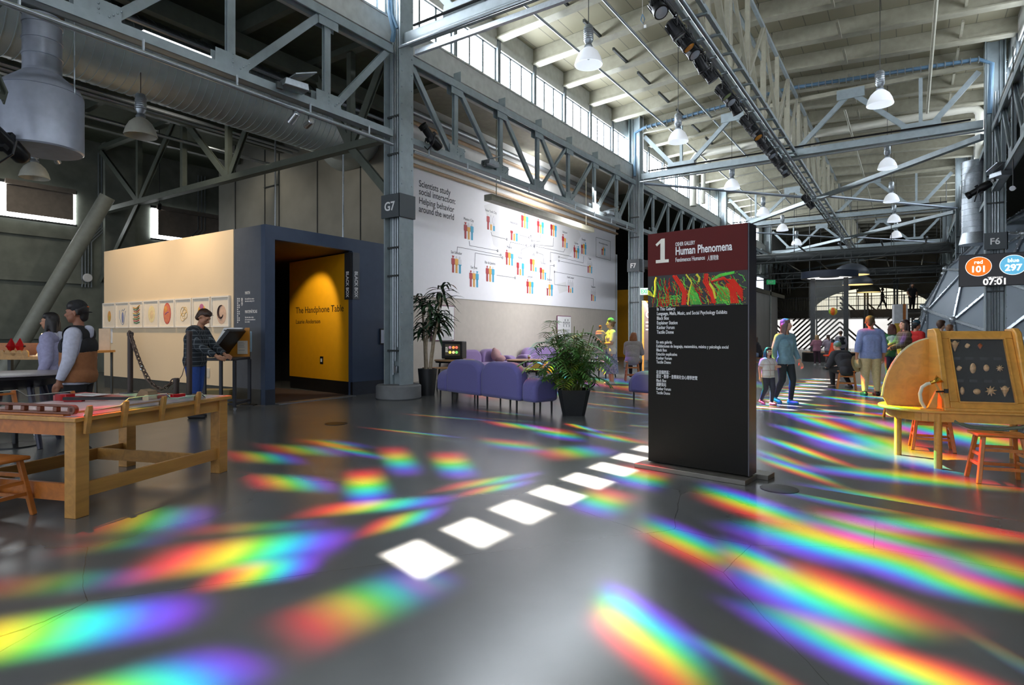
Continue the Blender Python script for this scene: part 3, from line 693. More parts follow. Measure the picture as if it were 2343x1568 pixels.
# stage lights on a pipe under the ridge truss
pipe([(-3.62, 8.6, 7.32), (-3.62, 40, 7.32)], .03, BLKM, 'black pipe carrying the stage lights under the ridge truss', 'lighting_pipe', 'pipe')
lpipe = [x for x in bpy.data.objects if x.name == 'lighting_pipe'][0]
for i in range(12): put('hanger', MB().tube([(-3.62, 9+2.6*i, 7.34), (-3.62, 9+2.6*i, 7.48)], .012, 6), BLACK, lpipe)
pipe([(-3.40, 5, 7.40), (-3.40, 54, 7.40)], .05, GALV, 'bright cable duct along the underside of the ridge truss', 'cable_duct', 'pipe')
def par_can():
    t = bpy.data.objects.new('stage_light', None); COL.objects.link(t)
    rot = Euler((R(35), 0, 0)).to_matrix().to_4x4(); mt = Matrix.Translation((0, 0, -.28)) @ rot
    mb = MB(); mb.lathe([(.07, .2), (.11, .17), (.13, .05), (.135, -.14), (.145, -.15), (.145, -.18), (.12, -.18)], n=20, mt=mt)
    for i in range(12):
        a = 2*pi*i/12; m2 = MB().box(.128, .146, -.01, .01, -.02, .15); mb.xf(m2, mt @ Matrix.Rotation(a, 4, 'Z'))
    put('can', mb, BLKM, t)
    put('lens', MB().lathe([(.118, -.185), (.06, -.192), (.01, -.195)], n=20, mt=mt), M('clear_lens', (170, 176, 186), .15, .3), t)
    put('yoke', MB().tube([(-.16, 0, -.28), (-.16, 0, -.06), (0, 0, 0), (.16, 0, -.06), (.16, 0, -.28)], .014, 6), BLACK, t)
    put('clamp', MB().cbox((0, 0, .02), (.06, .06, .1)), BLACK, t, bevel=.01)
    return t
pc = par_can(); tag(pc, '', 'stage light', 'black stage lights under the ridge truss')
AMB = M('amber_lens', (214, 140, 40), .15, .3); GRN = M('green_lens', (150, 170, 120), .15, .3)
ys = [9.9, 10.8, 11.35, 11.75, 12.5, 13.1, 14.2, 14.65, 15.4, 16.6, 17.2, 17.7, 18.3, 18.9, 19.3, 19.8, 20.3, 20.8, 21.3, 22.0, 22.5, 27.5, 29.0]
NUM = ['first', 'second', 'third', 'fourth', 'fifth', 'sixth', 'seventh', 'eighth', 'ninth', 'tenth', 'eleventh', 'twelfth', 'thirteenth', 'fourteenth', 'fifteenth', 'sixteenth', 'seventeenth', 'eighteenth', 'nineteenth', 'twentieth', 'twenty-first', 'twenty-second', 'twenty-third']
for i, y in enumerate(ys):
    o = pc if i == 0 else dup(pc)
    o.location = (-3.62, y, 7.31); o.rotation_euler = (0, 0, R((i*67) % 90-120)); o.scale = (.92,)*3
    col = {2: ' with an amber lens', 6: ' with a greenish lens', 11: ' with an amber lens'}.get(i, '')
    if col:
        for c in o.children:
            if c.name.startswith('lens'):
                c.data = c.data.copy(); c.data.materials[0] = AMB if 'amber' in col else GRN
    o['label'] = 'black stage light%s, %s along the pipe from the near end' % (col, NUM[i])
def flood(loc, rz, label):
    t = thing('floodlight', label, 'floodlight', loc, rz)
    put('housing', MB().prism([(-.22, 0), (.22, 0), (.2, .12), (-.2, .12)], -.14, .14), GALV, t, bevel=.01)
    put('visor', MB().bar((-.1, -.14, .16), (.28, -.14, .3), .02, .3, (0, 1, 0)).cbox((.1, 0, .22), (.36, .28, .015), (0, R(-22), 0)), GALV, t)
    put('bracket', MB().box(-.3, -.2, -.03, .03, -.06, .05), STEEL_D, t)
p = PX(672, 205, XL+.25); flood(p, R(80), 'boxy grey floodlight on the truss above the booth')
p = PX(1122, 380, XL+.2); flood(p, R(90), 'boxy grey floodlight on the truss above the mural heading')
p = PX(1392, 492, XL+.2); flood(p, R(90), 'boxy grey floodlight on the mural truss near column F7')
p = PY(2290, 405, 19.5); flood(p, R(-60), 'boxy grey floodlight beside column F6')
GLOW = M('lit_lamp', (255, 206, 140), .4, var=.02, emit=30)
for q_, g_, e_ in (((-14.5, 8.0, 7.4), (-20, 7.5, 2.5), 260), ((-17.5, 9.5, 7.4), (-18, 12, 4.5), 200), ((-20.0, 5.5, 7.4), (-24, 5, 3), 240), ((-13.5, 9.0, 6.0), (-14.5, 12.1, 5), 90)): spot(q_, g_, e_, (1, .92, .78), 110, .9, .1)  # added spots without fixtures, to brighten the dark left aisle
def track_spot(loc, aim, label, m=GLOW, body=CHROME, stem=0):
    t = thing('track_spotlight', label, 'spotlight', loc)
    d = (V(aim)-V(loc)).normalized(); rot = d.to_track_quat('-Z', 'Y').to_matrix().to_4x4(); mt = Matrix.Translation((0, 0, -.16)) @ rot
    put('can', MB().lathe([(.045, .13), (.055, .12), (.06, -.1), (.05, -.1)], n=16, mt=mt), body, t); put('lens', MB().lathe([(.048, -.095), (.005, -.095)], n=16, mt=mt), m, t)
    put('stem', MB().tube([(0, 0, stem), (0, 0, -.16)], .012, 6), BLACK, t)
p = PX(671, 232, XL+.12); track_spot((p.x, p.y, ZB-.22), D(400, 600, 12), 'small lit spotlight under the truss above the booth, left of the pair')
p = PX(706, 252, XL+.12); track_spot((p.x, p.y, ZB-.22), D(560, 400, 13), 'chrome spotlight under the truss above the booth, right of the pair', M('amber_lens', ()))
p = D(128, 345, 12); track_spot(p, D(300, 650, 15), 'small lit spotlight under the round plenum', stem=8.2-p.z)
p = D(365, 462, 19); track_spot(p, D(330, 700, 16), 'small reddish lit spotlight by the second blind', GLOW, BLACK, 8.2-p.z)
p = D(2318, 415, 14); track_spot(p, D(1171, 900, 3), 'small lit spotlight at the far right edge above the dome', stem=8.2-p.z)
def profile_spot(loc, rz, tilt, label, s=1.0):
    t = thing('profile_spotlight', label, 'spotlight', loc, rz); mt = Euler((0, R(tilt), 0)).to_matrix().to_4x4()
    put('body', MB().lathe([(.08, .34), (.11, .3), (.12, .1), (.09, .05), (.085, -.2), (.105, -.22), (.105, -.3), (.08, -.3)], n=20, mt=mt), BLKM, t)
    put('gate', MB().xf(MB().box(-.14, .14, -.05, .05, -.02, .06), mt), BLKM, t)
    put('yoke', MB().tube([(0, -.16, 0), (-.05, -.16, -.2), (-.08, 0, -.32), (-.05, .16, -.2), (0, .16, 0)], .015, 6), BLACK, t)
p = PX(985, 312, XL+.25); profile_spot(p, R(80), 130, 'black profile spotlight pointing down beside column G7')
p = PY(2238, 435, 21.5); profile_spot(p, R(0), 60, 'black profile spotlight on column F6')
p = D(12, 322, 8); profile_spot(p, R(120), 120, 'black profile spotlight cut by the left edge beside the plenum')
pp_ = PX(400, 112, XL+.2)
solo('linear_light', MB().box(-.03, .03, -.5, .5, -.03, .03), M('white_diffuser', (240, 244, 255), .4, emit=2.0), 'short white linear light resting on the truss over the duct', 'light', (XL, pp_.y+.15, ZB+.155), bevel=.01)
tb = PX(870, 55, XL-.1)
solo('cable_bundle', MB().tube([(0, 0, .9), (.02, 0, .2), (.1, .05, -.25), (.0, .1, -.4)], .05, 8).tube([(.06, 0, .9), (.1, 0, .1), (.2, .05, -.2)], .03, 6), BLUEC, 'blue and white cable bundle hanging beside the top of column G7', 'cables', (tb.x+.25, tb.y, tb.z))
solo('lighting_track', MB().box(-2.3, 2.3, -.04, .04, -.05, .05), GALV, 'bright linear track hung below the crane beam at top centre', 'track', (XL+2.9, YG-.1, 7.22))
# tiny blue tag hanging from the roof
p = D(1470, 45, 13); q = thing('hanging_tag', 'small blue ribbon hanging from the roof near the top edge', 'ribbon', p)
put('ribbon', MB().tube([(0, 0, .12), (.05, 0, 0), (.02, 0, -.1), (-.04, 0, 0), (0, 0, .12)], .012, 6), BLUEC, q); put('weight', MB().cbox((.06, 0, -.17), (.05, .03, .07)), WHITE, q); put('line', MB().tube([(0, 0, .1), (0, 0, 2.0)], .003, 4), WHITE, q)

# ------------------------------------------------------------------ gallery booth
NAVY = M('navy_panel', (58, 72, 96), .45, var=.06)
NAVYG = M('slate_panel', (86, 92, 102), .4, var=.06)
CREAMW = M('cream_wall', (236, 214, 180), .6, var=.02, scale=1)
YEL = M('mustard_wall', (232, 164, 12), .55, var=.03)
BASE = M('dark_base', (70, 72, 70), .5)
BX, BY, BH = -10.31, 6.77, 3.5
bt = thing('gallery_booth', 'navy walk-in exhibit booth with a cream picture side and mustard inner wall', 'booth', (BX, BY, 0))
XC1, XC2 = -1.04, -6.95
put('slate_side_panel', MB().box(XC1, -.12, 0, .12, 0, BH), NAVYG, bt)
put('cream_side_panel', MB().box(XC2, XC1, -.02, .12, .3, BH), CREAMW, bt)
put('base_strip', MB().box(XC2, XC1, -.01, .11, 0, .3).box(XC1, -.12, -.012, 0, 0, .3), BASE, bt)
mb = MB(); mb.box(-.12, .015, -.004, .21, 0, BH); mb.box(-.12, .01, .21, 2.15, 3.23, BH); mb.box(-.12, .01, 2.15, 3.9, 0, BH)
put('navy_front', mb, NAVY, bt)
put('front_base_strip', MB().box(-.05, .02, 2.15, 3.9, 0, .3), M('navy_base', (40, 46, 58), .5), bt); put('front_base_strip', MB().box(-.05, .022, 0, .21, 0, .3), M('navy_base', (40, 46, 58), .5), bt)
put('inner_ceiling', MB().box(-5, -.12, .12, 3.9, 3.23, 3.3), M('booth_ceiling', (96, 70, 44), .7), bt)
put('inner_back', MB().box(-5.1, -5, .12, 3.9, 0, 3.3).box(-5, -.12, 3.8, 3.9, 0, 3.3).box(-4.6, -4.55, .12, 1.5, 0, 3.2), M('booth_inside', (24, 24, 28), .8), bt)
put('inner_floor', MB().box(-5, -.1, .12, 2.3, 0, .006), M('booth_carpet', (72, 56, 48), .95), bt)
put('inner_post', MB().box(-.55, -.5, .125, .35, .5, 2.4), M('pale_post', (140, 140, 144), .5), bt)
put('threshold', MB().box(-.1, .13, .22, 2.15, 0, .012), GALV, bt)
ya = math.atan2(-.43, 2.84); ylen = 2.85
yw = put('mustard_wall', MB().box(-ylen, 0, 0, .1, .3, 3.2), YEL, bt, loc=(-.04, 2.15, 0), rz=ya)
put('wall_base', MB().box(-ylen, 0, -.008, .1, 0, .3), M('black_base', (24, 22, 22), .5), bt, loc=(0, 2.15, 0), rz=ya)
fit(text('The Handphone Table', .225, M('brown_lettering', (40, 26, 14), .5), yw, (-2.52, -.003, 1.89)), 2.22)
fit(text('Laurie Anderson', .15, M('brown_lettering', ()), yw, (-2.52, -.003, 1.63)), 1.18)
sw = put('light_switch', MB().box(-1.37, -1.23, -.012, 0, .66, .84), BLACK, bt, loc=(0, 2.15, 0), rz=ya); put('toggle', MB().box(-1.33, -1.27, -.02, -.012, .71, .79), WHITE, sw)
def vtext(body, size, m, parent, loc, face, bold=0):
    o = text(body, size, m, parent, loc, bold=bold)
    cols = {'x': ((0, 0, -1), (0, 1, 0), (1, 0, 0)), 'y': ((0, 0, -1), (1, 0, 0), (0, -1, 0))}[face]
    o.rotation_euler = Matrix(cols).transposed().to_euler(); return o
sg = put('blade_sign', MB().box(0, .03, 2.15, 2.34, 2.15, 3.2), M('grey_sign', (78, 82, 88), .5), bt); fit(vtext('BLACK BOX', .125, LETW, sg, (.032, 2.20, 2.78), 'x', .018), .58)
sg = put('jamb_sign', MB().box(-.22, 0, 2.12, 2.15, 2.15, 3.2), M('dark_sign', (44, 44, 46), .5), bt); fit(vtext('BLACK BOX', .125, LETW, sg, (-.16, 2.118, 2.78), 'y', .018), .58)
put('paper_holder', MB().box(.02, .04, 2.96, 3.2, 1.13, 1.5), BLACK, bt); put('paper_notice', MB().box(.04, .046, 2.98, 3.18, 1.16, 1.47), M('pale_paper', (188, 194, 214), .6), bt)
put('stand_tube', MB().tube([(.03, 3.1, 0), (.03, 3.1, 1.13)], .015, 8), BLACK, bt)
lp = bt
def wl(px, py, body, size, bold=0, xs=.8, **k):
    p = PY(px, py, BY); return text(body, size, LETW, bt, (p.x-BX, -.004, p.z), bold=bold, xs=xs, **k)
wl(561, 674, 'MATH', .085, .012, .72); wl(561, 682, 'Sleek, wild, bizarre, savage—\nthis is where math gets real.', .045, .0, .62, top=True)
wl(561, 717, 'MATEMÁTICAS', .085, .012, .72); wl(561, 724, 'Ágil, ruda, rítmica, salvaje—\nasí es como las matemáticas se\nhacen realidad.', .045, .0, .62, top=True)
wl(552, 690, '數\n學', .085, .0, .8)
mb = MB()
for c, n_ in ((544, 12), (547.6, 11)):
    q = PY(c, 684, BY)
    for k in range(n_):
        if c > 545 and k in (2, 5, 8): continue
        mb.box(q.x-BX-.013, q.x-BX+.013, -.004, 0, q.z-.043*k-.014, q.z-.043*k+.014)
put('small_characters', mb, LETW, bt, smooth=0)
spot((-13.3, 5.2, 5.3), (-13.6, 6.75, 2.2), 330, (1, .74, .45), 95, .8); spot((-11.7, 5.6, 5.6), (-12.0, 6.77, 3.2), 120, (1, .78, .5), 70, .8); spot((-15.6, 5.0, 5.3), (-15.8, 6.75, 2.0), 280, (1, .74, .45), 90, .8); spot((-12.0, 5.4, 5.3), (-12.0, 6.75, 2.3), 160, (1, .76, .5), 80, .8)
spot((BX-1.0, BY+1.1, 3.15), (BX-1.5, BY+2.3, 1.75), 130, (1, .85, .6), 72, .5)
# framed prints
PAPER = M('print_paper', (240, 228, 208), .6, var=.02); FRW = M('white_frame', (240, 236, 228), .45, var=.02)
edges = [(239, 267), (268.6, 298.6), (300, 331), (332.5, 367), (368, 403), (404.6, 442), (444.6, 484.6), (487.5, 528.6)]
motif_names = ['a small ochre oval', 'a blue-grey outlined vessel', 'stacked leaf-like strokes', 'a pale yellow haze', 'a red-pink egg', 'ochre loops', 'an orange and purple stump', 'a dark curled hook']
def mo(rgb): return M('ink_%d_%d_%d' % rgb, rgb, .7, scale=20)
for i, (a, b) in enumerate(edges):
    pa, pb = PY(a, 711, BY-.02), PY(b, 711, BY-.02); wd = pb.x-pa.x; x = (pa.x+pb.x)/2; z0, z1 = 1.52, 2.16
    t = thing('framed_print', 'white framed print showing %s on the cream wall' % motif_names[i], 'picture', (x, BY-.025, (z0+z1)/2), 0, 'framed prints on the cream wall')
    hw, hh = wd/2-.005, (z1-z0)/2
    put('frame', MB().box(-hw, hw, -.045, 0, hh-.03, hh).box(-hw, hw, -.045, 0, -hh, -hh+.03).box(-hw, -hw+.025, -.045, 0, -hh+.03, hh-.03).box(hw-.025, hw, -.045, 0, -hh+.03, hh-.03), FRW, t)
    put('print', MB().box(-hw+.02, hw-.02, -.02, 0, -hh+.02, hh-.02), PAPER, t)
    y = -.022; f = hw/.3
    def ell(cx, cz, rx, rz, m, dy=0): put('motif', MB().ball((cx*f, y-dy, cz), (rx*f, .003, rz), 20, 8), mo(m), t)
    def arc_(pts, r, m): put('motif', MB().tube([(px*f, y, pz) for px, pz in pts], r, 6), mo(m), t)
    if i == 0: ell(0, -.02, .085, .14, (222, 164, 92)); ell(.01, -.07, .05, .08, (196, 170, 84), .003)
    elif i == 1: arc_([(-.14, .12), (-.15, -.05), (-.06, -.2), (0, -.24), (.06, -.2), (.1, 0), (.14, .1)], .006, (120, 140, 170)); ell(0, -.06, .05, .14, (130, 140, 180)); arc_([(-.04, .1), (0, .14), (.04, .1), (.1, .16)], .006, (120, 140, 170))
    elif i == 2:
        cols = [(206, 150, 60), (104, 130, 90), (190, 110, 80), (210, 176, 90), (90, 120, 110), (200, 130, 70), (120, 140, 70), (196, 100, 90), (90, 130, 90)]
        for k, c in enumerate(cols): arc_([(-.15+.02*(k % 3), .17-.045*k), (0, .15-.045*k), (.14-.02*(k % 2), .22-.05*k)], .014, c)
    elif i == 3: ell(0, 0, .14, .2, (244, 224, 170)); ell(.01, -.01, .07, .1, (238, 208, 160), .003)
    elif i == 4: ell(0, .0, .15, .245, (204, 92, 84)); ell(.0, .0, .125, .215, (222, 128, 96), .003); ell(-.05, .1, .06, .07, (236, 160, 80), .005); arc_([(-.07, -.02), (.03, .03), (.07, .03)], .012, (150, 90, 150))
    elif i == 5:
        for cx, cz, r in ((-.02, .03, .09), (.04, -.03, .1), (-.03, -.09, .08), (.06, .06, .06)): arc_([(cx+r*cos(2*pi*k/14), cz+r*1.1*sin(2*pi*k/14)) for k in range(15)], .006, (206, 172, 100))
    elif i == 6: ell(0, .03, .13, .13, (240, 176, 70)); ell(0, .12, .07, .06, (190, 110, 150), .003); ell(-.1, -.08, .03, .12, (110, 140, 100), .003); ell(.05, -.05, .1, .13, (226, 120, 60), .002)
    else: ell(.03, -.06, .16, .2, (222, 186, 160)); put('motif', MB().tube([((.02+.11*(1-.35*k/14)*cos(1.2+.33*k))*f, y-.004, -.02+.15*(1-.35*k/14)*sin(1.2+.33*k)) for k in range(15)], [.006+.02*sin(pi*k/14) for k in range(15)], 8), mo((60, 38, 36)), t)
p = PY(252, 769, BY-.03)
t = thing('wall_label', 'small white text card on the cream wall under the leftmost print', 'label', (p.x, BY-.02, p.z)); put('card', MB().box(-.13, .13, -.012, 0, -.18, .18), WHITE, t, bevel=.01)
textlines(t, LETB, -.1, -.03, .12, 1, .03, -.013, .016); textlines(t, M('grey_ink', (150, 150, 152), .6), -.1, .05, .06, 7, .025, -.013)
# ------------------------------------------------------------------ mural
XM = -11.74
def ym(px, py): q = PX(px, py, XM+.03); return q.y, q.z
y0, z0 = ym(947, 676); _, z1 = ym(947.5, 383); y1, _ = ym(1408, 600); z0 = (ym(1041, 681)[1]+ym(1408, 712)[1])/2
z1 = (z1+ym(1407, 538)[1])/2
mu = thing('wall_mural', 'huge white mural headed Scientists study social interaction with a city diagram', 'mural', (XM, 0, 0))
put('white_field', MB().box(0, .02, WY0, y1, z0, z1), M('mural_white', (240, 240, 246), .5, var=.01), mu)
RY = (pi/2, 0, pi/2)
def mt_(px, py, body, size, m=LETB, **k):
    y, z = ym(px, py); return text(body, size, m, mu, (.022, y, z), RY, ext=.001, **k)
INK = M('mural_ink', (60, 62, 72), .6, var=.02)
for l_, pa, pb in (('Scientists study', (959, 426), (1031, 445)), ('social interaction:', (959, 444), (1042, 467)), ('Helping behavior', (959, 465), (1039, 485)), ('around the world', (959, 484), (1039, 501))):
    fit(mt_(*pa, l_, .265, INK, bold=.012), ym(*pb)[0]-ym(*pa)[0])
RED, AMBER, SKYB = M('mural_red', (176, 44, 52), .6, var=.02), M('mural_amber', (232, 172, 72), .6, var=.02), M('mural_blue', (62, 172, 210), .6, var=.02)
GH = M('mural_ghost', (222, 222, 228), .6, var=.02)
def pictogram(px, py, name, hgt, fills, hats):
    y, z = ym(px, py); g = MB(); x = .022
    for i, (f, h) in enumerate(zip(fills, hats)):
        yy = y+(i-1)*hgt*.30; H_ = hgt
        def rect(a, b, c, d, mi):
            lim = z+H_*f
            if c < lim: g.mat(mi).box(x, x+.004, yy+a, yy+b, c, min(d, lim))
            if d > lim: g.mat(3).box(x, x+.003, yy+a, yy+b, max(c, lim), d)
        rect(-.085*H_, -.01*H_, z, z+.46*H_, i); rect(.01*H_, .085*H_, z, z+.46*H_, i); rect(-.10*H_, .10*H_, z+.44*H_, z+.80*H_, i); rect(-.14*H_, -.10*H_, z+.46*H_, z+.78*H_, i); rect(.10*H_, .14*H_, z+.46*H_, z+.78*H_, i)
        g.mat(i if f > .9 else 3).lathe([(.002, -.002), (.065*H_, -.002), (.065*H_, .002), (.002, .002)], (x+.002, yy, z+.88*H_), 14, Matrix.Rotation(pi/2, 4, 'Y'))
        if h: g.mat(i).box(x, x+.005, yy-.1*H_, yy+.1*H_, z+.91*H_, z+.94*H_)
    put('pictogram', g, [RED, AMBER, SKYB, GH], mu, smooth=0)
    text(name, hgt*.22, INK, mu, (.022, y, z+hgt*1.06), RY, 'CENTER', ext=.001, xs=.85)
cities = [('Mexico City', 1073, 548, (1, .7, .8), (1, 0, 0)), ('New York City', 1124, 527, (.8, .35, .3), (0, 0, 0)), ('Copenhagen', 1201, 522, (.8, .95, .85), (0, 1, 0)), ('Amsterdam', 1177, 551, (.6, .45, .5), (0, 0, 0)),
          ('Prague', 1237, 534, (1, .6, .8), (0, 0, 0)), ('Vienna', 1267, 541, (.8, .85, .8), (0, 0, 0)), ('Budapest', 1293, 567, (1, .7, .4), (1, 0, 0)), ('Calcutta', 1319, 591, (1, .6, 1), (0, 0, 1)),
          ('Shanghai', 1336, 582, (.7, .8, 1), (0, 0, 1)), ('San Salvador', 1045, 625, (1, .9, .5), (1, 0, 0)), ('San Jose', 1085, 657, (1, .8, 1), (0, 0, 1)), ('Rio de Janeiro', 1122, 645, (1, 1, .9), (0, 0, 0)),
          ('Madrid', 1166, 607, (1, .8, .75), (0, 0, 0)), ('Rome', 1191, 630, (.8, .4, .85), (0, 0, 0)), ('Sofia', 1221, 621, (.8, .8, .3), (0, 0, 0)), ('Tel Aviv', 1243, 640, (.9, .7, .5), (0, 0, 0)),
          ('Lilongwe', 1213, 672, (1, .9, .8), (0, 0, 0)), ('Bangkok', 1258, 677, (.5, .9, .8), (0, 1, 0)), ('Kuala Lumpur', 1306, 670, (.5, .3, .4), (0, 0, 0)), ('Singapore', 1358, 689, (.5, .45, .4), (0, 0, 0)), ('Taipei', 1350, 625, (.5, .6, .5), (0, 0, 0))]
for nm, px, py, f, h in cities: pictogram(px, py, nm, .56, f, h)
def line(pts, dot=True):
    P_ = [ym(*q) for q in pts]; mb = MB()
    for (ya_, za_), (yb_, zb_) in zip(P_, P_[1:]): mb.bar((.024, ya_, za_), (.024, yb_, zb_), .012, .004, (1, 0, 0))
    if dot: mb.lathe([(.028, -.002), (.045, -.002), (.045, .002), (.028, .002)], (.024, P_[-1][0], P_[-1][1]), 12, Matrix.Rotation(pi/2, 4, 'Y'), cap=False)
    put('connector', mb, INK, mu, smooth=0)
for pts in ([(1074, 552), (1075, 562), (1139, 574)], [(1124, 531), (1126, 539), (1160, 548)], [(1046, 578), (1047, 565), (1146, 584)], [(1086, 612), (1088, 579), (1150, 590)], [(1137, 630), (1179, 636)], [(1190, 538), (1211, 544)], [(1213, 508), (1215, 541)], [(1237, 537), (1236, 553), (1217, 551)],
            [(1267, 544), (1266, 564), (1223, 560)], [(1166, 566), (1168, 554), (1205, 562)], [(1192, 585), (1194, 571), (1216, 562)], [(1308, 587), (1260, 577), (1260, 598)], [(1336, 586), (1335, 602), (1279, 588)], [(1343, 610), (1279, 597)], [(1222, 581), (1223, 565)], [(1244, 600), (1243, 583), (1229, 578)], [(1298, 655), (1269, 651), (1269, 622)], [(1358, 655), (1358, 638), (1269, 622)], [(1258, 640), (1259, 607), (1268, 608)], [(1293, 569), (1290, 577), (1222, 563)]): line(pts)
ya_, za_ = ym(1364, 543); yb_, zb_ = ym(1397, 596); mb = MB()
for a, b in (((ya_, za_), (yb_, za_)), ((yb_, za_), (yb_, zb_)), ((yb_, zb_), (ya_, zb_)), ((ya_, zb_), (ya_, za_))): mb.bar((.024, a[0], a[1]), (.024, b[0], b[1]), .014, .004, (1, 0, 0))
put('legend_box', mb, INK, mu, smooth=0); pictogram(1381, 584, 'Who we helped and where', .46, (.6, .9, .7), (0, 1, 0))
LAND = M('mural_land', (228, 228, 230), .6, var=.01)
def land(pts): 
    P_ = [ym(*q) for q in pts]; mb = MB(); mb.prism([(a, b) for a, b in P_], .0205, .0215, 'x'); put('continent', mb, LAND, mu, smooth=0)
land([(1108, 470), (1150, 455), (1185, 470), (1170, 500), (1160, 540), (1148, 575), (1130, 560), (1122, 520)]); land([(1155, 590), (1178, 600), (1185, 625), (1172, 655), (1165, 684), (1160, 660), (1158, 620)])
land([(1213, 570), (1240, 580), (1245, 610), (1230, 640), (1222, 620), (1210, 595)]); land([(1215, 500), (1260, 480), (1310, 500), (1330, 540), (1300, 590), (1260, 600), (1235, 570), (1220, 545)]); land([(1275, 650), (1295, 645), (1300, 665), (1280, 672)])
def wall_panel(px0, py0, px1, py1, lab):
    (ya, za), (yb, zb) = ym(px0, py0), ym(px1, py1); mb = MB().box(0, .03, ya, yb, zb, za)
    t = thing('info_panel', lab, 'panel', (XM+.02, (ya+yb)/2, (za+zb)/2), 0); hy, hz = (yb-ya)/2, (za-zb)/2
    put('board', MB().box(0, .03, -hy, hy, -hz, hz), M('panel_edge', (120, 66, 96), .5), t, bevel=.02); put('sheet', MB().box(.03, .034, -hy+.03, hy-.03, -hz+.03, hz-.03), WHITE, t, bevel=.01)
    mb = MB()
    for k in range(11): mb.box(.034, .037, -hy*.1, hy*(.75-.2*(k % 3 == 2)), -hz*.15-.045*k, -hz*.15-.045*k+.018)
    for k in range(5): mb.lathe([(.01, -.003), (.045, -.003), (.045, .003), (.01, .003)], (.035, hy*(-.1+.2*k), hz*(.45+.2*(k % 2))), 12, Matrix.Rotation(pi/2, 4, 'Y')); mb.box(.034, .037, hy*(-.1+.2*k)-.03, hy*(-.1+.2*k)+.03, hz*(.45+.2*(k % 2))-.18, hz*(.45+.2*(k % 2))-.06)
    put('print', mb, M('grey_ink', (150, 150, 152), .6), t)
wall_panel(986, 697, 1039, 780, 'white text panel with a plum border on the wall behind the tall corner plant'); wall_panel(1274, 722, 1306, 779, 'white text panel with a plum border on the wall behind the potted palm')
wl_ = bpy.data.lights.new('mural_wash', 'AREA'); wl_.shape = 'RECTANGLE'; wl_.size = 13; wl_.size_y = .35; wl_.energy = 520; wl_.color = (.97, .97, 1)
wu = bpy.data.lights.new('upper_wall_fill', 'AREA'); wu.shape = 'RECTANGLE'; wu.size = 12.5; wu.size_y = .3; wu.energy = 170; wu.color = (.97, .98, 1)  # added fill light, stands in for daylight on the upper wall
wq = bpy.data.objects.new('upper_wall_fill', wu); COL.objects.link(wq); wq.location = (-9.75, 18.6, 7.55); wq.rotation_euler = (V((XM, 18.6, 6.4))-V(wq.location)).to_track_quat('-Z', 'X').to_euler()
wo = bpy.data.objects.new('mural_wash', wl_); COL.objects.link(wo); wo.location = (-9.35, 18.6, 5.35); wo.rotation_euler = (V((XM, 18.6, 3.6))-V(wo.location)).to_track_quat('-Z', 'X').to_euler()

# ------------------------------------------------------------------ free-standing gallery sign
SX, SY, SA = -2.265, 5.914, math.atan2(-.117, 1.016)
sg = thing('gallery_sign', 'tall black free-standing directory sign with a maroon heading and number 1', 'sign', (SX, SY, 0), SA)
SW, SDp, SH = 1.023, .2, 2.43
def PH(px, py):                      # point on the sign's front plane: along it, and height
    u = (px-CX)/FPX; d = V((u*_c-_s, u*_s+_c)); n = V((-sin(SA), cos(SA))); k = n.dot(V((SX, SY)))/n.dot(d)
    p = d*k-V((SX, SY)); return p.x*cos(SA)+p.y*sin(SA), CAMZ+(HY-py)/FPX*k
def stext(body, pa, pb, size, bold, lead=1.0):
    (a, z), (b, _) = PH(*pa), PH(*pb); return fit(text(body, size, LETW, sg, (a, -.008 if z > 2 else -.003, z), bold=bold, lead=lead), b-a)
SGB = M('sign_black', (22, 20, 17), .5, spec=.15, var=.04)
put('body', MB().box(0, SW, 0, SDp, .06, SH), SGB, sg, bevel=.004)
put('base_plate', MB().box(-.09, SW+.02, -.13, .19, .0, .045), M('base_steel', (120, 116, 108), .4, .5), sg, bevel=.004)
put('rear_base_plate', MB().box(.1, SW+.12, .2, .4, .0, .045), M('base_steel', ()), sg, bevel=.004)
put('heading_panel', MB().box(.0, SW, -.006, 0, 1.99, SH), M('maroon_panel', (84, 18, 16), .5, spec=.18, var=.03), sg)
put('edge_strip', MB().box(SW, SW+.012, .0, SDp, .06, SH), M('sign_side', (70, 68, 74), .35, .4), sg)
(a_, z_), (b_, zt_) = PH(1501, 603), PH(1531, 545)
w_, h_ = b_-a_, zt_-z_
put('numeral', MB().prism([(a_+.02*w_, z_), (b_, z_), (b_, z_+.13*h_), (a_+.70*w_, z_+.13*h_), (a_+.70*w_, zt_), (a_+.45*w_, zt_), (a_, z_+.79*h_), (a_+.10*w_, z_+.70*h_), (a_+.37*w_, z_+.83*h_), (a_+.37*w_, z_+.13*h_), (a_+.02*w_, z_+.13*h_)], -.010, -.006), M('sign_numeral', (232, 228, 214), .5), sg, smooth=0)
stext('OSHER GALLERY', (1546, 564), (1591, 560), .055, .012); stext('Human Phenomena', (1546, 584), (1675, 575), .115, .02); stext('Fenómenos Humanos', (1546, 600), (1613, 597), .062, .008); stext('人類現象', (1619, 596), (1645, 594), .055, .004)
stext('In This Gallery:\nLanguage, Math, Music, and Social Psychology Exhibits\nBlack Box\nExplainer Station\nKanbar Forum\nTactile Dome', (1503, 711), (1664, 718), .050, .012, .955)
stext('En esta galería:\nExhibiciones de lenguaje, matemática, música y psicología social\nBlack Box\nEstación explicativa\nKanbar Forum\nTactile Dome', (1502, 786), (1667, 795), .044, .012, .94)
stext('在這個展區：\n語言・數學・音樂和社會心理學展覽\nBlack Box\n講解員站\nKanbar Forum\nTactile Dome', (1502, 855), (1596, 866), .043, .008, .98)
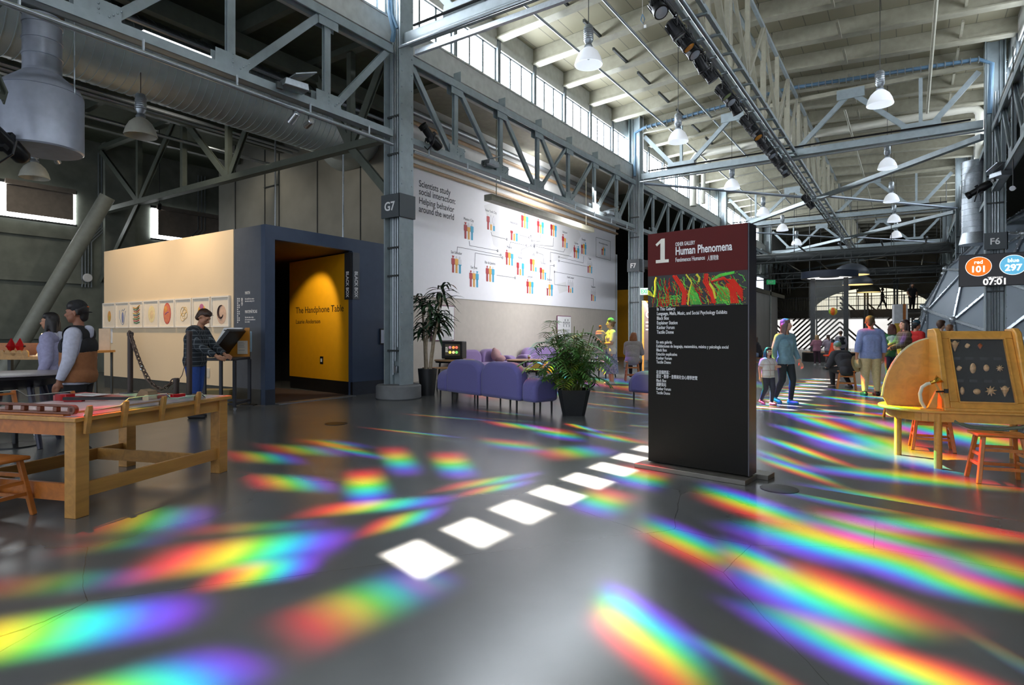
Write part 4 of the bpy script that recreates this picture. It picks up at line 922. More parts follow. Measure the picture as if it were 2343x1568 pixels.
pn = put('picture_band', MB().box(.0, SW, -.005, 0, 1.665, 1.99), M('band_black', (16, 16, 14), .45), sg)
rr = random.Random(5)
def sq(m, n, fn, rad):
    mb = MB()
    for i in range(n):
        pts = fn(); mb.tube([(min(SW-.005, max(.005, a)), -.006, min(1.985, max(1.67, b))) for a, b in pts], rad*rr.uniform(.6, 1.5), 4)
    return put('strand', mb, m, pn, smooth=0)
GR_, RE_, YE_ = M('band_green', (110, 226, 96), .5, emit=.0), M('band_red', (226, 44, 22), .5), M('band_yellow', (232, 226, 70), .5)
def wig(x0, x1, z0, z1, dx, dz, n=6):
    def f():
        x, z = rr.uniform(x0, x1), rr.uniform(z0, z1); pts = []
        for k in range(n): pts.append((x, z)); x += dx/n+rr.uniform(-.012, .012); z += dz/n+rr.uniform(-.012, .012)
        return pts
    return f
sq(GR_, 34, wig(.04, .40, 1.75, 1.97, .02, -.12), .0025); sq(RE_, 46, wig(.05, .36, 1.72, 1.97, .0, -.10), .0035); sq(GR_, 26, wig(.10, .30, 1.68, 1.80, .12, .0), .0022); sq(RE_, 50, wig(.40, .95, 1.72, 1.97, .05, -.09), .003); sq(GR_, 46, wig(.36, .95, 1.70, 1.96, .06, -.08), .0026); sq(YE_, 22, wig(.30, .95, 1.70, 1.96, .05, -.07), .0022)
mb = MB(); mb.tube([(.10, -.006, 1.975), (.085, -.006, 1.93), (.088, -.006, 1.85), (.075, -.006, 1.77)], .012, 6)
for k in range(4): mb.tube([(.075, -.006, 1.77), (.03, -.006, 1.79+.012*k), (.0, -.006, 1.80+.014*k)], .004, 4)
put('strand', mb, YE_, pn, smooth=0)
mb = MB()
for k, (a, b, c) in enumerate(((.40, .37, .40), (.41, .385, .42), (.43, .40, .43))): mb.tube([(a-.12, -.006, 1.98), (b-.02, -.006, 1.88), (a-.01, -.006, 1.80), (c-.02, -.006, 1.68)], .011, 6)
for k in range(3): mb.tube([(.62+.01*k, -.006, 1.98), (.60+.02*k, -.006, 1.90), (.66+.012*k, -.006, 1.80), (.70+.01*k, -.006, 1.69)], .010, 6)
for k in range(6): mb.tube([(.68, -.006, 1.90), (.80, -.006, 1.915+.004*k), (.90, -.006, 1.90-.012*k), (.98, -.006, 1.80-.02*k)], .007, 6)
for k in range(7): mb.tube([(.82+.012*k, -.006, 1.87), (.86+.008*k, -.006, 1.80), (.87+.012*k, -.006, 1.68)], .006, 5)
put('strand', mb, RE_, pn, smooth=0)
mb = MB()
for k in range(10): mb.tube([(.49+.006*k, -.006, 1.88-.012*k), (.455+.008*k, -.006, 1.80), (.47+.012*k, -.006, 1.68)], .0035, 4)
for k in range(10): mb.tube([(.68, -.006, 1.90+.003*k), (.76, -.006, 1.94+.003*k), (.90, -.006, 1.965+.002*k)], .0022, 4)
for k in range(16): mb.tube([(.70+.006*k, -.006, 1.885-.003*k), (.745+.007*k, -.006, 1.82), (.72+.012*k, -.006, 1.68)], .003, 4)
put('strand', mb, GR_, pn, smooth=0)
mb = MB(); mb.tube([(.42, -.006, 1.985), (.48, -.006, 1.90), (.45, -.006, 1.80), (.44, -.006, 1.68)], .008, 6); mb.tube([(.66, -.006, 1.88), (.70, -.006, 1.82), (.72, -.006, 1.73)], .012, 6); mb.tube([(.53, -.006, 1.98), (.56, -.006, 1.94), (.55, -.006, 1.90)], .012, 6)
put('strand', mb, YE_, pn, smooth=0)
mb = MB()
for i in range(170): mb.ball((rr.uniform(.3, 1.0), -.006, rr.uniform(1.675, 1.98)), .0035, 6, 4)
put('speckle', mb, YE_, pn, smooth=0)

# ------------------------------------------------------------------ lounge corner
PURP = M('lilac_upholstery', (112, 108, 172), .85, var=.06, scale=60, sheen=.3)
PURP2 = M('mauve_upholstery', (142, 118, 168), .85, var=.06, scale=60, sheen=.3)
def arch(w, h, r, z0, n=8, x0=0):           # outline with rounded top corners
    o = [(x0-w/2, z0), (x0+w/2, z0)]
    for k in range(n+1): a = pi/2*k/n; o.append((x0+w/2-r+r*cos(a), h-r*.8+r*.8*sin(a)))
    for k in range(n+1): a = pi/2+pi/2*k/n; o.append((x0-w/2+r+r*cos(a), h-r*.8+r*.8*sin(a)))
    return o
def sofa(label, loc, rz, m, group='lilac pod sofas', seats=2):
    t = thing('pod_sofa', label, 'sofa', loc, rz, group); sw = 1.14; L_ = seats*sw
    for k in range(seats):
        x = -L_/2+sw*(k+.5)
        put('backrest', MB().prism(arch(sw-.015, .87, .34, .2, x0=x), 0, .24), m, t, bevel=.07, seg=3)
        put('seat', MB().box(x-sw/2+.01, x+sw/2-.01, .2, .74, .2, .46), m, t, bevel=.06, seg=3)
        for xx in (x-.42, x+.42):
            for yy in (.07, .64): put('leg', MB().tube([(xx, yy, .22), (xx, yy, 0)], [.02, .016], 8), BLACK, t)
    for s in (-1, 1):
        x = s*(L_/2+.19)
        put('armrest', MB().prism(arch(.57, .64, .26, .2, x0=.31), x-.185, x+.185, 'x'), m, t, bevel=.07, seg=3)
        for yy in (.08, .5): put('leg', MB().tube([(x+s*.1, yy, .22), (x+s*.1, yy, 0)], [.02, .016], 8), BLACK, t)
    return t
K = V((-5.27, 8.5, 0)); e = V((-.964, .263, 0))
p = K+e*1.52; sofa('lilac two-seat pod sofa seen from behind, in front of the potted palm', (p.x, p.y, 0), math.atan2(-.263, .964), PURP)
sofa('mauve pod sofa against the wall, behind the small television', (-11.62, 15.2, 0), R(-90), PURP2)
sofa('mauve pod sofa against the wall, behind the wedge book stand', (-11.62, 18.9, 0), R(-90), PURP2)
p = F(1421, 922)
a_ = thing('pod_armchair', 'lilac pod armchair half hidden behind the black directory sign', 'armchair', (p.x+.62, p.y+.12, 0), R(-6), 'lilac pod sofas')
put('backrest', MB().prism(arch(1.06, .64, .3, .2), 0, .3), PURP, a_, bevel=.07, seg=3); put('seat', MB().box(-.5, .5, .25, .8, .2, .46), PURP, a_, bevel=.06, seg=3)
put('armrest', MB().prism(arch(.6, .5, .2, .2, x0=.42), -.62, -.5, 'x'), PURP, a_, bevel=.04, seg=3)
for x in (-.45, .45, .15):
    for y in (.06, .72): put('leg', MB().tube([(x, y, .22), (x, y, 0)], .018, 8), BLACK, a_)
TW = M('table_oak', (196, 150, 104), .4, kind='wood', scale=3)
def round_table(label, loc, r, h, legs=4, m=TW):
    t = thing('cafe_table', label, 'table', loc, .4, 'small tables of the lounge corner')
    put('tabletop', MB().lathe([(r-.01, h-.03), (r, h-.02), (r, h-.005), (r-.01, h)], n=36), m, t); put('rim', MB().lathe([(r-.03, h-.07), (r-.02, h-.03)], n=36), BLACK, t)
    for k in range(legs):
        a = 2*pi*k/legs+.3; put('leg', MB().tube([(cos(a)*r*.7, sin(a)*r*.7, h-.05), (cos(a)*r*.86, sin(a)*r*.86, 0)], [.028, .02], 8), BLACK, t)
    return t
t1 = D(1233, 843, 14.6); round_table('round oak coffee table with an open book on a wedge', (t1.x, t1.y, 0), .52, t1.z)
t2 = D(1199, 823, 18.2); round_table('small oak table with a paper cup, between the mauve sofas', (t2.x, t2.y, 0), .55, t2.z)
t3 = D(1040, 823, 14.6); round_table('dark-edged table carrying the small television', (t3.x, t3.y, 0), .5, t3.z)
t4 = D(1378, 826, 18.5); round_table('oak table beside the woman holding a baby', (t4.x, t4.y, 0), .5, t4.z)
bs = thing('book_wedge', 'wooden wedge with an open book on the round coffee table', 'book stand', (t1.x, t1.y, t1.z), R(20))
put('wedge', MB().prism([(-.2, 0), (.26, 0), (-.04, .13)], -.16, .16), WOODY, bs); put('book', MB().prism([(-.03, .135), (.28, .01), (.30, .025), (-.02, .155)], -.15, .15), WHITE, bs)
cu = thing('paper_cup', 'takeaway cup with a brown sleeve on the oak table by the mauve sofas', 'cup', (t2.x+.12, t2.y+.1, t2.z)); put('cup', MB().lathe([(.035, 0), (.045, .12), (.047, .12), (.047, .13), (.03, .14)], n=16), WHITE, cu); put('sleeve', MB().lathe([(.039, .03), (.0445, .08)], n=16, cap=False), M('kraft_sleeve', (150, 100, 62), .7), cu)
cu = dup(cu, (t4.x-.15, t4.y-.1, t4.z), label='takeaway cup on the oak table beside the woman with a baby')
jk = D(1205, 806, 18.6); solo('draped_jacket', MB().ball((0, 0, 0), (.14, .2, .2), 14, 8).ball((.08, .1, -.12), (.2, .22, .12), 14, 8).ball((-.02, -.05, .14), (.07, .1, .1), 10, 6), M('dusty_pink_cloth', (190, 150, 150), .9), 'dusty pink jacket draped over the mauve sofa beside the paper cup', 'jacket', (-11.2, jk.y, .68))
tv = thing('television', 'small boxy television showing rows of doughnuts, on the lounge table', 'television', (t3.x-.05, t3.y-.05, t3.z), R(20))
s_ = .27
put('case', MB().box(-s_, s_, 0, .36, .02, .45), BLACK, tv, bevel=.02); put('screen', MB().box(-s_+.1, s_-.05, -.006, 0, .10, .38), M('screen_lit', (60, 54, 40), .2, emit=.6), tv); put('foot', MB().box(-.2, .2, .05, .3, 0, .02), BLACK, tv)
for i, (c, x, z) in enumerate([((170, 120, 140), -.04, .30), ((240, 150, 70), .05, .30), ((220, 110, 90), .13, .30), ((240, 220, 90), -.04, .18), ((240, 210, 150), .05, .18), ((120, 200, 100), .13, .18)]):
    put('picture', MB().lathe([(.015, -.004), (.036, -.004), (.036, .004), (.015, .004)], (x, -.008, z), 14, Matrix.Rotation(pi/2, 4, 'X')), M('screen_%d' % i, c, .3, emit=1.2), tv)
textlines(tv, M('screen_text', (230, 230, 220), .3, emit=1.0), -.16, -.08, .30, 4, .035, -.008)
bd = thing('planter_board', 'low oak board in front of the tall corner plant', 'shelf', (-8.75, 9.9, 0), R(56)); q = D(975, 843, 13.3)
put('board', MB().box(-.1, .75, .40, .70, q.z-.03, q.z), TW, bd); put('support', MB().box(.0, .05, .3, .6, 0, q.z-.03).box(.6, .65, .3, .6, 0, q.z-.03), BLACK, bd)
# plants
LEAF = M('palm_leaf', (84, 134, 60), .4, var=.35, scale=14, spec=.6); LEAF2 = M('dracaena_leaf', (40, 66, 42), .4, var=.3, scale=10, spec=.6); LEAF3 = M('lit_leaf', (150, 170, 50), .4, var=.3)
BARK = M('pale_cane', (176, 160, 136), .8, scale=14, var=.2); SOIL = M('potting_soil', (46, 34, 26), .95)
POT = M('black_planter', (36, 38, 40), .45)
def leaf(mb, p0, d, L_, w, droop, n=5):
    d = V(d).normalized(); pts = []; p = V(p0); side = d.cross(V((0, 0, 1)))
    side = side.normalized() if side.length > .01 else V((1, 0, 0))
    vs = []
    for k in range(n+1):
        t = k/n; ww = w*sin(pi*min(1, .12+t*.88))**.8 if k < n else .002
        vs += [tuple(p-side*ww), tuple(p+V((0, 0, -ww*.3))), tuple(p+side*ww)]
        d2 = (d+V((0, 0, -droop*t*1.6))).normalized(); p = p+d2*L_/n
    fs = []
    for k in range(n): fs += [(3*k, 3*k+1, 3*k+4, 3*k+3), (3*k+1, 3*k+2, 3*k+5, 3*k+4)]
    mb.add(vs, fs)
r2 = random.Random(11)
pt = F(1312, 949)
pl_ = thing('potted_palm', 'bushy bamboo palm in a square black planter at the end of the sofa', 'plant', (pt.x, pt.y, 0), R(30))
mb = MB(); v8 = []
def sq_ring(h, r, c=.05): return [(x, y, h) for x, y in ((-r+c, -r), (r-c, -r), (r, -r+c), (r, r-c), (r-c, r), (-r+c, r), (-r, r-c), (-r, -r+c))]
rings = [sq_ring(0, .185), sq_ring(.44, .275, .07), sq_ring(.44, .255, .07), sq_ring(.36, .25, .07)]
vs_ = [q for g in rings for q in g]; mb.add(vs_, [tuple(range(8))[::-1]]+[(i*8+k, i*8+(k+1) % 8, i*8+8+(k+1) % 8, i*8+8+k) for i in range(3) for k in range(8)])
put('planter', mb, POT, pl_); put('soil', MB().lathe([(.01, .38), (.26, .385)], n=8, cap=False), SOIL, pl_)
st, fo, fo2 = MB(), MB(), MB()
for i in range(38):
    a = r2.uniform(0, 2*pi); rr_ = r2.uniform(.02, .17); b = V((rr_*cos(a), rr_*sin(a), .37)); H_ = r2.uniform(.35, 1.3) if i > 11 else r2.uniform(1.1, 1.62)
    lean = V((cos(a), sin(a), 0))*r2.uniform(.08, .5)*(H_/1.6); top = b+lean+V((0, 0, H_*.72)); mid = (b+top)/2+V((-lean.x*.2, -lean.y*.2, .03))
    st.tube([b, mid, top], [.012, .010, .007], 6)
    for j in range(r2.randint(2, 4)):
        a2 = r2.uniform(0, 2*pi); dr = V((cos(a2), sin(a2), r2.uniform(.5, 1.3))).normalized(); L_ = r2.uniform(.34, .62); pos = top-V((0, 0, r2.uniform(0, H_*.45))); pts = [pos.copy()]; d = dr.copy()
        for k in range(10):
            d = (d+V((0, 0, -.16))).normalized(); pos = pos+d*L_/10; pts.append(pos.copy())
        st.tube(pts, .004, 4)
        tgt = fo2 if r2.random() < .14 else fo  # some fronds get a yellower lit tone, light painted into their colour
        for k in range(2, 11):
            dd = (pts[k]-pts[k-1]).normalized(); sd = dd.cross(V((0, 0, 1))); sd = sd.normalized() if sd.length > .01 else V((1, 0, 0))
            for s in (-1, 1): leaf(tgt, pts[k], dd*.55+sd*s+V((0, 0, .1)), r2.uniform(.13, .22)*(1 if k < 9 else .8), .018, .5, 3)
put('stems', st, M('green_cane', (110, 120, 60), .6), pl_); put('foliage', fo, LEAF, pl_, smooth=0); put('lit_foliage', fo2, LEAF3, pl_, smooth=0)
dr_ = thing('dracaena', 'tall corner plant with bare canes and drooping dark leaves beside column G7', 'plant', (-8.98, 9.93, 0))
put('pot', MB().lathe([(.16, 0), (.21, .55), (.215, .6), (.19, .6), (.18, .52)], n=28), POT, dr_); put('soil', MB().lathe([(.01, .53), (.18, .54)], n=20, cap=False), SOIL, dr_)
cn, lf = MB(), MB()
for i, (x, y, h) in enumerate(((-.1, .02, 2.15), (.02, -.06, 1.95), (.1, .04, 1.62), (.06, .1, 2.3), (-.04, -.02, 1.5), (.15, -.05, 1.72))):
    tp = V((x*2.0+.12*(i % 2), y*2, h)); cn.tube([(x*.6, y*.6, .5), (x*1.1, y*1.1, h*.55), tuple(tp)], [.034, .028, .024], 10)
    for j in range(34):
        a = r2.uniform(0, 2*pi); z = r2.uniform(-.25, .12)
        leaf(lf, tp+V((0, 0, z)), (cos(a), sin(a), r2.uniform(-.1, .9)), r2.uniform(.36, .6), .036, r2.uniform(.7, 1.3), 6)
put('canes', cn, BARK, dr_); put('foliage', lf, LEAF2, dr_, smooth=0)
# stroller behind the palm
sp_ = D(1315, 880, 15.2); s = thing('stroller', 'black baby stroller half hidden behind the potted palm', 'stroller', (sp_.x, sp_.y, 0), R(30))
for x, y, r in ((-.38, -.22, .13), (-.38, .22, .13), (.36, -.24, .16), (.36, .24, .16)):
    put('wheel', MB().lathe([(r-.035, -.02), (r, -.015), (r, .015), (r-.035, .02)], (x, y, r), 22, Matrix.Rotation(pi/2, 4, 'X'), cap=False).lathe([(.005, -.02), (.03, -.02), (.03, .02), (.005, .02)], (x, y, r), 10, Matrix.Rotation(pi/2, 4, 'X')).bar((x-r*.85, y, r), (x+r*.85, y, r), .01, .02).bar((x, y, .03), (x, y, 2*r-.03), .01, .02), BLACK, s)
mb = MB()
for y in (-.24, .24): mb.tube([(-.38, y, .13), (0, y, .45), (.3, y, .75), (.62, y, 1.0)], .014, 8); mb.tube([(.36, y, .16), (0, y, .5), (-.3, y, .7)], .014, 8)
mb.tube([(.62, -.24, 1.0), (.66, 0, 1.02), (.62, .24, 1.0)], .018, 8)
put('frame', mb, GALV, s); put('seat', MB().prism([(-.32, .42), (-.05, .4), (.2, .85), (.12, .9), (-.1, .52), (-.32, .52)], -.2, .2), BLACK, s, bevel=.02)
put('canopy', MB().ball((-.08, 0, .82), (.30, .23, .2), 18, 10, (0, R(-20), 0)), M('black_fabric', (28, 28, 32), .9), s); put('basket', MB().box(-.25, .25, -.18, .18, .2, .34), BLACK, s, bevel=.03)

# ------------------------------------------------------------------ stools
def stool_proto(m=WOODO):
    t = bpy.data.objects.new('wooden_stool', None); COL.objects.link(t); h = .46
    mb = MB(); mb.prism([(-.21, -.13), (.21, -.13), (.21, .13), (-.21, .13)], h-.03, h, 'z'); put('seat', mb, m, t, bevel=.012)
    put('hand_slot', MB().lathe([(.005, 0), (.018, 0)], (0, 0, h+.0012), 12, Matrix.Diagonal((2.2, 1, 1, 1)), cap=True), M('slot_dark', (60, 34, 16), .8), t)
    ft, tp = {}, {}
    for i, (sx, sy) in enumerate(((-1, -1), (1, -1), (1, 1), (-1, 1))):
        a, b = V((sx*.15, sy*.085, h-.03)), V((sx*.205, sy*.15, 0)); ft[i], tp[i] = b, a
        put('leg', MB().bar(a, b, .036, .036, (1, 0, 0)), m, t, bevel=.005)
    for i in range(4):
        j = (i+1) % 4
        for z in ((.14, .31) if i % 2 == 0 else (.17, .26)):
            k = 1-z/(h-.03); put('rung', MB().bar(ft[i]*k+tp[i]*(1-k), ft[j]*k+tp[j]*(1-k), .018, .028), m, t)
    return t
st0 = stool_proto(); tag(st0, 'orange wooden stool in front of the shell display table, cut by no edge', 'stool', 'wooden stools'); p = (F(2224, 1087)+F(2337, 1111))/2
st0.location = (.70, 7.16, 0); st0.rotation_euler = (0, 0, R(14)); st0['label'] = 'orange wooden stool standing in front of the shell display table'
def stool(x, y, rz, label): return dup(st0, (x, y, 0), rz, label)
p = (F(2097, 1026)+F(2170, 1040))/2; stool(p.x, p.y+.14, R(5), 'wooden stool seen through the legs of the shell display table')
p = F(2037, 955); stool(p.x+.16, p.y, R(40), 'wooden stool tucked behind the rounded end of the shell display table')
stool(-5.74, 1.50, R(20), 'orange wooden stool at the left edge beside the workbench')
p = F(1937, 890); SEAT_BOY = p; stool(p.x, p.y, R(8), 'wooden stool under the seated person in a dark hoodie')
p = F(1447, 872); SEAT_GREY = p; stool(p.x, p.y, R(30), 'wooden stool under the person with a grey hoodie by column F7').scale = (1, 1, 1.25)
p = F(1736, 836); SEAT_EDGE = p; stool(p.x, p.y, R(10), 'wooden stool far back at the right edge of the directory sign')

# ------------------------------------------------------------------ workbench
TB = V((-5.186, 1.84, 0)); TR = R(19.8); TH = .765
wbn = thing('workbench', 'sturdy wooden exhibit workbench with clear guards at lower left', 'workbench', TB, TR)
W_, L_ = 1.25, 1.60
put('tabletop', MB().box(-W_-.03, .03, -.03, L_+.03, TH-.035, TH), WOODB, wbn, bevel=.006); put('laminate', MB().box(-W_+.01, -.01, .01, L_-.01, TH, TH+.003), M('grey_lilac_laminate', (190, 176, 186), .25), wbn)
for x, y in ((-.11, 0), (-.11, L_-.11), (-W_, 0), (-W_, L_-.11)): put('leg', MB().box(x, x+.11, y, y+.11, 0, TH-.035), WOODB, wbn, bevel=.004)
put('apron', MB().box(-.05, -.02, .11, L_-.11, .62, TH-.035), WOODB, wbn); put('apron', MB().box(-W_+.02, -W_+.05, .11, L_-.11, .62, TH-.035), WOODB, wbn); put('apron', MB().box(-W_+.11, -.11, .02, .05, .62, TH-.035), WOODO, wbn); put('apron', MB().box(-W_+.11, -.11, L_-.05, L_-.02, .62, TH-.035), WOODB, wbn)
put('stretcher', MB().box(-.06, -.03, .11, L_-.11, .14, .25), WOODB, wbn); put('stretcher', MB().box(-W_+.03, -W_+.06, .11, L_-.11, .14, .25), WOODB, wbn); put('stretcher', MB().box(-W_+.11, -.11, .03, .06, .12, .25), WOODO, wbn); put('stretcher', MB().box(-W_+.05, -.05, L_-.40, L_-.37, .14, .25), WOODB, wbn)
for y in (.06, .376, .75, 1.15): put('peg', MB().prism([(.02, TH-.13), (.045, TH-.13), (.075, TH+.06), (.07, TH+.085), (.055, TH+.085), (.03, TH+.03)], y-.02, y+.02), WOODB, wbn, bevel=.004)
CLR = M('clear_acrylic', (226, 236, 236), .05, var=.0, trans=.96); EDG = M('acrylic_edge', (226, 232, 226), .2, var=.0)
def guard(x, prof, lab='guard'):
    o = put('clear_guard', MB().prism(prof+[(prof[-1][0], TH+.004), (prof[0][0], TH+.004)], x, x+.005, 'x'), CLR, wbn, smooth=0)
    put('guard_edge', MB().tube([(x+.0025, a, b) for a, b in prof], .0035, 5), EDG, o)
guard(.035, [(.03, TH+.01), (.06, TH+.04), (.34, TH+.05), (.42, TH+.10), (.80, TH+.10), (.84, TH+.06), (.92, TH+.05), (1.22, TH+.055), (1.26, TH+.02)])
guard(-W_-.02, [(.02, TH+.01), (.03, TH+.13), (.5, TH+.13), (.58, TH+.07), (1.0, TH+.07), (1.06, TH+.01)])
for y in (.10, .46, 1.0): put('guard_post', MB().bar((-W_+.02, y, TH), (-W_-.01, y, TH+.13 if y < .9 else TH+.07), .022, .03, (0, 1, 0)), WOODO, wbn)
put('guard_rail', MB().bar((-W_+.01, .1, TH+.105), (-W_+.01, .46, TH+.105), .014, .018), WOODO, wbn)
def bl_(x, y, z=0): q = Matrix.Translation(TB) @ Matrix.Rotation(TR, 4, 'Z') @ V((x, y, TH+.003+z)); return q
RACK = M('brown_rail', (112, 58, 34), .35, kind='wood', scale=4)
t = thing('slotted_rail', 'dark brown slotted wooden rail along the near edge of the workbench', 'rail', bl_(-.62, .03), TR)
mb = MB(); w2 = .56
mb.box(-w2, w2, -.018, .018, .012, .030); mb.box(-w2, w2, -.018, .018, .068, .086)
for i in range(8): x = -w2+.0+i*(2*w2)/7; mb.box(x-.02, x+.02, -.018, .018, .03, .068)
mb.lathe([(.037, -.018), (.037, .018)], (w2, 0, .049), 16, Matrix.Rotation(pi/2, 4, 'X')); mb.lathe([(.037, -.018), (.037, .018)], (-w2, 0, .049), 16, Matrix.Rotation(pi/2, 4, 'X'))
put('rail', mb, RACK, t, bevel=.005); put('foot_strip', MB().box(-w2, w2-.06, -.03, .03, 0, .012), WOODO, t)
PINK = M('pinkish_board', (226, 196, 196), .35, var=.04); REDA = M('red_acrylic', (170, 18, 26), .15, var=.05)
t = thing('sliding_board', 'pale pink plywood board lying on the middle of the workbench', 'board', bl_(-.62, .62), TR); put('board', MB().box(-.42, .42, -.46, .36, 0, .018), PINK, t); put('edge', MB().box(-.425, .425, -.465, .365, .0, .012), WOODB, t)
t = thing('sign_strip', 'white printed strip on a pink ramp behind the red blocks', 'sign', bl_(-.95, .95), TR); put('ramp', MB().prism([(-.28, 0), (.32, 0), (.32, .02), (-.28, .05)], -.16, .16, 'y'), M('rose_board', (206, 110, 110), .4), t); put('strip', MB().box(-.2, .12, -.10, .08, .045, .05), WHITE, t); put('print_line', MB().box(-.12, .04, -.02, -.005, .05, .0512), LETB, t)
for i, (x, y, dx, dy, dz, l) in enumerate([(-1.0, .72, .13, .09, .06, 'red acrylic block beside the white printed strip'), (-.82, .66, .16, .05, .04, 'long low red acrylic block on the pink board'), (-.52, 1.12, .10, .08, .05, 'red acrylic block beside the wooden roller'), (-.42, 1.22, .09, .07, .045, 'red acrylic block behind the second peg'),
    (-.30, 1.28, .12, .06, .04, 'red acrylic block nearest the post bases'), (-.62, 1.30, .12, .06, .035, 'small red acrylic block against the green sheet')]):
    solo('red_block', MB().box(-dx/2, dx/2, -dy/2, dy/2, 0, dz), REDA, l, 'block', bl_(x, y, .018 if i < 2 else 0), TR+.3*i, 'red acrylic blocks on the workbench', bevel=.006)
t = thing('roller_arm', 'dark pivoting arm ending in a pale wooden roller on the workbench', 'arm', bl_(-.45, .70), TR); put('arm', MB().bar((-.42, -.1, .05), (.12, .2, .035), .03, .025), BLACK, t); put('roller', MB().lathe([(.035, -.045), (.035, .045)], (.17, .24, .035), 16, Matrix.Rotation(pi/2, 4, 'X')), M('pale_roller', (214, 186, 140), .5), t); put('brush', MB().prism([(.05, .05), (.2, .05), (.18, .10), (.10, .115)], .2, .3, 'y'), M('brown_brush', (130, 108, 80), .8), t)
solo('green_sheet', MB().box(-.42, .42, -.18, .18, 0, .004), M('pale_green_sheet', (196, 236, 190), .3), 'pale green sheet at the far end of the workbench', 'sheet', bl_(-.62, 1.36), TR)
# chain on posts
CHN = M('rusty_chain', (96, 78, 68), .45, .5); PST = M('iron_post', (62, 50, 46), .5, .3)
def post(x, y, h, r, lab, base=True):
    t = thing('iron_post', lab, 'post', bl_(x, y), TR, 'iron posts of the hanging chain exhibit'); put('tube', MB().tube([(0, 0, .0), (0, 0, h)], r, 14), PST, t)
    if base: put('base_plate', MB().box(-.08, .08, -.06, .06, 0, .008), STEEL_D, t)
    put('cap', MB().lathe([(r*1.15, h-.03), (r*1.2, h), (r*.9, h+.012)], n=14), PST, t); return t
post(-1.14, 1.53, .63, .026, 'tall iron post carrying the top of the hanging chain'); post(-.53, 1.50, .16, .026, 'short iron post at the lower end of the hanging chain'); post(-.39, 1.52, .64, .026, 'tall iron post in front of the man in the plaid shirt')
ca, cb = bl_(-1.12, 1.51, .62), bl_(-.55, 1.49, .155)
ch = thing('hanging_chain', 'heavy rusty chain sagging between the iron posts', 'chain', ca)
lk = MB(); 
for k in range(16):
    a = 2*pi*k/16
ring = [(.018*cos(2*pi*k/14), .034*sin(2*pi*k/14) if True else 0, 0) for k in range(15)]
link = MB().tube(ring, .007, 6, cap=False)
# sag path: steep fall, low over the bench, short rise
def cpath(t):
    x = t; z = .62*(1-t)**2.0 + .155*t**3 - .30*t*(1-t)**1.0*.95
    return ca.lerp(cb, t)*1.0 if 0 else V((ca.x+(cb.x-ca.x)*x, ca.y+(cb.y-ca.y)*x, TH+.012+max(.02, z)))
pts = [cpath(i/200) for i in range(201)]; acc_, nxt, k = 0, 0, 0
for i in range(1, 201):
    sg_ = (pts[i]-pts[i-1]).length; acc_ += sg_
    if acc_ >= nxt:
        nxt += .047; d = (pts[i]-pts[i-1]).normalized(); q = d.to_track_quat('Y', 'Z').to_matrix().to_4x4()
        o = bpy.data.objects.new('link', None) if 0 else None
        mtx = Matrix.Translation(pts[i]-ca) @ q @ Matrix.Rotation(pi/2*(k % 2), 4, 'Y'); k += 1
        put('link', MB().xf(link, mtx), CHN, ch)
solo('bead_chain', MB().tube([bl_(-1.10, 1.5, .62)-ca, bl_(-1.02, 1.5, .38)-ca, bl_(-.92, 1.5, .16)-ca, bl_(-.75, 1.5, .02)-ca, bl_(-.58, 1.5, .06)-ca, bl_(-.46, 1.5, .2)-ca, bl_(-.40, 1.5, .38)-ca], .004, 6), CHN, 'thin bead chain hanging beside the heavy chain', 'chain', ca)
solo('bead_joint', MB().ball((0, 0, 0), .014).ball((0, 0, .03), .014), CHROME, 'pair of shiny beads on the thin bead chain', 'beads', bl_(-.965, 1.5, .255))

# ------------------------------------------------------------------ far left exhibits
rt_ = D(35, 860, 7.3)
t = thing('round_table', 'large round grey exhibit table on dark legs at the left edge', 'table', (rt_.x, rt_.y, 0), 0); h = .9
put('tabletop', MB().lathe([(.55, h-.02), (.62, h-.012), (.62, h), (.60, h+.006)], n=40), M('grey_top', (176, 168, 172), .3), t); put('bowl', MB().lathe([(.12, h-.2), (.40, h-.14), (.58, h-.05), (.59, h-.02)], n=40), M('dark_bowl', (44, 38, 42), .3), t)
for a in (0.2, 1.77, 3.34, 4.9): put('leg', MB().tube([(cos(a)*.3, sin(a)*.3, h-.15), (cos(a)*.5, sin(a)*.5, 0)], [.04, .03], 10), M('dark_leg', (48, 48, 62), .3, .3), t)
put('foot', MB().lathe([(.25, 0), (.25, .015), (.03, .03), (.03, .75)], n=28), BLACK, t)
eb = D(70, 812, 10.2)
t = thing('exhibit_bench', 'wooden exhibit bench with a scalloped rail behind the round table', 'bench', (eb.x, eb.y, 0), YAW); h = 1.0
put('top', MB().box(-.8, .75, -.3, .4, h-.05, h), WOODB, t); mb = MB(); mb.box(-.8, .2, -.3, -.27, h, h+.06)
for i in range(10): mb.lathe([(.05, -.015), (.05, .015)], (-.75+i*.1, -.285, h+.06), 14, Matrix.Rotation(pi/2, 4, 'X'))
put('scalloped_rail', mb, WOODB, t); put('back_rail', MB().box(-.8, .2, .3, .33, h, h+.22), WOODO, t)
for x in (-.7, .65):
    for y in (-.25, .35): put('leg', MB().box(x, x+.06, y, y+.06, 0, h-.05), STEEL_D, t)
def EB(x, y, z): return Matrix.Translation((eb.x, eb.y, 0)) @ Matrix.Rotation(YAW, 4, 'Z') @ V((x, y, z))
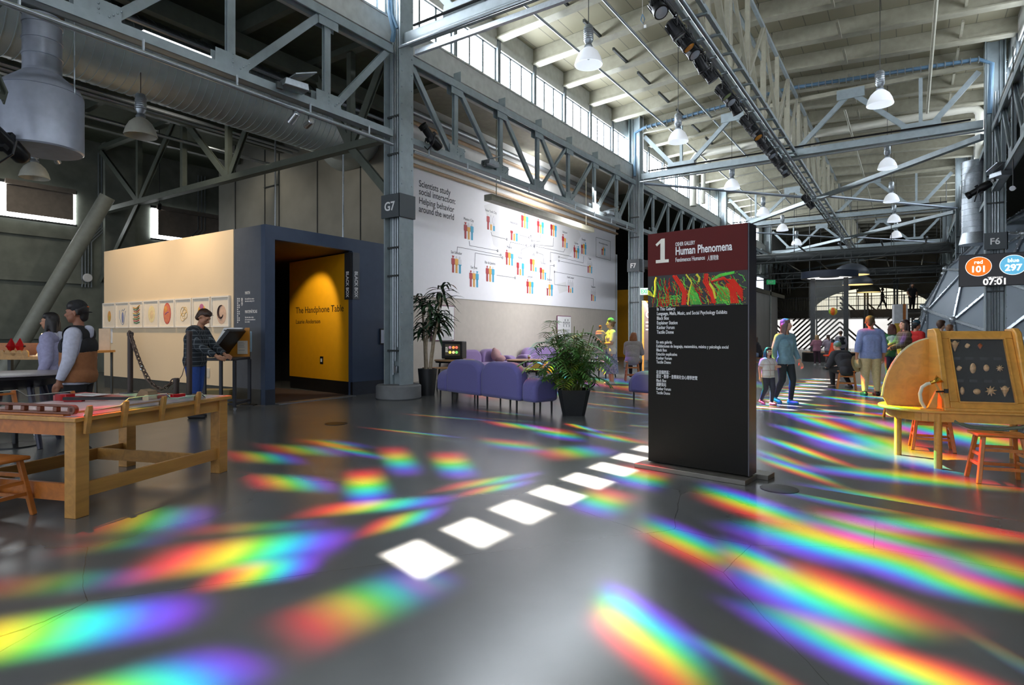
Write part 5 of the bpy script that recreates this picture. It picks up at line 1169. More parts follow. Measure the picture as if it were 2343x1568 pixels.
for i, px in enumerate((28, 48)):
    x = (px-70)*10.2/1349
    t = thing('red_spindle', 'glossy red pointed spindle on the scalloped bench, %s of the two' % ('left', 'right')[i], 'spindle', EB(x, -.02, h+.10), YAW, 'red spindles on the bench'); put('spindle', MB().lathe([(.005, -.14), (.075, 0), (.005, .14)], (0, 0, .07), 6), REDA, t); put('axle', MB().tube([(-.09, 0, .07), (.09, 0, .07)], .014, 8), BLACK, t); put('cradle', MB().box(-.02, .02, -.02, .02, -.10, .0), STEEL_D, t)
t = thing('open_book', 'large lit open book on the slope of the scalloped bench', 'book', EB(.33, -.05, h), YAW); put('page', MB().prism([(-.17, .0), (.17, .0), (.17, .012), (-.17, .012)], -.16, .2).xf(MB().box(-.2, .2, -.01, .01, 0, .27), Euler((R(-40), 0, 0)).to_matrix().to_4x4()), M('lit_page', (244, 226, 190), .6), t); put('ink', MB().xf(MB().box(-.15, .12, -.013, -.011, .06, .2), Euler((R(-40), 0, 0)).to_matrix().to_4x4()), M('sepia', (206, 172, 120), .7), t)
for i, px in enumerate((93, 118)):
    q = EB((px-70)*10.2/1349, .12, h)
    t = thing('gooseneck_lamp', 'small dark lamp shining on the open book, %s of the two' % ('left', 'right')[i], 'lamp', q, YAW, 'lamps over the open book'); put('arm', MB().tube([(0, .1, 0), (0, .12, .3), (.04, .06, .36)], .01, 6), BLACK, t); put('head', MB().tube([(-.05, 0, .37), (.05, 0, .36)], [.03, .045], 14), M('lamp_head', (70, 40, 30), .4), t); put('bulb', MB().ball((-.06, 0, .37), .022), GLOW, t)
spot(EB(.33, -.1, h+.55), EB(.33, -.05, h), 16, (1, .85, .6), 80)
solo('white_sheet', MB().box(-.12, .12, -.08, .1, 0, .01), WHITE, 'white paper lying on the scalloped bench behind the spindles', 'paper', EB(.02, .15, h), YAW)
q = D(226, 790, 13.5)
t = thing('side_exhibit', 'small lit exhibit table with a text board left of the cream wall', 'table', (q.x, q.y, 0), YAW); put('top', MB().box(-.25, .18, -.3, .3, .95, 1.0), WOODB, t); put('board', MB().box(-.14, .12, .2, .22, 1.0, 1.5), M('beige_board', (196, 180, 160), .6), t); put('frame', MB().box(-.22, -.18, -.28, -.24, 0, .95).box(.1, .14, -.28, -.24, 0, .95).box(.1, .14, .24, .28, 0, .95).box(-.22, .14, -.28, -.24, .4, .44), STEEL_D, t)
solo('wall_clock', MB().lathe([(.002, -.02), (.13, -.02), (.15, .0), (.15, .03)], (0, 0, 0), 24, Matrix.Rotation(-pi/2, 4, 'Y')), WHITE, 'round white wall fixture on the dark left wall by the conduits', 'clock', PX(201, 636, -23.8))

# ------------------------------------------------------------------ slanted-panel kiosk of the plaid man
kq = D(517, 930, 10.9)
t = thing('exhibit_kiosk', 'exhibit kiosk with a slanted black panel and amber side in front of the booth', 'kiosk', (kq.x, kq.y, 0), YAW)
put('table', MB().box(-.36, .30, -.35, .35, .90, .95), M('kiosk_top', (44, 42, 44), .3), t, bevel=.01)
mb = MB()
for x in (-.24, .30):
    for y in (-.3, .3): mb.box(x-.025, x+.025, y-.025, y+.025, .06, .9)
mb.box(-.26, .32, -.32, -.28, .10, .14); mb.box(-.26, .32, .28, .32, .10, .14); mb.box(.28, .32, -.3, .3, .10, .14)
put('frame', mb, M('kiosk_frame', (52, 52, 56), .4, .4), t)
for x in (-.24, .5):
    put('caster', MB().lathe([(.03, -.01), (.03, .01)], (min(x, .31), -.3, .03), 14, Matrix.Rotation(pi/2, 4, 'X')).box(min(x, .31)-.012, min(x, .31)+.012, -.31, -.29, .03, .08), CHROME, t)
put('slanted_panel', MB().xf(MB().box(-.0, .60, -.34, .34, -.035, .035), Matrix.Translation((-.16, 0, .98)) @ Matrix.Rotation(-R(52), 4, 'Y')), BLACK, t, bevel=.008)
put('amber_side', MB().prism([(-.12, .95), (.30, .95), (.30, 1.50), (.22, 1.50)], .30, .32), M('amber_board', (196, 128, 40), .35), t)
put('text_board', MB().prism([(-.38, .95), (.16, 1.5), (-.2, 1.5), (-.36, 1.2)], .33, .345).prism([(-.26, .95), (.16, 1.49), (-.22, 1.49)], .345, .36), M('kiosk_white', (232, 230, 226), .5), t)
textlines(t, LETB, -.20, .02, 1.45, 1, .05, .328, .022); textlines(t, M('grey_ink', (150, 150, 152), .6), -.19, -.02, 1.36, 6, .035, .328)
put('notice', MB().box(.08, .27, .285, .295, 1.0, 1.25), M('notice_grey', (206, 196, 180), .6), t); textlines(t, M('grey_ink', ()), .10, .24, 1.22, 6, .03, .284)
ss = D(565, 782, 11.4); t = thing('blue_notice', 'upright pale blue text notice on a black stand at the booth corner', 'notice', (ss.x, ss.y, 0), YAW); put('panel', MB().box(-.095, .095, -.01, .01, 1.03, 1.43), M('pale_blue_notice', (170, 206, 232), .5, var=.02), t, bevel=.01); put('stand', MB().tube([(.04, .02, 0), (.04, .02, 1.1)], .016, 8).box(-.1, .16, -.1, .14, 0, .015), BLACK, t)
textlines(t, M('blue_ink', (90, 130, 176), .5), -.08, .07, 1.40, 14, .025, -.011)
bx_ = D(490, 905, 11.3); solo('olive_case', MB().box(-.35, .3, -.15, .15, 0, .30), M('olive_case', (126, 112, 66), .6), 'low olive box on the floor under the kiosk', 'box', (bx_.x-.15, bx_.y+.15, 0), YAW, bevel=.01)
sk = PY(477, 853, BY-.02); solo('wall_socket', MB().box(-.06, .06, -.012, 0, -.10, .10), M('socket_plate', (214, 206, 190), .4), 'wall socket plate low on the cream wall beside the kiosk', 'socket', (sk.x, BY-.02, sk.z), bevel=.008)

# ------------------------------------------------------------------ shell display table
SO, SR = V((.236, 7.48, 0)), math.atan2(.327, .945)
def ST(x, y, z=0): return Matrix.Translation(SO) @ Matrix.Rotation(SR, 4, 'Z') @ V((x, y, z))
SHW = M('maple_wood', (222, 162, 76), .32, kind='wood', scale=2.5, var=.12)
t = thing('display_table', 'low maple table with a rounded end carrying the framed shell case', 'table', SO, SR); h = .60
out = [(-.05, -.05), (1.75, -.05), (1.75, .85), (-.05, .85)]
end = [(-.05+.34*cos(pi/2+pi*k/16), .40+.45*sin(pi/2+pi*k/16)) for k in range(17)]
top = [(1.75, -.05), (1.75, .85)]+end
put('tabletop', MB().prism(top, h-.025, h, 'z'), SHW, t, bevel=.006)
mb = MB(); ins = [(-.02+.28*cos(pi/2+pi*k/16), .40+.40*sin(pi/2+pi*k/16)) for k in range(17)]
for a, b in zip(ins, ins[1:]): mb.bar((*a, h-.07), (*b, h-.07), .022, .09)
mb.bar((-.02, 0, h-.07), (1.7, 0, h-.07), .022, .09); mb.bar((-.02, .80, h-.07), (1.7, .80, h-.07), .022, .09)
put('apron', mb, SHW, t)
for x, y in ((.02, .02), (-.12, .70), (1.05, .80), (1.55, .02)): put('leg', MB().tube([(x, y, h-.02), (x, y, 0)], .036, 18), SHW, t)
put('hose', MB().tube([(.15, .0, h-.1), (.3, .02, h-.16), (.55, .04, h-.18), (.75, .04, h-.15), (.85, .02, h-.1)], .018, 8), M('grey_hose', (120, 130, 110), .5), t)
CXO, CW, CH_, TL = .10, .78, .84, .30      # case offset, width, height, lean
cs = thing('shell_case', 'sloping maple case with a glazed black panel of mounted shells', 'display case', ST(CXO, .0, h), SR)
def cp(x, z, off=0): return (x, .02+TL*z/CH_*1.0-off, z)
def frame_box(mb, x0, x1, z0, z1, th=.05):
    a = [cp(x0, z0), cp(x1, z0), cp(x1, z1), cp(x0, z1)]; b = [(p[0], p[1]+th, p[2]) for p in a]
    mb.add(a+b, [(0, 1, 2, 3), (7, 6, 5, 4), (0, 4, 5, 1), (1, 5, 6, 2), (2, 6, 7, 3), (3, 7, 4, 0)])
fx0, fx1, fz0, fz1 = .12, .62, .09, .74
mb = MB(); frame_box(mb, .04, .70, .02, fz0); frame_box(mb, .04, .70, fz1, .82); frame_box(mb, .04, fx0, fz0, fz1); frame_box(mb, fx1, .70, fz0, fz1)
put('frame', mb, SHW, cs, bevel=.008)
mb = MB(); frame_box(mb, fx0-.014, fx0, fz0, fz1, .03); frame_box(mb, fx1, fx1+.014, fz0, fz1, .03)
put('inner_bead', MB().bar(cp(fx0, fz0, .004), cp(fx0, fz1, .004), .014, .02, (0, 1, 0)).bar(cp(fx1, fz0, .004), cp(fx1, fz1, .004), .014, .02, (0, 1, 0)).bar(cp(fx0, fz0, .004), cp(fx1, fz0, .004), .014, .02, (0, 1, 0)).bar(cp(fx0, fz1, .004), cp(fx1, fz1, .004), .014, .02, (0, 1, 0)), SHW, cs)
put('black_panel', MB().add([cp(fx0, fz0, -.035), cp(fx1, fz0, -.035), cp(fx1, fz1, -.035), cp(fx0, fz1, -.035)], [(0, 1, 2, 3)]), M('black_velvet', (22, 24, 20), .9), cs)
put('glass', MB().add([cp(fx0, fz0, -.004), cp(fx1, fz0, -.004), cp(fx1, fz1, -.004), cp(fx0, fz1, -.004)], [(0, 1, 2, 3)]), M('clear_glass', (255, 255, 255), .02, var=0, trans=.0, alpha=.06), cs)
for x in (-.02, .70):
    put('side_post', MB().prism([(.02, 0), (.46, 0), (.46, .84), (.30, .85), (.24, .80)], x, x+.06, 'x'), SHW, cs, bevel=.012)
put('base_rail', MB().box(-.04, .80, -.03, .05, 0, .03), SHW, cs, bevel=.006)
for i, (x, z) in enumerate([(x, z) for z in (.59, .36, .13) for x in (.17, .29, .42, .54)]):
    if i < 4 and i > 2: pass
    put('caption', MB().box(x-.035, x+.035, cp(0, z-.055)[1]+.028, cp(0, z-.055)[1]+.031, z-.075, z-.045), BLACK, cs)
SHM = M('shell_cream', (206, 170, 128), .4, var=.3, scale=40); SHM2 = M('shell_rust', (176, 96, 60), .4, var=.3, scale=40)
shells = [(.17, .66, .034, .058, 0, 'tall pale spined shell, first of the top row'), (.29, .665, .028, .032, 1, 'small round pale shell, second of the top row'), (.40, .66, .022, .03, 2, 'small rust-coloured shell, third of the top row'),
          (.18, .43, .03, .04, 1, 'glossy snail shell, first of the middle row'), (.30, .43, .028, .055, 3, 'long slit shell, second of the middle row'), (.42, .435, .026, .036, 3, 'oval tan shell, third of the middle row'), (.535, .435, .03, .034, 4, 'star-shaped spiny shell, last of the middle row'),
          (.17, .20, .02, .042, 3, 'slim upright shell, first of the bottom row'), (.30, .195, .034, .03, 3, 'low split shell, second of the bottom row'), (.42, .205, .046, .052, 4, 'largest frilled shell, third of the bottom row'), (.545, .205, .034, .056, 0, 'tall frilled shell, last of the bottom row')]
for x, z, rx, rz_, k, l in shells:
    p = cp(x, z, .0); q = ST(CXO+p[0], p[1]+.015, h+p[2])
    mb = MB()
    if k == 0: mb.lathe([(.004, -rz_), (rx*.6, -rz_*.2), (rx, rz_*.35), (rx*.55, rz_*.8), (.004, rz_)], n=10); [mb.tube([(rx*.6*cos(a), rx*.5*sin(a), rz_*.3), (rx*1.25*cos(a), rx*.8*sin(a), rz_*.75)], [.007, .001], 5) for a in (0, .9, 1.8, 2.7, 3.6, 4.5, 5.4)]
    elif k == 1: [mb.ball((rx*.35*cos(a)*(1-j*.2), -.002*j, rx*.35*sin(a)*(1-j*.2)), (rx*(.75-.13*j), rx*.5, rx*(.75-.13*j)), 12, 8) for j, a in enumerate((3.9, 2.2, .6, 5.2))]
    elif k == 2: mb.lathe([(.004, -rz_), (rx*.8, -rz_*.1), (rx, rz_*.4), (.004, rz_)], n=12)
    elif k == 3: mb.ball((0, 0, 0), (rx, rx*.6, rz_), 14, 10); mb.bar((0, -rx*.6, -rz_*.7), (0, -rx*.6, rz_*.7), .006, .004, (0, 1, 0))
    else: mb.ball((0, 0, 0), (rx*.6, rx*.5, rz_*.6), 12, 8); [mb.tube([(0, 0, 0), (rx*1.1*cos(a), -rx*.3, rz_*1.0*sin(a))], [rx*.34, .002], 6) for a in (0.2, 1.0, 1.7, 2.5, 3.3, 4.1, 4.8, 5.6)]
    solo('seashell', mb, SHM2 if k == 2 else SHM, l, 'shell', q, SR, 'shells in the glazed case')
wg = thing('curved_wing', 'upright curved maple wing on the rounded end of the display table', 'panel', ST(.0, .42, h), SR)
prof = [(.16, 0), (-.32, 0)]+[(-.37+.5*(1-cos(pi/2*k/12)) if k else -.37, .74*sin(pi/2*k/12)) for k in range(1, 13)]+[(.16, .76)]
put('wing', MB().prism(prof, -.012, .012, 'y'), SHW, wg, bevel=.004)
put('edge', MB().tube([(a, 0, b) for a, b in prof[2:-1]], .014, 6), M('pale_ply', (216, 206, 160), .4), wg)
hd = thing('sound_handset', 'curved pale tube and brass listening cup on a wedge stand', 'handset', ST(-.02, .10, h), SR)
put('base', MB().box(-.11, .10, -.05, .06, 0, .012), SHW, hd); put('wedge', MB().prism([(-.03, .012), (.05, .012), (.07, .20), (.05, .20)], -.02, .02, 'y'), SHW, hd, bevel=.004)
put('tube', MB().tube([(-.05, .0, .012), (-.085, 0, .08), (-.095, 0, .16), (-.075, 0, .23), (-.03, 0, .265), (.0, 0, .272)], .018, 12), M('pale_tube', (220, 220, 196), .4), hd)
BRASS = M('brass', (190, 150, 60), .25, .9)
put('cup', MB().tube([(.0, 0, .275), (.04, -.01, .29), (.075, -.02, .32), (.08, -.022, .325)], [.018, .02, .045, .05], 16), BRASS, hd); put('lever', MB().prism([(.02, .27), (.04, .28), (.16, .02), (.14, .012)], -.045, -.03, 'y'), SHW, hd)
put('knob', MB().tube([(.03, -.06, .19), (.10, -.06, .195)], .008, 8).cbox((.12, -.06, .20), (.035, .02, .04)), BLACK, hd)
oq = D(2350, 845, 8.6); solo('round_notice', MB().lathe([(.30, -.012), (.31, 0), (.30, .012)], (0, 0, 0), 36, Matrix.Rotation(pi/2, 4, 'X') @ Matrix.Diagonal((1, 1.15, 1, 1))).tube([(0, .03, -.3), (0, .03, -oq.z)], .02, 8), M('beige_notice', (196, 186, 160), .5), 'beige rounded notice at the right edge behind the shell case', 'notice', oq, R(20))
bq = D(2335, 800, 9.6); bsh = thing('leafy_plant', 'leafy plant at the right edge behind the shell case', 'plant', (bq.x+.1, bq.y, 0))
mb, sm_ = MB(), MB()
for i in range(70):
    a = r2.uniform(0, 6.28); tp = V((.3*cos(a)*r2.random(), .3*sin(a)*r2.random(), r2.uniform(.7, 1.25))); leaf(mb, tp, (cos(a), sin(a), .6), .22, .035, .7)
    if i % 4 == 0: sm_.tube([(0, 0, .3), tp], .006, 5)
put('foliage', mb, LEAF, bsh, smooth=0); put('stems', sm_, BARK, bsh); put('pot', MB().lathe([(.16, 0), (.2, .35), (.19, .36), (.15, .33)], n=24), POT, bsh)

# ------------------------------------------------------------------ score screen
TVC = PY(2277, 617, 21.9)
sc_ = thing('score_screen', 'wide black screen showing red 101, blue 297 and 07:01 on column F6', 'screen', (TVC.x, 21.9, TVC.z)); hw, hh = .84, .47
put('case', MB().box(-hw, hw, 0, .08, -hh, hh), BLACK, sc_, bevel=.01); put('display', MB().box(-hw+.02, hw-.02, -.004, 0, -hh+.02, hh-.02), M('screen_dark', (26, 16, 16), .25), sc_); put('mount', MB().box(-.1, .1, .08, .3, -.15, .15), STEEL_D, sc_)
def disc(x, z, rx, rz_, y, m): return put('disc', MB().lathe([(.002, -.003), (1, -.003), (1, .003), (.002, .003)], (x, y, z), 40, Matrix.Diagonal((rx, 1, rz_, 1)) @ Matrix.Rotation(pi/2, 4, 'X')), m, sc_)
OW = M('screen_white', (255, 250, 245), .4, emit=1.3); OO = M('screen_orange', (246, 116, 10), .4, var=.02, emit=.9); OB = M('screen_blue', (96, 178, 214), .4, var=.02, emit=.9)
for x, m, a, b in ((-.38, OO, 'red', '101'), (.40, OB, 'blue', '297')):
    disc(x, .11, .305, .285, -.005, OW); disc(x, .11, .293, .273, -.009, m)
    text(a, .15, OW, sc_, (x, -.016, .19), align='CENTER', bold=.02); text(b, .25, OW, sc_, (x, -.016, -.05), align='CENTER', bold=.03)
text('TIME REMAINING', .055, OW, sc_, (0, -.012, -.245), align='CENTER', bold=.008, xs=.8); text('07:01', .25, OW, sc_, (0, -.012, -.43), align='CENTER', bold=.026)
# ------------------------------------------------------------------ dome
import bmesh
def dome():
    bm = bmesh.new(); bmesh.ops.create_icosphere(bm, subdivisions=3, radius=6.5); bmesh.ops.rotate(bm, verts=bm.verts, cent=(0, 0, 0), matrix=Matrix.Rotation(.35, 3, 'Z') @ Matrix.Rotation(.2, 3, 'X'))
    geom = bm.verts[:]+bm.edges[:]+bm.faces[:]; bmesh.ops.bisect_plane(bm, geom=geom, plane_co=(0, 0, -.3), plane_no=(0, 0, -1), clear_outer=True)
    mb = MB(); mb.v = [tuple(v.co*.995) for v in bm.verts]; mb.f = [tuple(v.index for v in f.verts) for f in bm.faces]; mb.mi = [0]*len(mb.f)
    bm.verts.index_update(); st_, bo = MB(), MB()
    for e_ in bm.edges:
        a, b = e_.verts[0].co.copy(), e_.verts[1].co.copy()
        if a.z < -.25 and b.z < -.25: continue
        n_ = (a+b).normalized(); st_.bar(a, b, .09, .05, n_)
        if (n_.x < .4 and n_.y < .3):
            for k in range(1, 9): bo.cbox(a.lerp(b, k/9)+n_*.03+n_.cross(b-a).normalized()*.05*(1 if k % 2 else -1), (.032, .032, .032))
    for v in bm.verts:
        if v.co.z > -.2: st_.ball(v.co*1.004, .12, 8, 6)
    bm.free(); return mb, st_, bo
dm = thing('geodesic_dome', 'grey geodesic dome of triangular panels behind column F6', 'dome', (6.6, 29.2, .3)); a, b, c = dome()
put('panels', a, M('dome_panel', (112, 124, 136), .5, scale=.6), dm, smooth=0); put('struts', b, GALV, dm); put('bolts', c, GALV, dm, smooth=0)

# ------------------------------------------------------------------ far hall
struct('wall_partition', MB().box(-9.6, -8.9, 37, 52, 0, 4.3), M('partition_grey', (168, 168, 166), .7, scale=.5))
struct('trim_70', MB().box(-9.6, -8.85, 24, 37, 4.2, 4.5).box(-9.6, -8.85, 37, 55, 4.3, 4.6), STEEL_D)
for i, (px, py) in enumerate(((1752, 640), (1772, 640), (1792, 640))):
    q = PX(px, py, -8.8); text('W', 2.6, M('dark_big_letters', (60, 60, 60), .6), None, (-8.62, q.y, 4.65), (pi/2, 0, pi/2), name='big_letter', ext=.04)
    o = bpy.data.objects[-1] if 0 else [x for x in bpy.data.objects if x.name.startswith('big_letter')][-1]
    tag(o, 'huge dark standing letter W on the far left wall, %s of three' % NUM[i], 'letter', 'huge letters on the far left wall')
ex = D(1478, 667, 22.5); t = thing('exit_sign', 'hanging green and white EXIT sign left of the directory sign', 'exit sign', ex, R(20)); put('box', MB().box(-.22, .26, -.03, .03, -.13, .13), M('exit_white', (226, 240, 232), .4, var=.02, emit=.5), t); text('EXIT', .21, M('exit_green', (60, 190, 120), .4, emit=.6), t, (-.19, -.034, -.075), bold=.02, xs=.78); put('rod', MB().tube([(-.1, 0, .13), (-.1, 0, 7.3)], .01, 6), GALV, t)
ex = D(1764, 646, 40); t = thing('exit_sign', 'small green exit sign far up the left wall', 'exit sign', ex, R(40)); put('box', MB().box(-.3, .3, -.04, .04, -.15, .15), M('exit_dark_green', (40, 150, 90), .4, emit=.5), t); put('bracket', MB().box(-.02, .02, -.02, .02, .15, .4), STEEL_D, t); text('EXIT', .22, LETW, t, (-.22, -.045, -.08), xs=.8)
cb_ = D(1486, 790, 19.5); t = thing('chalkboard', 'tall dark chalkboard with chalk writing left of the directory sign', 'board', (cb_.x, cb_.y, 0), R(25)); put('frame', MB().box(-.24, -.18, -.04, .04, 0, 2.45).box(.5, .56, -.04, .04, 0, 2.45).box(-.24, .56, -.04, .04, 2.4, 2.46), WOODY, t); put('board', MB().box(-.18, .5, -.02, .02, .5, 2.4), M('chalkboard_brown', (70, 56, 52), .8), t); text('G', .30, M('chalk', (190, 170, 160), .8), t, (-.14, -.03, 1.9)); textlines(t, M('chalk', ()), -.12, .3, 1.75, 3, .12, -.022, .03); put('feet', MB().box(-.3, .6, -.2, .2, 0, .04), STEEL_D, t)
for i, (px, py) in enumerate(((1435, 725), (1437, 770))):
    q = D(px, py, 30); solo('wall_speaker', MB().box(-.22, .22, -.15, .15, -.45, .45), BLACK, '%s black speaker on the mustard wall beside column F7' % ('upper', 'lower')[i], 'speaker', (q.x, 31.8, q.z), bevel=.02)
# air-column exhibit
rc = F(1892, 829)
t = thing('air_column_exhibit', 'round platform with two black posts under a dark ring canopy', 'exhibit', (rc.x, rc.y+1.0, 0)); rz0 = 4.1
put('platform', MB().lathe([(1.2, 0), (1.2, .42), (1.15, .45), (.02, .45)], n=40), M('dark_platform', (34, 32, 30), .5), t); put('platform_top', MB().lathe([(1.16, .451), (.02, .455)], n=40), M('platform_wood', (170, 120, 80), .5), t)
for s in (-1, 1): put('post', MB().box(s*.72-.10, s*.72+.10, -.1, .1, .45, rz0), BLACK, t)
put('canopy', MB().lathe([(1.02, rz0-.02), (1.25, rz0-.02), (1.25, rz0+.30), (1.02, rz0+.30)], n=48, cap=False), M('navy_ring', (30, 38, 54), .5), t); put('canopy_light', MB().lathe([(1.0, rz0+.02), (.45, rz0+.04)], n=48, cap=False), M('canopy_glow', (255, 250, 240), .4, emit=1.6), t)
put('acrylic_screen', MB().lathe([(.9, .46), (.9, rz0-.1)], n=32, cap=False), M('thin_acrylic', (230, 236, 236), .1, alpha=.08), t)
bq = D(1906, 713, 22.5); bl2 = MB().ball((0, 0, 0), .15, 18, 12); bl2.mi = [(f[0] % 18)//3 % 4 if len(f) == 4 else 0 for f in bl2.f]
solo('beach_ball', bl2, [M('ball_orange', (240, 110, 40), .4), M('ball_yellow', (244, 220, 70), .4), M('ball_teal', (40, 150, 170), .4), M('ball_green', (150, 190, 60), .4)], 'striped beach ball floating above the orange traffic cone', 'ball', bq)
cn_ = F(1906, 846); t = thing('cone_blower', 'orange traffic cone mounted on a low air blower', 'cone', (cn_.x, cn_.y, 0), R(20)); put('blower', MB().lathe([(.02, -.12), (.22, -.12), (.22, .12), (.02, .12)], (0, 0, .27), 22, Matrix.Rotation(pi/2, 4, 'X')), M('blower_black', (40, 40, 36), .5), t); put('dolly', MB().box(-.3, .3, -.2, .2, .02, .07), STEEL_D, t)
put('cone', MB().lathe([(.16, .56), (.065, 1.02), (.06, 1.04)], n=24), M('cone_orange', (240, 70, 20), .45), t); put('cone_base', MB().box(-.29, .29, -.24, .24, .50, .56), M('cone_orange', ()), t, bevel=.02); put('cone_cap', MB().lathe([(.07, 1.03), (.05, 1.14), (.04, 1.16)], n=20), BLACK, t)
# domed far lamps
for i, (px, py, d, r, m) in enumerate(((1948, 630, 34, .92, M('dark_shade', (60, 66, 76), .5)), (1962, 652, 38, .88, M('dark_shade', ())), (1988, 669, 46, .82, M('olive_shade', (74, 72, 58), .5)))):
    q = D(px, py, d); t = thing('dome_lamp', 'huge dark half-dome lamp with a warm rim, %s of the three up the nave' % NUM[i], 'lamp', q, 0, 'half-dome lamps up the nave')
    put('shade', MB().lathe([(r*cos(pi/2*k/10), r*.75*sin(pi/2*k/10)) for k in range(10)]+[(.05, r*.76)], n=32, cap=False), m, t); put('diffuser', MB().lathe([(r*.98, .02), (.02, .06)], n=32, cap=False), M('warm_diffuser', (255, 206, 130), .4, emit=1.8), t); put('cord', MB().tube([(0, 0, r*.75), (0, 0, 10.3-q.z)], .015, 6), BLACK, t)
# dark steel and ducts of the far hall
for k, (y, z) in enumerate(((41, 6.2), (52, 6.0))):
    pipe([(-9.2, y, z), (-4, y, z), (1.8, y, z), (2.2, y-.1, z-.3), (2.25, y-.1, z-1.3)], .32, STEEL_D, 'fat dark duct crossing the far nave, %s of the two' % ('nearer', 'farther')[k], 'far_duct', 'duct', 16)
for k, (y, z) in enumerate(((38, 5.6), (44.5, 5.1), (50.5, 4.9))):
    t = thing('light_rig', 'thin dark lighting rig across the far nave, %s from the viewer' % NUM[k], 'rig', (0, y, z), 0, 'lighting rigs of the far nave')
    put('top_rail', MB().box(-9, 2.2, -.03, .03, .40, .46), STEEL_D, t); put('bottom_rail', MB().box(-9, 2.2, -.03, .03, 0, .06), STEEL_D, t)
    for i in range(19): put('web', MB().bar((-9+i*.6, 0, .03), (-9+i*.6+(.6 if i % 2 else 0), 0, .43), .03, .03, (0, 1, 0)), STEEL_D, t)
    for i in range(5): put('hanger', MB().tube([(-8+i*2.4, 0, .4), (-8+i*2.4, 0, 4.4-(z-5.6))], .02, 6), STEEL_D, t)
for k in range(5):
    x = -7.6+k*2.1; pipe([(x, 39, 6.6), (x, 56, 6.6)], .05, STEEL_D if k % 2 else GALV, 'long pipe high in the far nave, %s from the left' % NUM[k], 'far_pipe', 'pipe', 8)
# chevron screens and balcony rail
mbs = []
for i, (xa, xb) in enumerate(((-9.8, -6.6), (-6.4, -3.0), (-2.8, .0), (.2, 3.0))):
    t = thing('slatted_screen', 'chevron screen of diagonal dark slats under the balcony, %s from the left' % NUM[i], 'screen', (xa, YB, 0), 0, 'chevron screens under the balcony'); w_ = xb-xa; mb = MB(); zt = zB(727)
    k = -w_
    while k < zt+.1:
        for x0, z0, x1, z1 in ((0, k, w_/2, k+w_/2*1.0), (w_/2, k+w_/2, w_, k)) if i % 2 else ((0, k+w_/2, w_/2, k), (w_/2, k, w_, k+w_/2)):
            # clip to the screen height
            a, b = V((x0, 0, z0)), V((x1, 0, z1))
            if max(a.z, b.z) <= .02 or min(a.z, b.z) >= zt: continue
            d = b-a
            ta, tb_ = 0, 1
            for lim in (0.02, zt):
                if (a.z-lim)*(b.z-lim) < 0:
                    u = (lim-a.z)/(d.z)
                    if (a.z < lim) == (lim < 1): ta = max(ta, u) if a.z < lim else ta; tb_ = min(tb_, u) if b.z < lim else tb_
                    else: ta = max(ta, u) if a.z > lim else ta; tb_ = min(tb_, u) if b.z > lim else tb_
            mb.bar(a+d*ta, a+d*tb_, .13, .10, (0, 1, 0))
        k += .40
    put('slats', mb, M('slat_brown', (66, 58, 50), .6), t, smooth=0); put('frame', MB().box(-.06, .06, -.08, .08, 0, zt).box(w_-.06, w_+.06, -.08, .08, 0, zt), STEEL_D, t)
struct('window_91', MB().box(-10.5, 4, YB+6.4, YB+6.45, .0, 2.75), M('bright_lower_hall', (255, 250, 240), .5, scale=.35, var=.3, emit=1.2))  # emissive wall, brightness of the lower hall painted in behind the slats
struct('window_92', MB().box(-9.9, -7.2, YB+5.9, YB+6, .0, 2.6), M('bright_lower_hall', ()))  # second emissive panel of the same painted brightness
br_ = thing('balcony_railing', 'black balcony railing in front of the far arch', 'railing', (0, YB+.1, zB(709))); put('handrail', MB().box(-9.5, 2.9, -.03, .03, 1.05, 1.11).box(-9.5, 2.9, -.02, .02, .85, .88), BLACK, br_)
mb = MB()
for i in range(104): mb.box(-9.5+i*.12-.011, -9.5+i*.12+.011, -.011, .011, 0, 1.06)
put('balusters', mb, BLACK, br_, smooth=0)
for i in range(9): put('post', MB().box(-9.5+i*1.53-.035, -9.5+i*1.53+.035, -.035, .035, 0, 1.15), BLACK, br_)
mezz = D(1975, 716, 40)
for i, px in enumerate((1972, 1979, 2045, 2052)):
    q = D(px, 800, 44); solo('balcony_post', MB().box(-.07, .07, -.07, .07, 0, 5.6), STEEL_D, 'slim dark post in front of the balcony, %s from the left' % NUM[i], 'post', (q.x, YB-.4-.0, 0))
fb = D(2058, 745, 31); t = thing('display_tower', 'tall white and wood display tower near the dome', 'tower', (fb.x, fb.y, 0), R(10)); put('body', MB().box(-.28, .1, -.3, .3, 0, fb.z+1.1), M('tower_white', (216, 218, 222), .5), t); put('wood_side', MB().box(.1, .24, -.28, .28, 0, fb.z+1.1), WOODO, t); put('white_edge', MB().box(.24, .32, -.3, .3, 0, fb.z+1.1), WHITE, t); put('yellow_notice', MB().box(-.27, .0, -.31, -.3, .9, 1.9), M('notice_yellow', (232, 190, 70), .5), t)
sp2 = D(2085, 740, 33); t = thing('staircase', 'dark open staircase rising beside the dome', 'stairs', (sp2.x-.5, sp2.y+.0, 0), R(0))
for i in range(16): put('tread', MB().box(-.1, 1.0, i*.26, i*.26+.28, .17*(i+1)-.04, .17*(i+1)), M('stair_tread', (66, 58, 52), .6), t)
put('stringer', MB().bar((-.13, 0, .1), (-.13, 4.2, 2.75), .05, .25).bar((1.03, 0, .1), (1.03, 4.2, 2.75), .05, .25), STEEL_D, t); put('landing', MB().box(-.2, 1.6, 4.1, 6.2, 2.66, 2.76), STEEL_D, t); put('landing_post', MB().box(-.2, -.1, 4.2, 4.3, 0, 2.66).box(1.5, 1.6, 6.0, 6.1, 0, 2.66).box(-.2, -.1, 6.0, 6.1, 0, 2.66), STEEL_D, t)
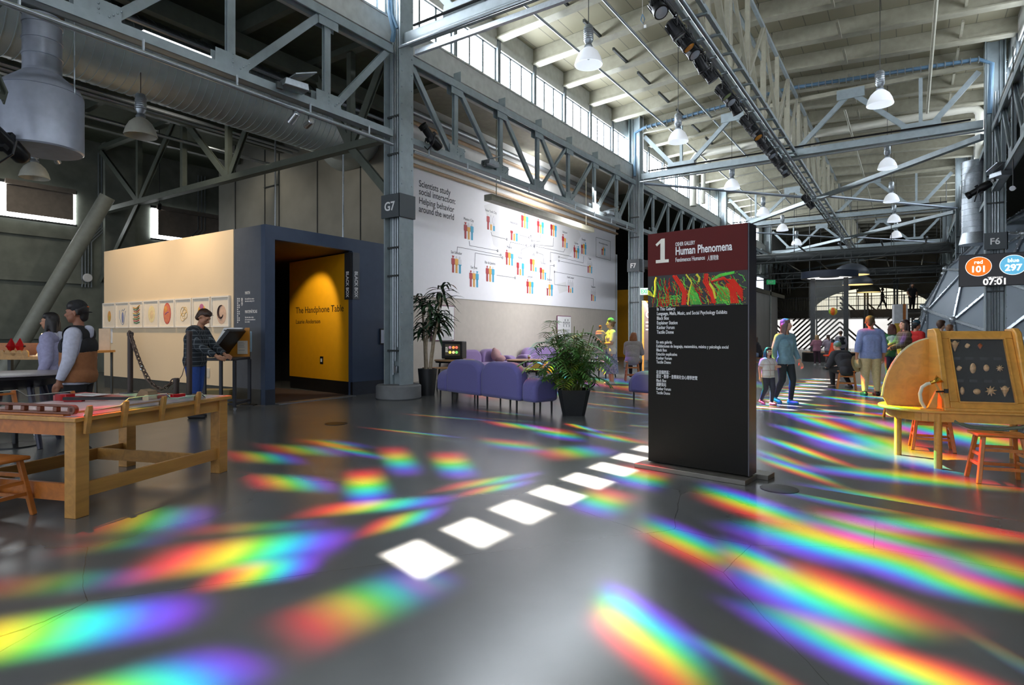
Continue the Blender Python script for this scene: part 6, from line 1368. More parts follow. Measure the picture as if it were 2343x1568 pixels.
LANDING = V((sp2.x-.5+.55, sp2.y+4.9, 2.76))
# floor covers
for px, py, r, l in ((769, 970, .17, 'round dark cover set in the floor before the booth'), (1925, 947, .2, 'round cover set in the floor up the nave'), (1783, 1119, .16, 'round cover set in the floor beside the directory sign')):
    q = F(px, py); solo('floor_cover', MB().lathe([(r, 0), (r, .004), (r-.02, .006), (.01, .006)], n=32), M('cover_metal', (58, 54, 50), .4, .5), l, 'cover', q)

# ------------------------------------------------------------------ people
def capsule(mb, a, b, ra, rb, n=12):
    a, b = V(a), V(b); d = b-a
    if d.length < 1e-4: d = V((0, 0, 1e-3)); b = a+d
    d = d.normalized(); pts, rs = [], []
    for k in range(5): t = pi/2*k/4; pts.append(a-d*ra*cos(t)); rs.append(max(.0006, ra*sin(t)))
    for k in range(5): t = pi/2*k/4; pts.append(b+d*rb*sin(t)); rs.append(max(.0006, rb*cos(t)))
    mb.tube(pts, rs, n)
def remesh(mb, voxel, smooth=3):
    me = bpy.data.meshes.new('tmp'); me.from_pydata(mb.v, [], mb.f); o = bpy.data.objects.new('tmp', me); COL.objects.link(o)
    r = o.modifiers.new('r', 'REMESH'); r.mode = 'VOXEL'; r.voxel_size = voxel
    s = o.modifiers.new('s', 'SMOOTH'); s.factor = .5; s.iterations = smooth
    dg = bpy.context.evaluated_depsgraph_get(); ev = o.evaluated_get(dg); out = bpy.data.meshes.new_from_object(ev)
    bpy.data.objects.remove(o); bpy.data.meshes.remove(me); out.materials.clear(); return out
def skin_mat(n, rgb): return M('skin_'+n, rgb, .55, var=.05)
SK_L, SK_M, SK_D = skin_mat('light', (226, 178, 150)), skin_mat('mid', (190, 136, 106)), skin_mat('tan', (150, 100, 76))
EYE = M('eye_dark', (36, 26, 22), .3); LIP = M('lip', (170, 92, 84), .5)
HB, HBR, HBL, HBLD = M('hair_black', (30, 25, 24), .5), M('hair_brown', (70, 46, 32), .5), M('hair_light', (128, 92, 64), .5), M('hair_blonde', (186, 150, 104), .5)
def person(label, loc, rz, H, J=None, skin=SK_L, wear=(), hair=None, voxel=.011, extra=None, shape=1.0, head_turn=0, head_tilt=0, fem=False, grip=.6):
    """pose joints in body heights, facing +Y; wear: list of (name, material, [(bone, t0, t1)], offset)"""
    J = dict(J or {})
    P = dict(pel=(0, 0, .525), wst=(0, 0, .61), chs=(0, .0, .715), nek=(0, -.005, .825), hed=(0, .012, .93))
    for s, x in (('l', -1), ('r', 1)):
        P.update({'sh'+s: (x*.108, -.005, .795), 'el'+s: (x*.135, -.02, .63), 'wr'+s: (x*.14, .025, .49), 'hp'+s: (x*.052, 0, .515), 'kn'+s: (x*.056, .012, .285), 'an'+s: (x*.058, -.012, .045)})
    P.update(J)
    P = {k: V(v) for k, v in P.items()}
    g = shape; B = []          # bone, a, b, ra, rb
    up = (P['nek']-P['pel']).normalized(); side = (P['shr']-P['shl']).normalized(); hs = (P['hpr']-P['hpl']).normalized(); fw = side.cross(up)*-1; fw = up.cross(side)
    def add(n, a, b, ra, rb): B.append((n, V(a), V(b), ra, rb))
    wA = .034*g if not fem else .028
    add('hips', P['pel']-hs*wA, P['pel']+hs*wA, .066*g, .066*g); add('belly', P['wst']-side*.030*g+fw*.004, P['wst']+side*.030*g+fw*.004, (.062 if not fem else .052)*g, (.062 if not fem else .052)*g)
    add('chest', P['chs']-side*.045*g, P['chs']+side*.045*g, .063*g, .063*g); add('trunk', P['pel'], P['chs'], .062*g, .062*g)
    for q in (-1, 1): add('trunk', P['pel']+side*.034*q+fw*.002, P['chs']+side*.046*q, (.060 if not fem else .046)*g, .060*g)
    if fem:
        for q in (-1, 1): add('chest', P['chs']+side*.036*q+fw*.045-up*.005, P['chs']+side*.036*q+fw*.045-up*.005, .030, .030)
    add('shoulders', P['shl']+(P['shr']-P['shl'])*.16, P['shl']+(P['shr']-P['shl'])*.84, .042*g, .042*g); add('trunk', P['chs'], P['nek']-up*.03, .055*g, .038*g)
    add('neck', P['nek']-up*.03, P['hed']-V((0, .01, .03)), .032, .030)
    for s in 'lr':
        add('upper_arm'+s, P['sh'+s], P['el'+s], .033*g, .025*g); add('fore_arm'+s, P['el'+s], P['wr'+s], .025*g, .0165)
        add('thigh'+s, P['hp'+s], P['kn'+s], .056*g, .036*g); add('shin'+s, P['kn'+s], P['an'+s], .034*g, .021)
        kn, an = P['kn'+s], P['an'+s]; ax = (kn-an).normalized(); add('calf'+s, kn.lerp(an, .3)-V((0, .012, 0)), kn.lerp(an, .45)-V((0, .01, 0)), .026*g, .022*g)
        tf = J.get('toe'+s); ft = V(tf) if tf else an+V((0, .085, -.028)); add('foot'+s, an+V((0, -.02, -.024)), ft, .021, .017); add('foot'+s, ft, ft+(ft-an).normalized()*.012, .018, .014)
        # hand: palm, four bent fingers, thumb
        wr, el = P['wr'+s], P['el'+s]; d = (wr-el).normalized(); inw = V((1 if s == 'l' else -1, 0, 0)); inw = (inw-d*inw.dot(d)).normalized(); fr = d.cross(inw)*(1 if s == 'l' else -1)
        if 'hd'+s in J: d = V(J['hd'+s]).normalized(); inw = (inw-d*inw.dot(d)).normalized(); fr = d.cross(inw)*(1 if s == 'l' else -1)
        pc = wr+d*.03; 
        add('hand'+s, wr, pc+fr*.008, .0155, .016); add('hand'+s, pc+fr*.012, pc+d*.022+fr*.014, .011, .010); add('hand'+s, pc-fr*.012, pc+d*.02-fr*.014, .011, .010)
        for i, (o, ln) in enumerate(((.017, .040), (.006, .044), (-.006, .042), (-.017, .034))):
            k0 = pc+d*.02+fr*o; k1 = k0+(d+inw*.35*grip).normalized()*ln*.5; k2 = k1+(d*(1-grip*.7)+inw*grip).normalized()*ln*.55
            add('hand'+s, k0, k1, .0056, .0052); add('hand'+s, k1, k2, .0052, .0045)
        t0 = wr+d*.012+fr*.012+inw*.004; t1 = t0+(d*.7+fr*.6+inw*.4).normalized()*.022; t2 = t1+(d+inw*.5).normalized()*.018
        add('hand'+s, t0, t1, .0072, .006); add('hand'+s, t1, t2, .006, .005)
    # head
    hm = Matrix.Rotation(R(head_turn), 3, 'Z') @ Matrix.Rotation(R(-head_tilt), 3, 'X'); hc = P['hed']
    def hp_(x, y, z): return hc+hm @ V((x, y, z))
    add('head', hp_(0, -.012, .022), hp_(0, -.008, .026), .050, .050); add('head', hp_(0, .004, .018), hp_(0, .01, .005), .046, .043); add('head', hp_(-.012, .018, -.025), hp_(.012, .018, -.025), .031, .031); add('head', hp_(0, .030, -.043), hp_(0, .034, -.044), .016, .015)
    add('head', hp_(0, .050, .012), hp_(0, .062, -.008), .006, .0095); add('head', hp_(-.022, .044, .022), hp_(.022, .044, .022), .010, .010); add('head', hp_(-.008, .050, -.027), hp_(.008, .050, -.027), .0068, .0068); add('head', hp_(-.026, .032, -.004), hp_(.026, .032, -.004), .018, .018)
    for q in (-1, 1): add('head', hp_(q*.049, -.006, .008), hp_(q*.053, -.012, -.012), .008, .006)
    mb = MB()
    for n, a, b, ra, rb in B: capsule(mb, a*H, b*H, ra*H, rb*H)
    me = remesh(mb, voxel)
    me.materials.append(skin); me.materials.append(EYE); me.materials.append(LIP)
    nv = len(me.polygons); C_ = np.empty(nv*3); me.polygons.foreach_get('center', C_); C_ = C_.reshape(-1, 3)/H
    Nn = np.empty(nv*3); me.polygons.foreach_get('normal', Nn)
    # nearest bone of every face
    best = np.full(nv, 9e9); bi = np.zeros(nv, int); bt = np.zeros(nv)
    for i, (n, a, b, ra, rb) in enumerate(B):
        a_, d_ = np.array(a), np.array(b-a); L2 = max(1e-9, d_ @ d_); t = np.clip((C_-a_) @ d_/L2, 0, 1); dist = np.linalg.norm(C_-(a_+t[:, None]*d_), axis=1)-(ra+(rb-ra)*t)
        m = dist < best; best[m] = dist[m]; bi[m] = i; bt[m] = t[m]
    names = [b[0] for b in B]; mi = np.zeros(nv, int)
    for q in (-1, 1):
        e_ = np.array(hp_(q*.0205, .052, .012)); mi[np.linalg.norm((C_-e_)/np.array([1.5, 1, 1]), axis=1) < .0062] = 1
    mth = np.array(hp_(0, .057, -.027)); mi[np.linalg.norm((C_-mth)/np.array([2.2, 1, .7]), axis=1) < .0062] = 2
    me.polygons.foreach_set('material_index', mi); me.polygons.foreach_set('use_smooth', [True]*nv)
    root = bpy.data.objects.new('person', me); COL.objects.link(root); root.location = loc; root.rotation_euler = (0, 0, rz); tag(root, label, 'person')
    # clothing: the body's own surface over the clothed bones, pushed out along the normals
    VN = np.empty(len(me.vertices)*3); me.vertices.foreach_get('normal', VN); VN = VN.reshape(-1, 3); VC = np.empty(len(me.vertices)*3); me.vertices.foreach_get('co', VC); VC = VC.reshape(-1, 3)
    polys = [tuple(p.vertices) for p in me.polygons]
    for w_ in wear:
        nm, mat_, rules, off = w_[:4]; up_ = ('chest', 0, 1) in rules and len(w_) < 5 and P['pel'].z > .5; rules = rules+[('thigh', 0, .3)] if up_ else rules; keep = np.zeros(nv, bool)
        for rn, t0, t1 in rules:
            for i, n in enumerate(names):
                if n == rn or n == rn+'l' or n == rn+'r': keep |= (bi == i) & (bt >= t0) & (bt <= t1)
        if len(w_) > 4: keep &= w_[4](C_)
        elif up_: keep &= C_[:, 2] > (.40 if ('thigh', 0, .3) in w_[2] else .470)
        ids = np.nonzero(keep)[0]
        if len(ids) == 0: continue
        used = sorted({v for i in ids for v in polys[i]}); mp = {v: k for k, v in enumerate(used)}
        nvs = VC[used]+VN[used]*off; mo = MB(); mo.v = [tuple(q) for q in nvs]; mo.f = [tuple(mp[v] for v in polys[i]) for i in ids]; mo.mi = [0]*len(mo.f)
        o = put(nm, mo, mat_, root, smooth=180)
        s = o.modifiers.new('thick', 'SOLIDIFY'); s.thickness = min(off*.9, .008); s.offset = -1
        s = o.modifiers.new('soft', 'SMOOTH'); s.iterations = 14 if off > .013 else 4; s.factor = .5
    def part(nm, caps, mat_, vx=None, sm=3):
        m2 = MB()
        for a, b, ra, rb in caps: capsule(m2, V(a)*H, V(b)*H, ra*H, rb*H)
        me2 = remesh(m2, vx or voxel*1.1, sm); me2.materials.append(mat_); me2.polygons.foreach_set('use_smooth', [True]*len(me2.polygons))
        o = bpy.data.objects.new(nm, me2); COL.objects.link(o); o.parent = root; return o
    if hair:
        kind, hmat = hair; caps = [(hp_(0, -.018, .034), hp_(0, -.014, .038), .053, .052), (hp_(-.02, .012, .052), hp_(.02, .012, .052), .032, .032)]
        if kind != 'crop':
            for q in (-1, 1): caps.append((hp_(q*.040, -.016, .03), hp_(q*.044, -.018, -.02), .020, .018))
        else:
            for q in (-1, 1): caps.append((hp_(q*.040, -.020, .025), hp_(q*.044, -.022, .0), .014, .010))
        caps.append((hp_(0, -.036, .01), hp_(0, -.040, -.022), .036, .028))
        if kind in ('long', 'vlong'):
            b_ = .17 if kind == 'long' else .25
            for x in (-.036, -.012, .012, .036): caps.append((hp_(x, -.034, .0), hc+V((x*1.35, -.05, -b_)), .030, .016))
            for q in (-1, 1): caps.append((hp_(q*.042, .0, .01), hc+V((q*.058, .012, -b_*.75)), .018, .010))
        if kind == 'pony': caps += [(hp_(0, -.058, .02), hc+V((0, -.075, -.03)), .022, .02), (hc+V((0, -.075, -.03)), hc+V((0, -.075, -.17)), .022, .008)]
        if kind == 'bun': caps += [(hp_(0, -.068, .03), hp_(0, -.07, .03), .024, .024)]
        part('hair', caps, hmat)
    if extra: extra(root, H, P, hp_, part)
    return root
TOR = [('hips', 0, 1), ('belly', 0, 1), ('chest', 0, 1), ('trunk', 0, 1), ('shoulders', 0, 1)]
UPR = TOR+[('thigh', 0, .0)]
ARM = [('upper_arm', 0, 1), ('fore_arm', 0, .95)]; SHT = [('upper_arm', 0, .62)]
LEG = [('hips', 0, 1), ('trunk', 0, .3), ('thigh', 0, 1), ('shin', 0, .97), ('calf', 0, 1)]; SHOE = [('foot', 0, 1), ('shin', .97, 1)]
def fab(n, rgb, **k): return M('cloth_'+n, rgb, .85, scale=30, **k)
def plaid(n, base, line, sc=14):
    if n in _M: return _M[n]
    m = bpy.data.materials.new(n); m.use_nodes = True; _M[n] = m; nt = m.node_tree; N = nt.nodes; L = nt.links; b = N['Principled BSDF']; tc = N.new('ShaderNodeTexCoord'); b.inputs['Roughness'].default_value = .9
    sep = N.new('ShaderNodeSeparateXYZ'); L.new(tc.outputs['Object'], sep.inputs[0]); acc = None
    ad = N.new('ShaderNodeMath'); L.new(sep.outputs[0], ad.inputs[0]); L.new(sep.outputs[1], ad.inputs[1])
    for src, o in ((ad.outputs[0], 1), (sep.outputs[2], 1)):
        a = N.new('ShaderNodeMath'); a.operation = 'MULTIPLY'; L.new(src, a.inputs[0]); a.inputs[1].default_value = sc
        f = N.new('ShaderNodeMath'); f.operation = 'FRACT'; L.new(a.outputs[0], f.inputs[0]); g = N.new('ShaderNodeMath'); g.operation = 'LESS_THAN'; g.inputs[1].default_value = .14; L.new(f.outputs[0], g.inputs[0])
        if acc is None: acc = g.outputs[0]
        else:
            x = N.new('ShaderNodeMath'); x.operation = 'MAXIMUM'; L.new(acc, x.inputs[0]); L.new(g.outputs[0], x.inputs[1]); acc = x.outputs[0]
    mx = N.new('ShaderNodeMix'); mx.data_type = 'RGBA'; L.new(acc, mx.inputs[0]); mx.inputs[6].default_value = (*lin(base), 1); mx.inputs[7].default_value = (*lin(line), 1); L.new(mx.outputs[2], b.inputs['Base Color']); return m
JEAN, DJEAN, BLKC = fab('blue_jeans', (48, 78, 150)), fab('dark_jeans', (40, 50, 70)), fab('black', (26, 26, 30))
WSH, KSH = M('white_shoe', (220, 216, 214), .6), M('black_shoe', (34, 32, 34), .6)
def cap_hat(mat_, back=True, badge=None):
    def f(root, H, P, hp_, part):
        part('cap', [(hp_(0, -.012, .042), hp_(0, -.01, .044), .055, .055), (hp_(0, .01, .05), hp_(0, .012, .05), .044, .044)], mat_)
        s = -1 if back else 1
        mb = MB(); q = [hp_(x, s*(.045+.045*(1-(x/.045)**2)), .012 if back else .04) for x in (-.045, -.03, -.015, 0, .015, .03, .045)]; r_ = [hp_(x, s*.04, .022 if back else .045) for x in (-.045, -.03, -.015, 0, .015, .03, .045)]
        vs_ = [v*H for v in q+r_]+[v*H+V((0, 0, .006)) for v in q+r_]; n = 7; fs = []
        for k in range(6): fs += [(k, k+1, n+k+1, n+k), (14+k, 14+n+k, 14+n+k+1, 14+k+1), (k, 14+k, 14+k+1, k+1)]
        put('cap_brim', mb.add(vs_, fs), mat_, root)
        if badge: part('cap_badge', [(hp_(-.01, -.066, .05), hp_(.01, -.066, .05), .006, .006)], badge)
    return f
def chain_extras(*fs):
    def f(*a):
        for g in fs: g(*a)
    return f
def collar_hood(mat_):
    def f(root, H, P, hp_, part): part('hood', [(P['nek']+V((-.05, -.03, -.005)), P['nek']+V((.05, -.03, -.005)), .030, .030), (P['nek']+V((-.05, .02, -.012)), P['nek']+V((-.05, -.03, 0)), .024, .026), (P['nek']+V((.05, .02, -.012)), P['nek']+V((.05, -.03, 0)), .024, .026), (P['nek']+V((0, -.05, .0)), P['nek']+V((0, -.055, -.03)), .034, .026)], mat_)
    return f
def backpack(mat_, zo=-.10):
    def f(root, H, P, hp_, part):
        c = P['chs']+V((0, -.10, -.01)); part('backpack', [(c+V((-.045, 0, .07)), c+V((.045, 0, .07)), .04, .04), (c+V((-.05, -.005, -.07)), c+V((.05, -.005, -.07)), .048, .048), (c+V((0, 0, .07)), c+V((0, -.005, -.07)), .05, .055)], mat_)
        part('strap', [(P['sh'+s].lerp(P['nek'], .35)+V((0, -.05, -.02)), P['sh'+s].lerp(P['nek'], .35)+V((0, .03, .025)), .011, .011) for s in 'lr']+[(P['sh'+s].lerp(P['nek'], .35)+V((0, .03, .025)), P['sh'+s].lerp(P['nek'], .2)+V((0, .062, -.10)), .011, .011) for s in 'lr'], mat_, voxel_s)
    return f
voxel_s = .012
# --- couple at the left, standing behind the workbench
q = D(180, 900, 6.75); GREYH = fab('grey_hoodie', (196, 198, 216))
def vest_extra(root, H, P, hp_, part):
    part('zip_edge', [(P['nek']+V((-.03, .05, -.02)), P['chs']+V((-.025, .085, -.06)), .006, .006), (P['chs']+V((-.025, .085, -.06)), P['pel']+V((-.02, .095, .02)), .006, .006)], M('cloth_cream_fleece', (224, 206, 180), .9), .008)
VB = fab('vest_black', (30, 30, 34)); VT = fab('vest_brown', (150, 98, 62))
mleft = dict(ell=(-.15, .0, .63), wrl=(-.15, .05, .50), elr=(.145, -.02, .635), wrr=(.15, .03, .505))
person('man in a black and brown vest over a grey hoodie, cap worn backwards', (q.x, q.y, 0), YAW+R(106), 1.735, mleft, SK_D,
       [('hoodie', GREYH, UPR+ARM, .016), ('vest_lower', VT, TOR+[('thigh', 0, .2)], .036, lambda c: (c[:, 2] > .485) & (c[:, 2] < .69)), ('vest_upper', VB, TOR, .035, lambda c: (c[:, 2] > .685) & (c[:, 2] < .84) & (np.abs(c[:, 0]) < .125)), ('trousers', BLKC, LEG, .014), ('shoes', KSH, SHOE, .012)],
       ('crop', HB), .010, chain_extras(cap_hat(M('cloth_cap_black', (26, 26, 28), .8), True, M('cap_badge_orange', (230, 110, 50), .6)), collar_hood(GREYH), vest_extra), 1.16)
q2 = D(118, 900, 8.15)
def glasses(root, H, P, hp_, part):
    mb = MB()
    for s in (-1, 1): mb.tube([hp_(s*.021+.013*cos(2*pi*k/12), .058, .010+.011*sin(2*pi*k/12))*H for k in range(13)], .0014, 5)
    mb.tube([hp_(-.008, .06, .012)*H, hp_(.008, .06, .012)*H], .0013, 5)
    for s in (-1, 1): mb.tube([hp_(s*.034, .056, .013)*H, hp_(s*.05, .0, .015)*H], .0013, 5)
    put('glasses', mb, CHROME, root)
person('person with dark hair and glasses in a pale hoodie, behind the man in the vest', (q2.x, q2.y, 0), YAW+R(108), 1.66, None, SK_M, [('jacket', fab('lilac_jacket', (160, 158, 190)), UPR+ARM, .03), ('jeans', DJEAN, LEG, .014), ('shoes', WSH, SHOE, .012)], ('long', HB), .011, chain_extras(collar_hood(GREYH), glasses), 1.05, fem=True)
# --- man in plaid reaching to the kiosk
q = D(446, 895, 9.75)
def sunnies(root, H, P, hp_, part):
    mb = MB()
    for s in (-1, 1): mb.tube([hp_(s*.05, .0, .045)*H, hp_(s*.046, .03, .062)*H, hp_(s*.03, .05, .062)*H, hp_(0, .054, .06)*H], .0035, 6)
    put('sunglasses', mb, M('sunglasses_grey', (70, 80, 96), .3), root)
person('man in a dark plaid shirt and jeans reaching toward the slanted kiosk', (q.x, q.y, 0), YAW-R(88), 1.80, dict(nek=(0, .035, .822), hed=(0, .075, .915), chs=(0, .012, .715), shl=(-.112, .025, .79), shr=(.112, .025, .79), ell=(-.13, .10, .66), wrl=(-.10, .225, .575), elr=(.13, .09, .66), wrr=(.09, .23, .572), hdl=(.1, .9, -.45), hdr=(-.1, .9, -.45), knl=(-.058, .0, .285), anl=(-.06, -.035, .045), knr=(.056, .02, .285), anr=(.06, .01, .045)), SK_M,
       [('plaid_shirt', plaid('plaid_dark', (40, 46, 52), (110, 116, 122)), UPR+[('thigh', 0, .10)]+ARM, .024), ('jeans', JEAN, LEG, .012), ('shoes', KSH, SHOE, .012), ('green_collar', M('cloth_green', (110, 190, 60), .8), [('neck', 0, .25)], .012)], ('crop', HBR), .010, sunnies, 1.12, head_tilt=34)
# --- woman in a long dress with a baby
q = D(1398, 881, 16.0)
DRS = M('floral_dress', (206, 204, 220), .85, scale=26, rgb2=(84, 96, 160))
def dress(root, H, P, hp_, part):
    mb = MB(); prof = [(.30, .075), (.26, .10), (.20, .115), (.12, .13), (.0, .135)]
    rg = []; n = 36
    for z, r in ((.62, .072), (.56, .086), (.48, .098), (.38, .108), (.28, .116), (.17, .124)):
        rg.append([(r*H*(1+.05*sin(8*2*pi*k/n))*cos(2*pi*k/n)*1.05, r*H*(1+.05*sin(8*2*pi*k/n))*sin(2*pi*k/n)*.9, z*H) for k in range(n)])
    vs_ = [v for g in rg for v in g]; mb.add(vs_, [(i*n+k, i*n+(k+1) % n, (i+1)*n+(k+1) % n, (i+1)*n+k) for i in range(5) for k in range(n)]); put('skirt', mb, DRS, root, smooth=180)
def hat_green(root, H, P, hp_, part): part('knit_hat', [(hp_(0, -.012, .045), hp_(0, -.008, .05), .056, .054)], M('green_hat', (140, 160, 110), .9))
person('woman in a long blue floral dress and green hat holding a baby', (q.x, q.y, 0), YAW+R(95), 1.76, dict(ell=(-.15, .03, .64), wrl=(-.06, .13, .63), elr=(.15, .02, .64), wrr=(.02, .14, .655), hdl=(.8, .5, .1), hdr=(-.8, .5, .1)), SK_L,
       [('blouse', M('pale_blouse', (222, 214, 206), .85), UPR+[('upper_arm', 0, .9)], .02), ('sandals', M('white_sandal', (210, 210, 212), .6), SHOE, .014)], ('bun', HBL), .012, chain_extras(dress, hat_green), 1.05, fem=True)
qb = q+V((-.19*sin(YAW+R(95)), .19*cos(YAW+R(95)), 0))
person('baby in a striped top carried by the woman in the floral dress', (q.x-.30*sin(YAW+R(95)), q.y+.30*cos(YAW+R(95)), .80), YAW-R(40), .78, dict(knl=(-.10, .12, .44), anl=(-.11, .12, .25), knr=(.10, .12, .44), anr=(.11, .12, .25), hed=(0, .02, .95), nek=(0, 0, .80), elr=(.17, .08, .70), wrr=(.14, .18, .76), hdl=(0, .5, -.8)), SK_L,
       [('striped_top', plaid('stripe_top', (214, 212, 208), (60, 60, 70), 30), UPR+ARM, .012), ('leggings', fab('baby_grey', (120, 116, 120)), LEG, .01)], ('crop', HBL), .009, None, 1.25)
# --- seated grey hoodie
sit = dict(pel=(0, -.02, .315), wst=(0, -.01, .40), chs=(0, .03, .50), nek=(0, .06, .605), hed=(0, .09, .70), shl=(-.108, .05, .58), shr=(.108, .05, .58), ell=(-.14, .10, .43), wrl=(-.10, .22, .42), elr=(.14, .10, .43), wrr=(.10, .22, .42), hpl=(-.055, .0, .31), hpr=(.055, .0, .31), knl=(-.08, .20, .30), knr=(.08, .20, .30), anl=(-.075, .19, .06), anr=(.075, .19, .06))
person('person in a grey hoodie seated on a tall stool, back turned, by column F7', (SEAT_GREY.x, SEAT_GREY.y, .065), YAW-R(25), 1.72, {k: V(v)+V((0, 0, .0)) for k, v in sit.items()}, SK_L, [('hoodie', fab('warm_grey', (156, 148, 146)), UPR+ARM, .03), ('jeans', BLKC, LEG, .014), ('shoes', KSH, SHOE, .012)], ('long', M('hair_auburn', (140, 84, 48), .5)), .012, collar_hood(fab('warm_grey', ())), 1.1)
# --- mother and girl walking
q = D(1797, 925, 11.65)
wlk = dict(knl=(-.052, .06, .29), anl=(-.05, .03, .045), knr=(.055, .005, .285), anr=(.055, -.10, .075), toer=(.055, -.03, .02), ell=(-.15, -.01, .64), wrl=(-.19, .04, .50), elr=(.14, -.04, .635), wrr=(.15, -.02, .49))
TEALJ = fab('blue_grey_jumper', (120, 156, 172))
def satchel(root, H, P, hp_, part): part('yellow_bag', [(P['chs']+V((-.07, -.09, .06)), P['chs']+V((-.09, -.10, -.10)), .034, .04)], M('yellow_bag', (226, 206, 110), .8))
person('woman in a blue-grey jumper and black jeans holding the small girl by the hand', (q.x, q.y, 0), YAW+pi+R(22), 1.66, wlk, SK_L, [('jumper', TEALJ, UPR+[('upper_arm', 0, 1), ('fore_arm', 0, .8)], .02), ('black_jeans', fab('soft_black', (38, 46, 52)), LEG, .010), ('shoes', M('teal_shoe', (60, 150, 180), .6), SHOE, .012)], ('vlong', M('hair_greybrown', (110, 92, 88), .5)), .010, satchel, .98, fem=True, head_turn=48)
g = D(1757, 928, 11.5)
person('small girl with long dark hair in a white striped shirt and pink shoes', (g.x, g.y, 0), YAW+pi+R(20), 1.12, dict(wlk, hed=(0, .012, .915), nek=(0, 0, .80), ell=(-.17, .02, .66), wrl=(-.30, .04, .66), hdl=(-.9, .1, .3), shl=(-.115, 0, .765), shr=(.115, 0, .765)), SK_L, [('striped_shirt', plaid('stripe_white', (232, 230, 226), (206, 190, 184), 9), UPR+[('upper_arm', 0, .75)], .014), ('jeans', fab('faded_dark', (56, 58, 74)), LEG, .01), ('pink_shoes', M('pink_shoe', (236, 110, 140), .6), SHOE, .014)], ('vlong', M('hair_darkplum', (52, 40, 54), .5)), .009, None, 1.12, fem=False, head_turn=-10)
# --- man with the hat in his hand
q = D(1992, 905, 13.2); SHB = fab('blue_shirt', (140, 156, 204)); KHK = fab('khaki', (200, 182, 140))
def held_hat(root, H, P, hp_, part):
    c = P['wrl']+V((.0, .02, -.09)); mb = MB(); mt = Matrix.Translation(c*H) @ Matrix.Rotation(R(75), 4, 'X') @ Matrix.Rotation(R(40), 4, 'Y')
    mb.lathe([(.19, 0), (.11, .015), (.095, .10), (.06, .12), (.01, .12)], (0, 0, 0), 28, mt, cap=False); mb.lathe([(.10, .02), (.19, .006)], (0, 0, 0), 28, mt, cap=False)
    put('straw_hat', mb, M('straw', (176, 168, 130), .8), root)
person('balding man in a blue shirt and khaki trousers seen from behind, hat in his hand', (q.x, q.y, 0), YAW-R(8), 1.76, dict(elr=(.15, -.02, .635), wrr=(.16, .02, .49), ell=(-.155, -.02, .635), wrl=(-.165, .0, .49), anl=(-.075, -.02, .045), anr=(.08, .0, .045), knl=(-.066, .0, .285), knr=(.07, .01, .285)), SK_M, [('shirt', SHB, UPR+[('upper_arm', 0, 1), ('fore_arm', 0, .6)], .024), ('khaki_trousers', KHK, LEG, .022), ('shoes', KSH, SHOE, .014)], ('crop', M('hair_short_brown', (90, 74, 50), .6)), .010, held_hat, 1.14, head_turn=-28)
# --- woman in a plaid coat, hands outstretched, and those behind her
q = D(2068, 890, 14.2)
person('woman in a brown plaid coat facing left, hands held out', (q.x, q.y, 0), YAW+R(78), 1.70, dict(ell=(-.13, .07, .66), wrl=(-.09, .22, .60), elr=(.13, .06, .66), wrr=(.08, .22, .60), hdl=(.1, .9, -.2), hdr=(-.1, .9, -.2), nek=(0, -.015, .825), hed=(0, -.005, .93)), SK_L, [('plaid_coat', plaid('plaid_brown', (96, 84, 66), (136, 124, 104), 10), UPR+[('thigh', 0, .3)]+ARM, .034), ('trousers', fab('navy_trousers', (40, 46, 70)), LEG, .012), ('shoes', KSH, SHOE, .012)], ('vlong', M('hair_darkbrown', (52, 34, 32), .5)), .012, None, 1.05, fem=True, head_tilt=-8)
q = D(2041, 892, 16)
person('person in a green hooded jacket with a pale backpack beside the plaid coat woman', (q.x, q.y, 0), YAW-R(30), 1.62, None, SK_L, [('green_jacket', fab('green_jacket', (40, 96, 60)), UPR+ARM, .03), ('trousers', fab('navy_trousers', ()), LEG, .012), ('shoes', KSH, SHOE, .012)], ('long', M('hair_redbrown', (84, 40, 30), .5)), .014, backpack(M('pale_backpack', (176, 196, 190), .8)), 1.05, fem=True)
q = D(2096, 885, 16.5)
person('person in a red top and dark teal cap behind the plaid coat woman', (q.x, q.y, 0), YAW+R(-75), 1.72, None, SK_M, [('red_top', fab('red_top', (190, 34, 30)), UPR+[('upper_arm', 0, .8)], .02), ('trousers', BLKC, LEG, .012), ('shoes', KSH, SHOE, .012)], ('crop', HB), .014, cap_hat(M('cloth_cap_teal', (36, 70, 86), .8), True), 1.1)
for px, d, Hh, hm_, l in ((2152, 14.8, 1.70, HBR, 'person with short brown hair behind the shell case, nearer the wing'), (2172, 15.6, 1.60, HBL, 'person whose fair head just shows over the shell case')):
    q = D(px, 880, d); person(l, (q.x, q.y, 0), YAW-R(60), Hh, None, SK_L, [('top', fab('brownish_top', (90, 78, 60)), UPR+ARM, .02), ('trousers', DJEAN, LEG, .012)], ('crop', hm_), .016, None, 1.05)
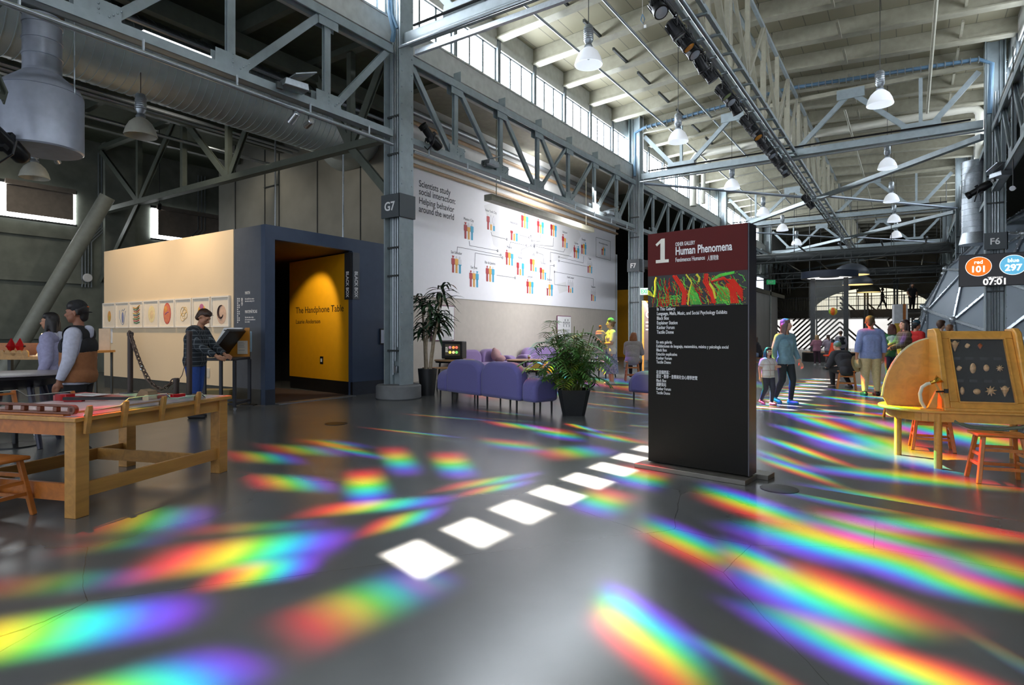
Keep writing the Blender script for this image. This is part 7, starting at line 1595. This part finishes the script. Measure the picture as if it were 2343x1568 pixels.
# --- seated person in a dark hoodie with rainbow light on the back
person('person in a dark hoodie and green cap hunched on the wooden stool, seen from behind', (SEAT_BOY.x, SEAT_BOY.y, -.055), YAW+R(10), 1.68, dict(sit, chs=(0, .07, .485), nek=(0, .14, .57), hed=(0, .19, .655), shl=(-.115, .12, .545), shr=(.115, .12, .545), ell=(-.16, .16, .40), wrl=(-.12, .27, .36), elr=(.15, .16, .40), wrr=(.1, .27, .36), knr=(.10, .21, .31), anr=(.19, .15, .065), knl=(-.08, .21, .31)), SK_L, [('hoodie', fab('charcoal_hoodie', (52, 54, 60)), UPR+ARM, .03), ('trousers', BLKC, LEG, .014), ('shoes', KSH, SHOE, .014)], None, .012, chain_extras(collar_hood(fab('charcoal_hoodie', ())), lambda root, H, P, hp_, part: part('green_cap', [(hp_(0, -.012, .03), hp_(0, -.008, .035), .056, .054)], M('sage_cap', (120, 150, 120), .9))), 1.12, head_tilt=22)
# --- children by the air column
lean_ = dict(anl=(-.06, .0, .045), anr=(.07, -.07, .05), knr=(.06, -.01, .285))
q = D(1869, 831, 25.6); person('girl in a pink hoodie with fair plaited hair by the round platform', (q.x, q.y, 0), YAW-R(5), 1.30, dict(lean_, ell=(-.15, .08, .66), wrl=(-.12, .18, .68), elr=(.15, .08, .66), wrr=(.12, .18, .68)), SK_L, [('pink_hoodie', fab('dusky_pink', (178, 122, 140)), UPR+ARM, .025), ('leggings', fab('plum_leggings', (70, 46, 58)), LEG, .008), ('shoes', WSH, SHOE, .014)], ('vlong', HBLD), .015, None, 1.12)
q = D(1895, 829, 25.8); person('girl in a pale lilac jumper with a dark ponytail by the round platform', (q.x, q.y, 0), YAW+R(5), 1.30, dict(lean_, ell=(-.15, .08, .66), wrl=(-.12, .18, .68), elr=(.15, .08, .66), wrr=(.12, .18, .68)), SK_L, [('lilac_jumper', fab('pale_lilac', (186, 170, 186)), UPR+ARM, .025), ('leggings', fab('rose_leggings', (150, 120, 124)), LEG, .008), ('shoes', WSH, SHOE, .014)], ('pony', HBR), .015, None, 1.12)
q = D(1924, 826, 27.0); person('child with a black backpack and grey sweatshirt beside the traffic cone', (q.x, q.y, 0), YAW-R(10), 1.48, dict(ell=(-.15, .06, .66), wrl=(-.13, .16, .68)), SK_L, [('sweatshirt', fab('mid_grey', (160, 156, 164)), UPR+ARM, .025), ('jeans', DJEAN, LEG, .014), ('shoes', KSH, SHOE, .012)], ('crop', HBR), .015, backpack(M('black_backpack', (26, 28, 34), .8)), 1.08)
# --- far people
q = PY(2019, 708, YB+1.4); person('person walking along the far balcony in front of the bright arch', (q.x, YB+1.4, zB(709)), R(-90), 1.75, dict(knl=(-.055, .10, .30), anl=(-.055, .17, .05), knr=(.055, -.06, .29), anr=(.055, -.19, .07), wrl=(-.14, .16, .56), ell=(-.135, .02, .63)), SK_D, [('jacket', fab('grey_dark_jacket', (90, 84, 78)), UPR+ARM, .02), ('trousers', BLKC, LEG, .014)], ('crop', HB), .02, None, 1.0)
person('person in black standing at the top of the dark staircase beside the dome', (LANDING.x, LANDING.y, LANDING.z), YAW+pi, 1.74, dict(ell=(-.17, .0, .66), wrl=(-.13, .06, .56), elr=(.17, .0, .66), wrr=(.13, .06, .56)), SK_M, [('black_shirt', BLKC, UPR+[('upper_arm', 0, .7)], .03), ('trousers', BLKC, LEG, .02), ('shoes', KSH, SHOE, .012)], ('long', HB), .016, None, 1.1)
person('person in a dark jacket seated far back at the right edge of the directory sign', (SEAT_EDGE.x, SEAT_EDGE.y, -.06), YAW+R(60), 1.68, sit, SK_L, [('jacket', fab('dark_jacket', (44, 42, 46)), UPR+ARM, .03), ('jeans', fab('pale_jeans', (130, 150, 180)), LEG, .014)], ('long', HBR), .016, None, 1.05)

# ------------------------------------------------------------------ text fitted to its measured width
bpy.context.view_layer.update()
for o, wd in FIT:
    if o.dimensions.x > 1e-4: o.scale.x *= wd/o.dimensions.x

for o in [x for x in bpy.data.objects if x.type == 'FONT']:
    dg = bpy.context.evaluated_depsgraph_get(); me = bpy.data.meshes.new_from_object(o.evaluated_get(dg)); nm = o.name
    n = bpy.data.objects.new('tmp', me); COL.objects.link(n); n.parent = o.parent; n.location = o.location; n.rotation_euler = o.rotation_euler; n.scale = o.scale
    for k in o.keys(): n[k] = o[k]
    bpy.data.objects.remove(o); n.name = nm
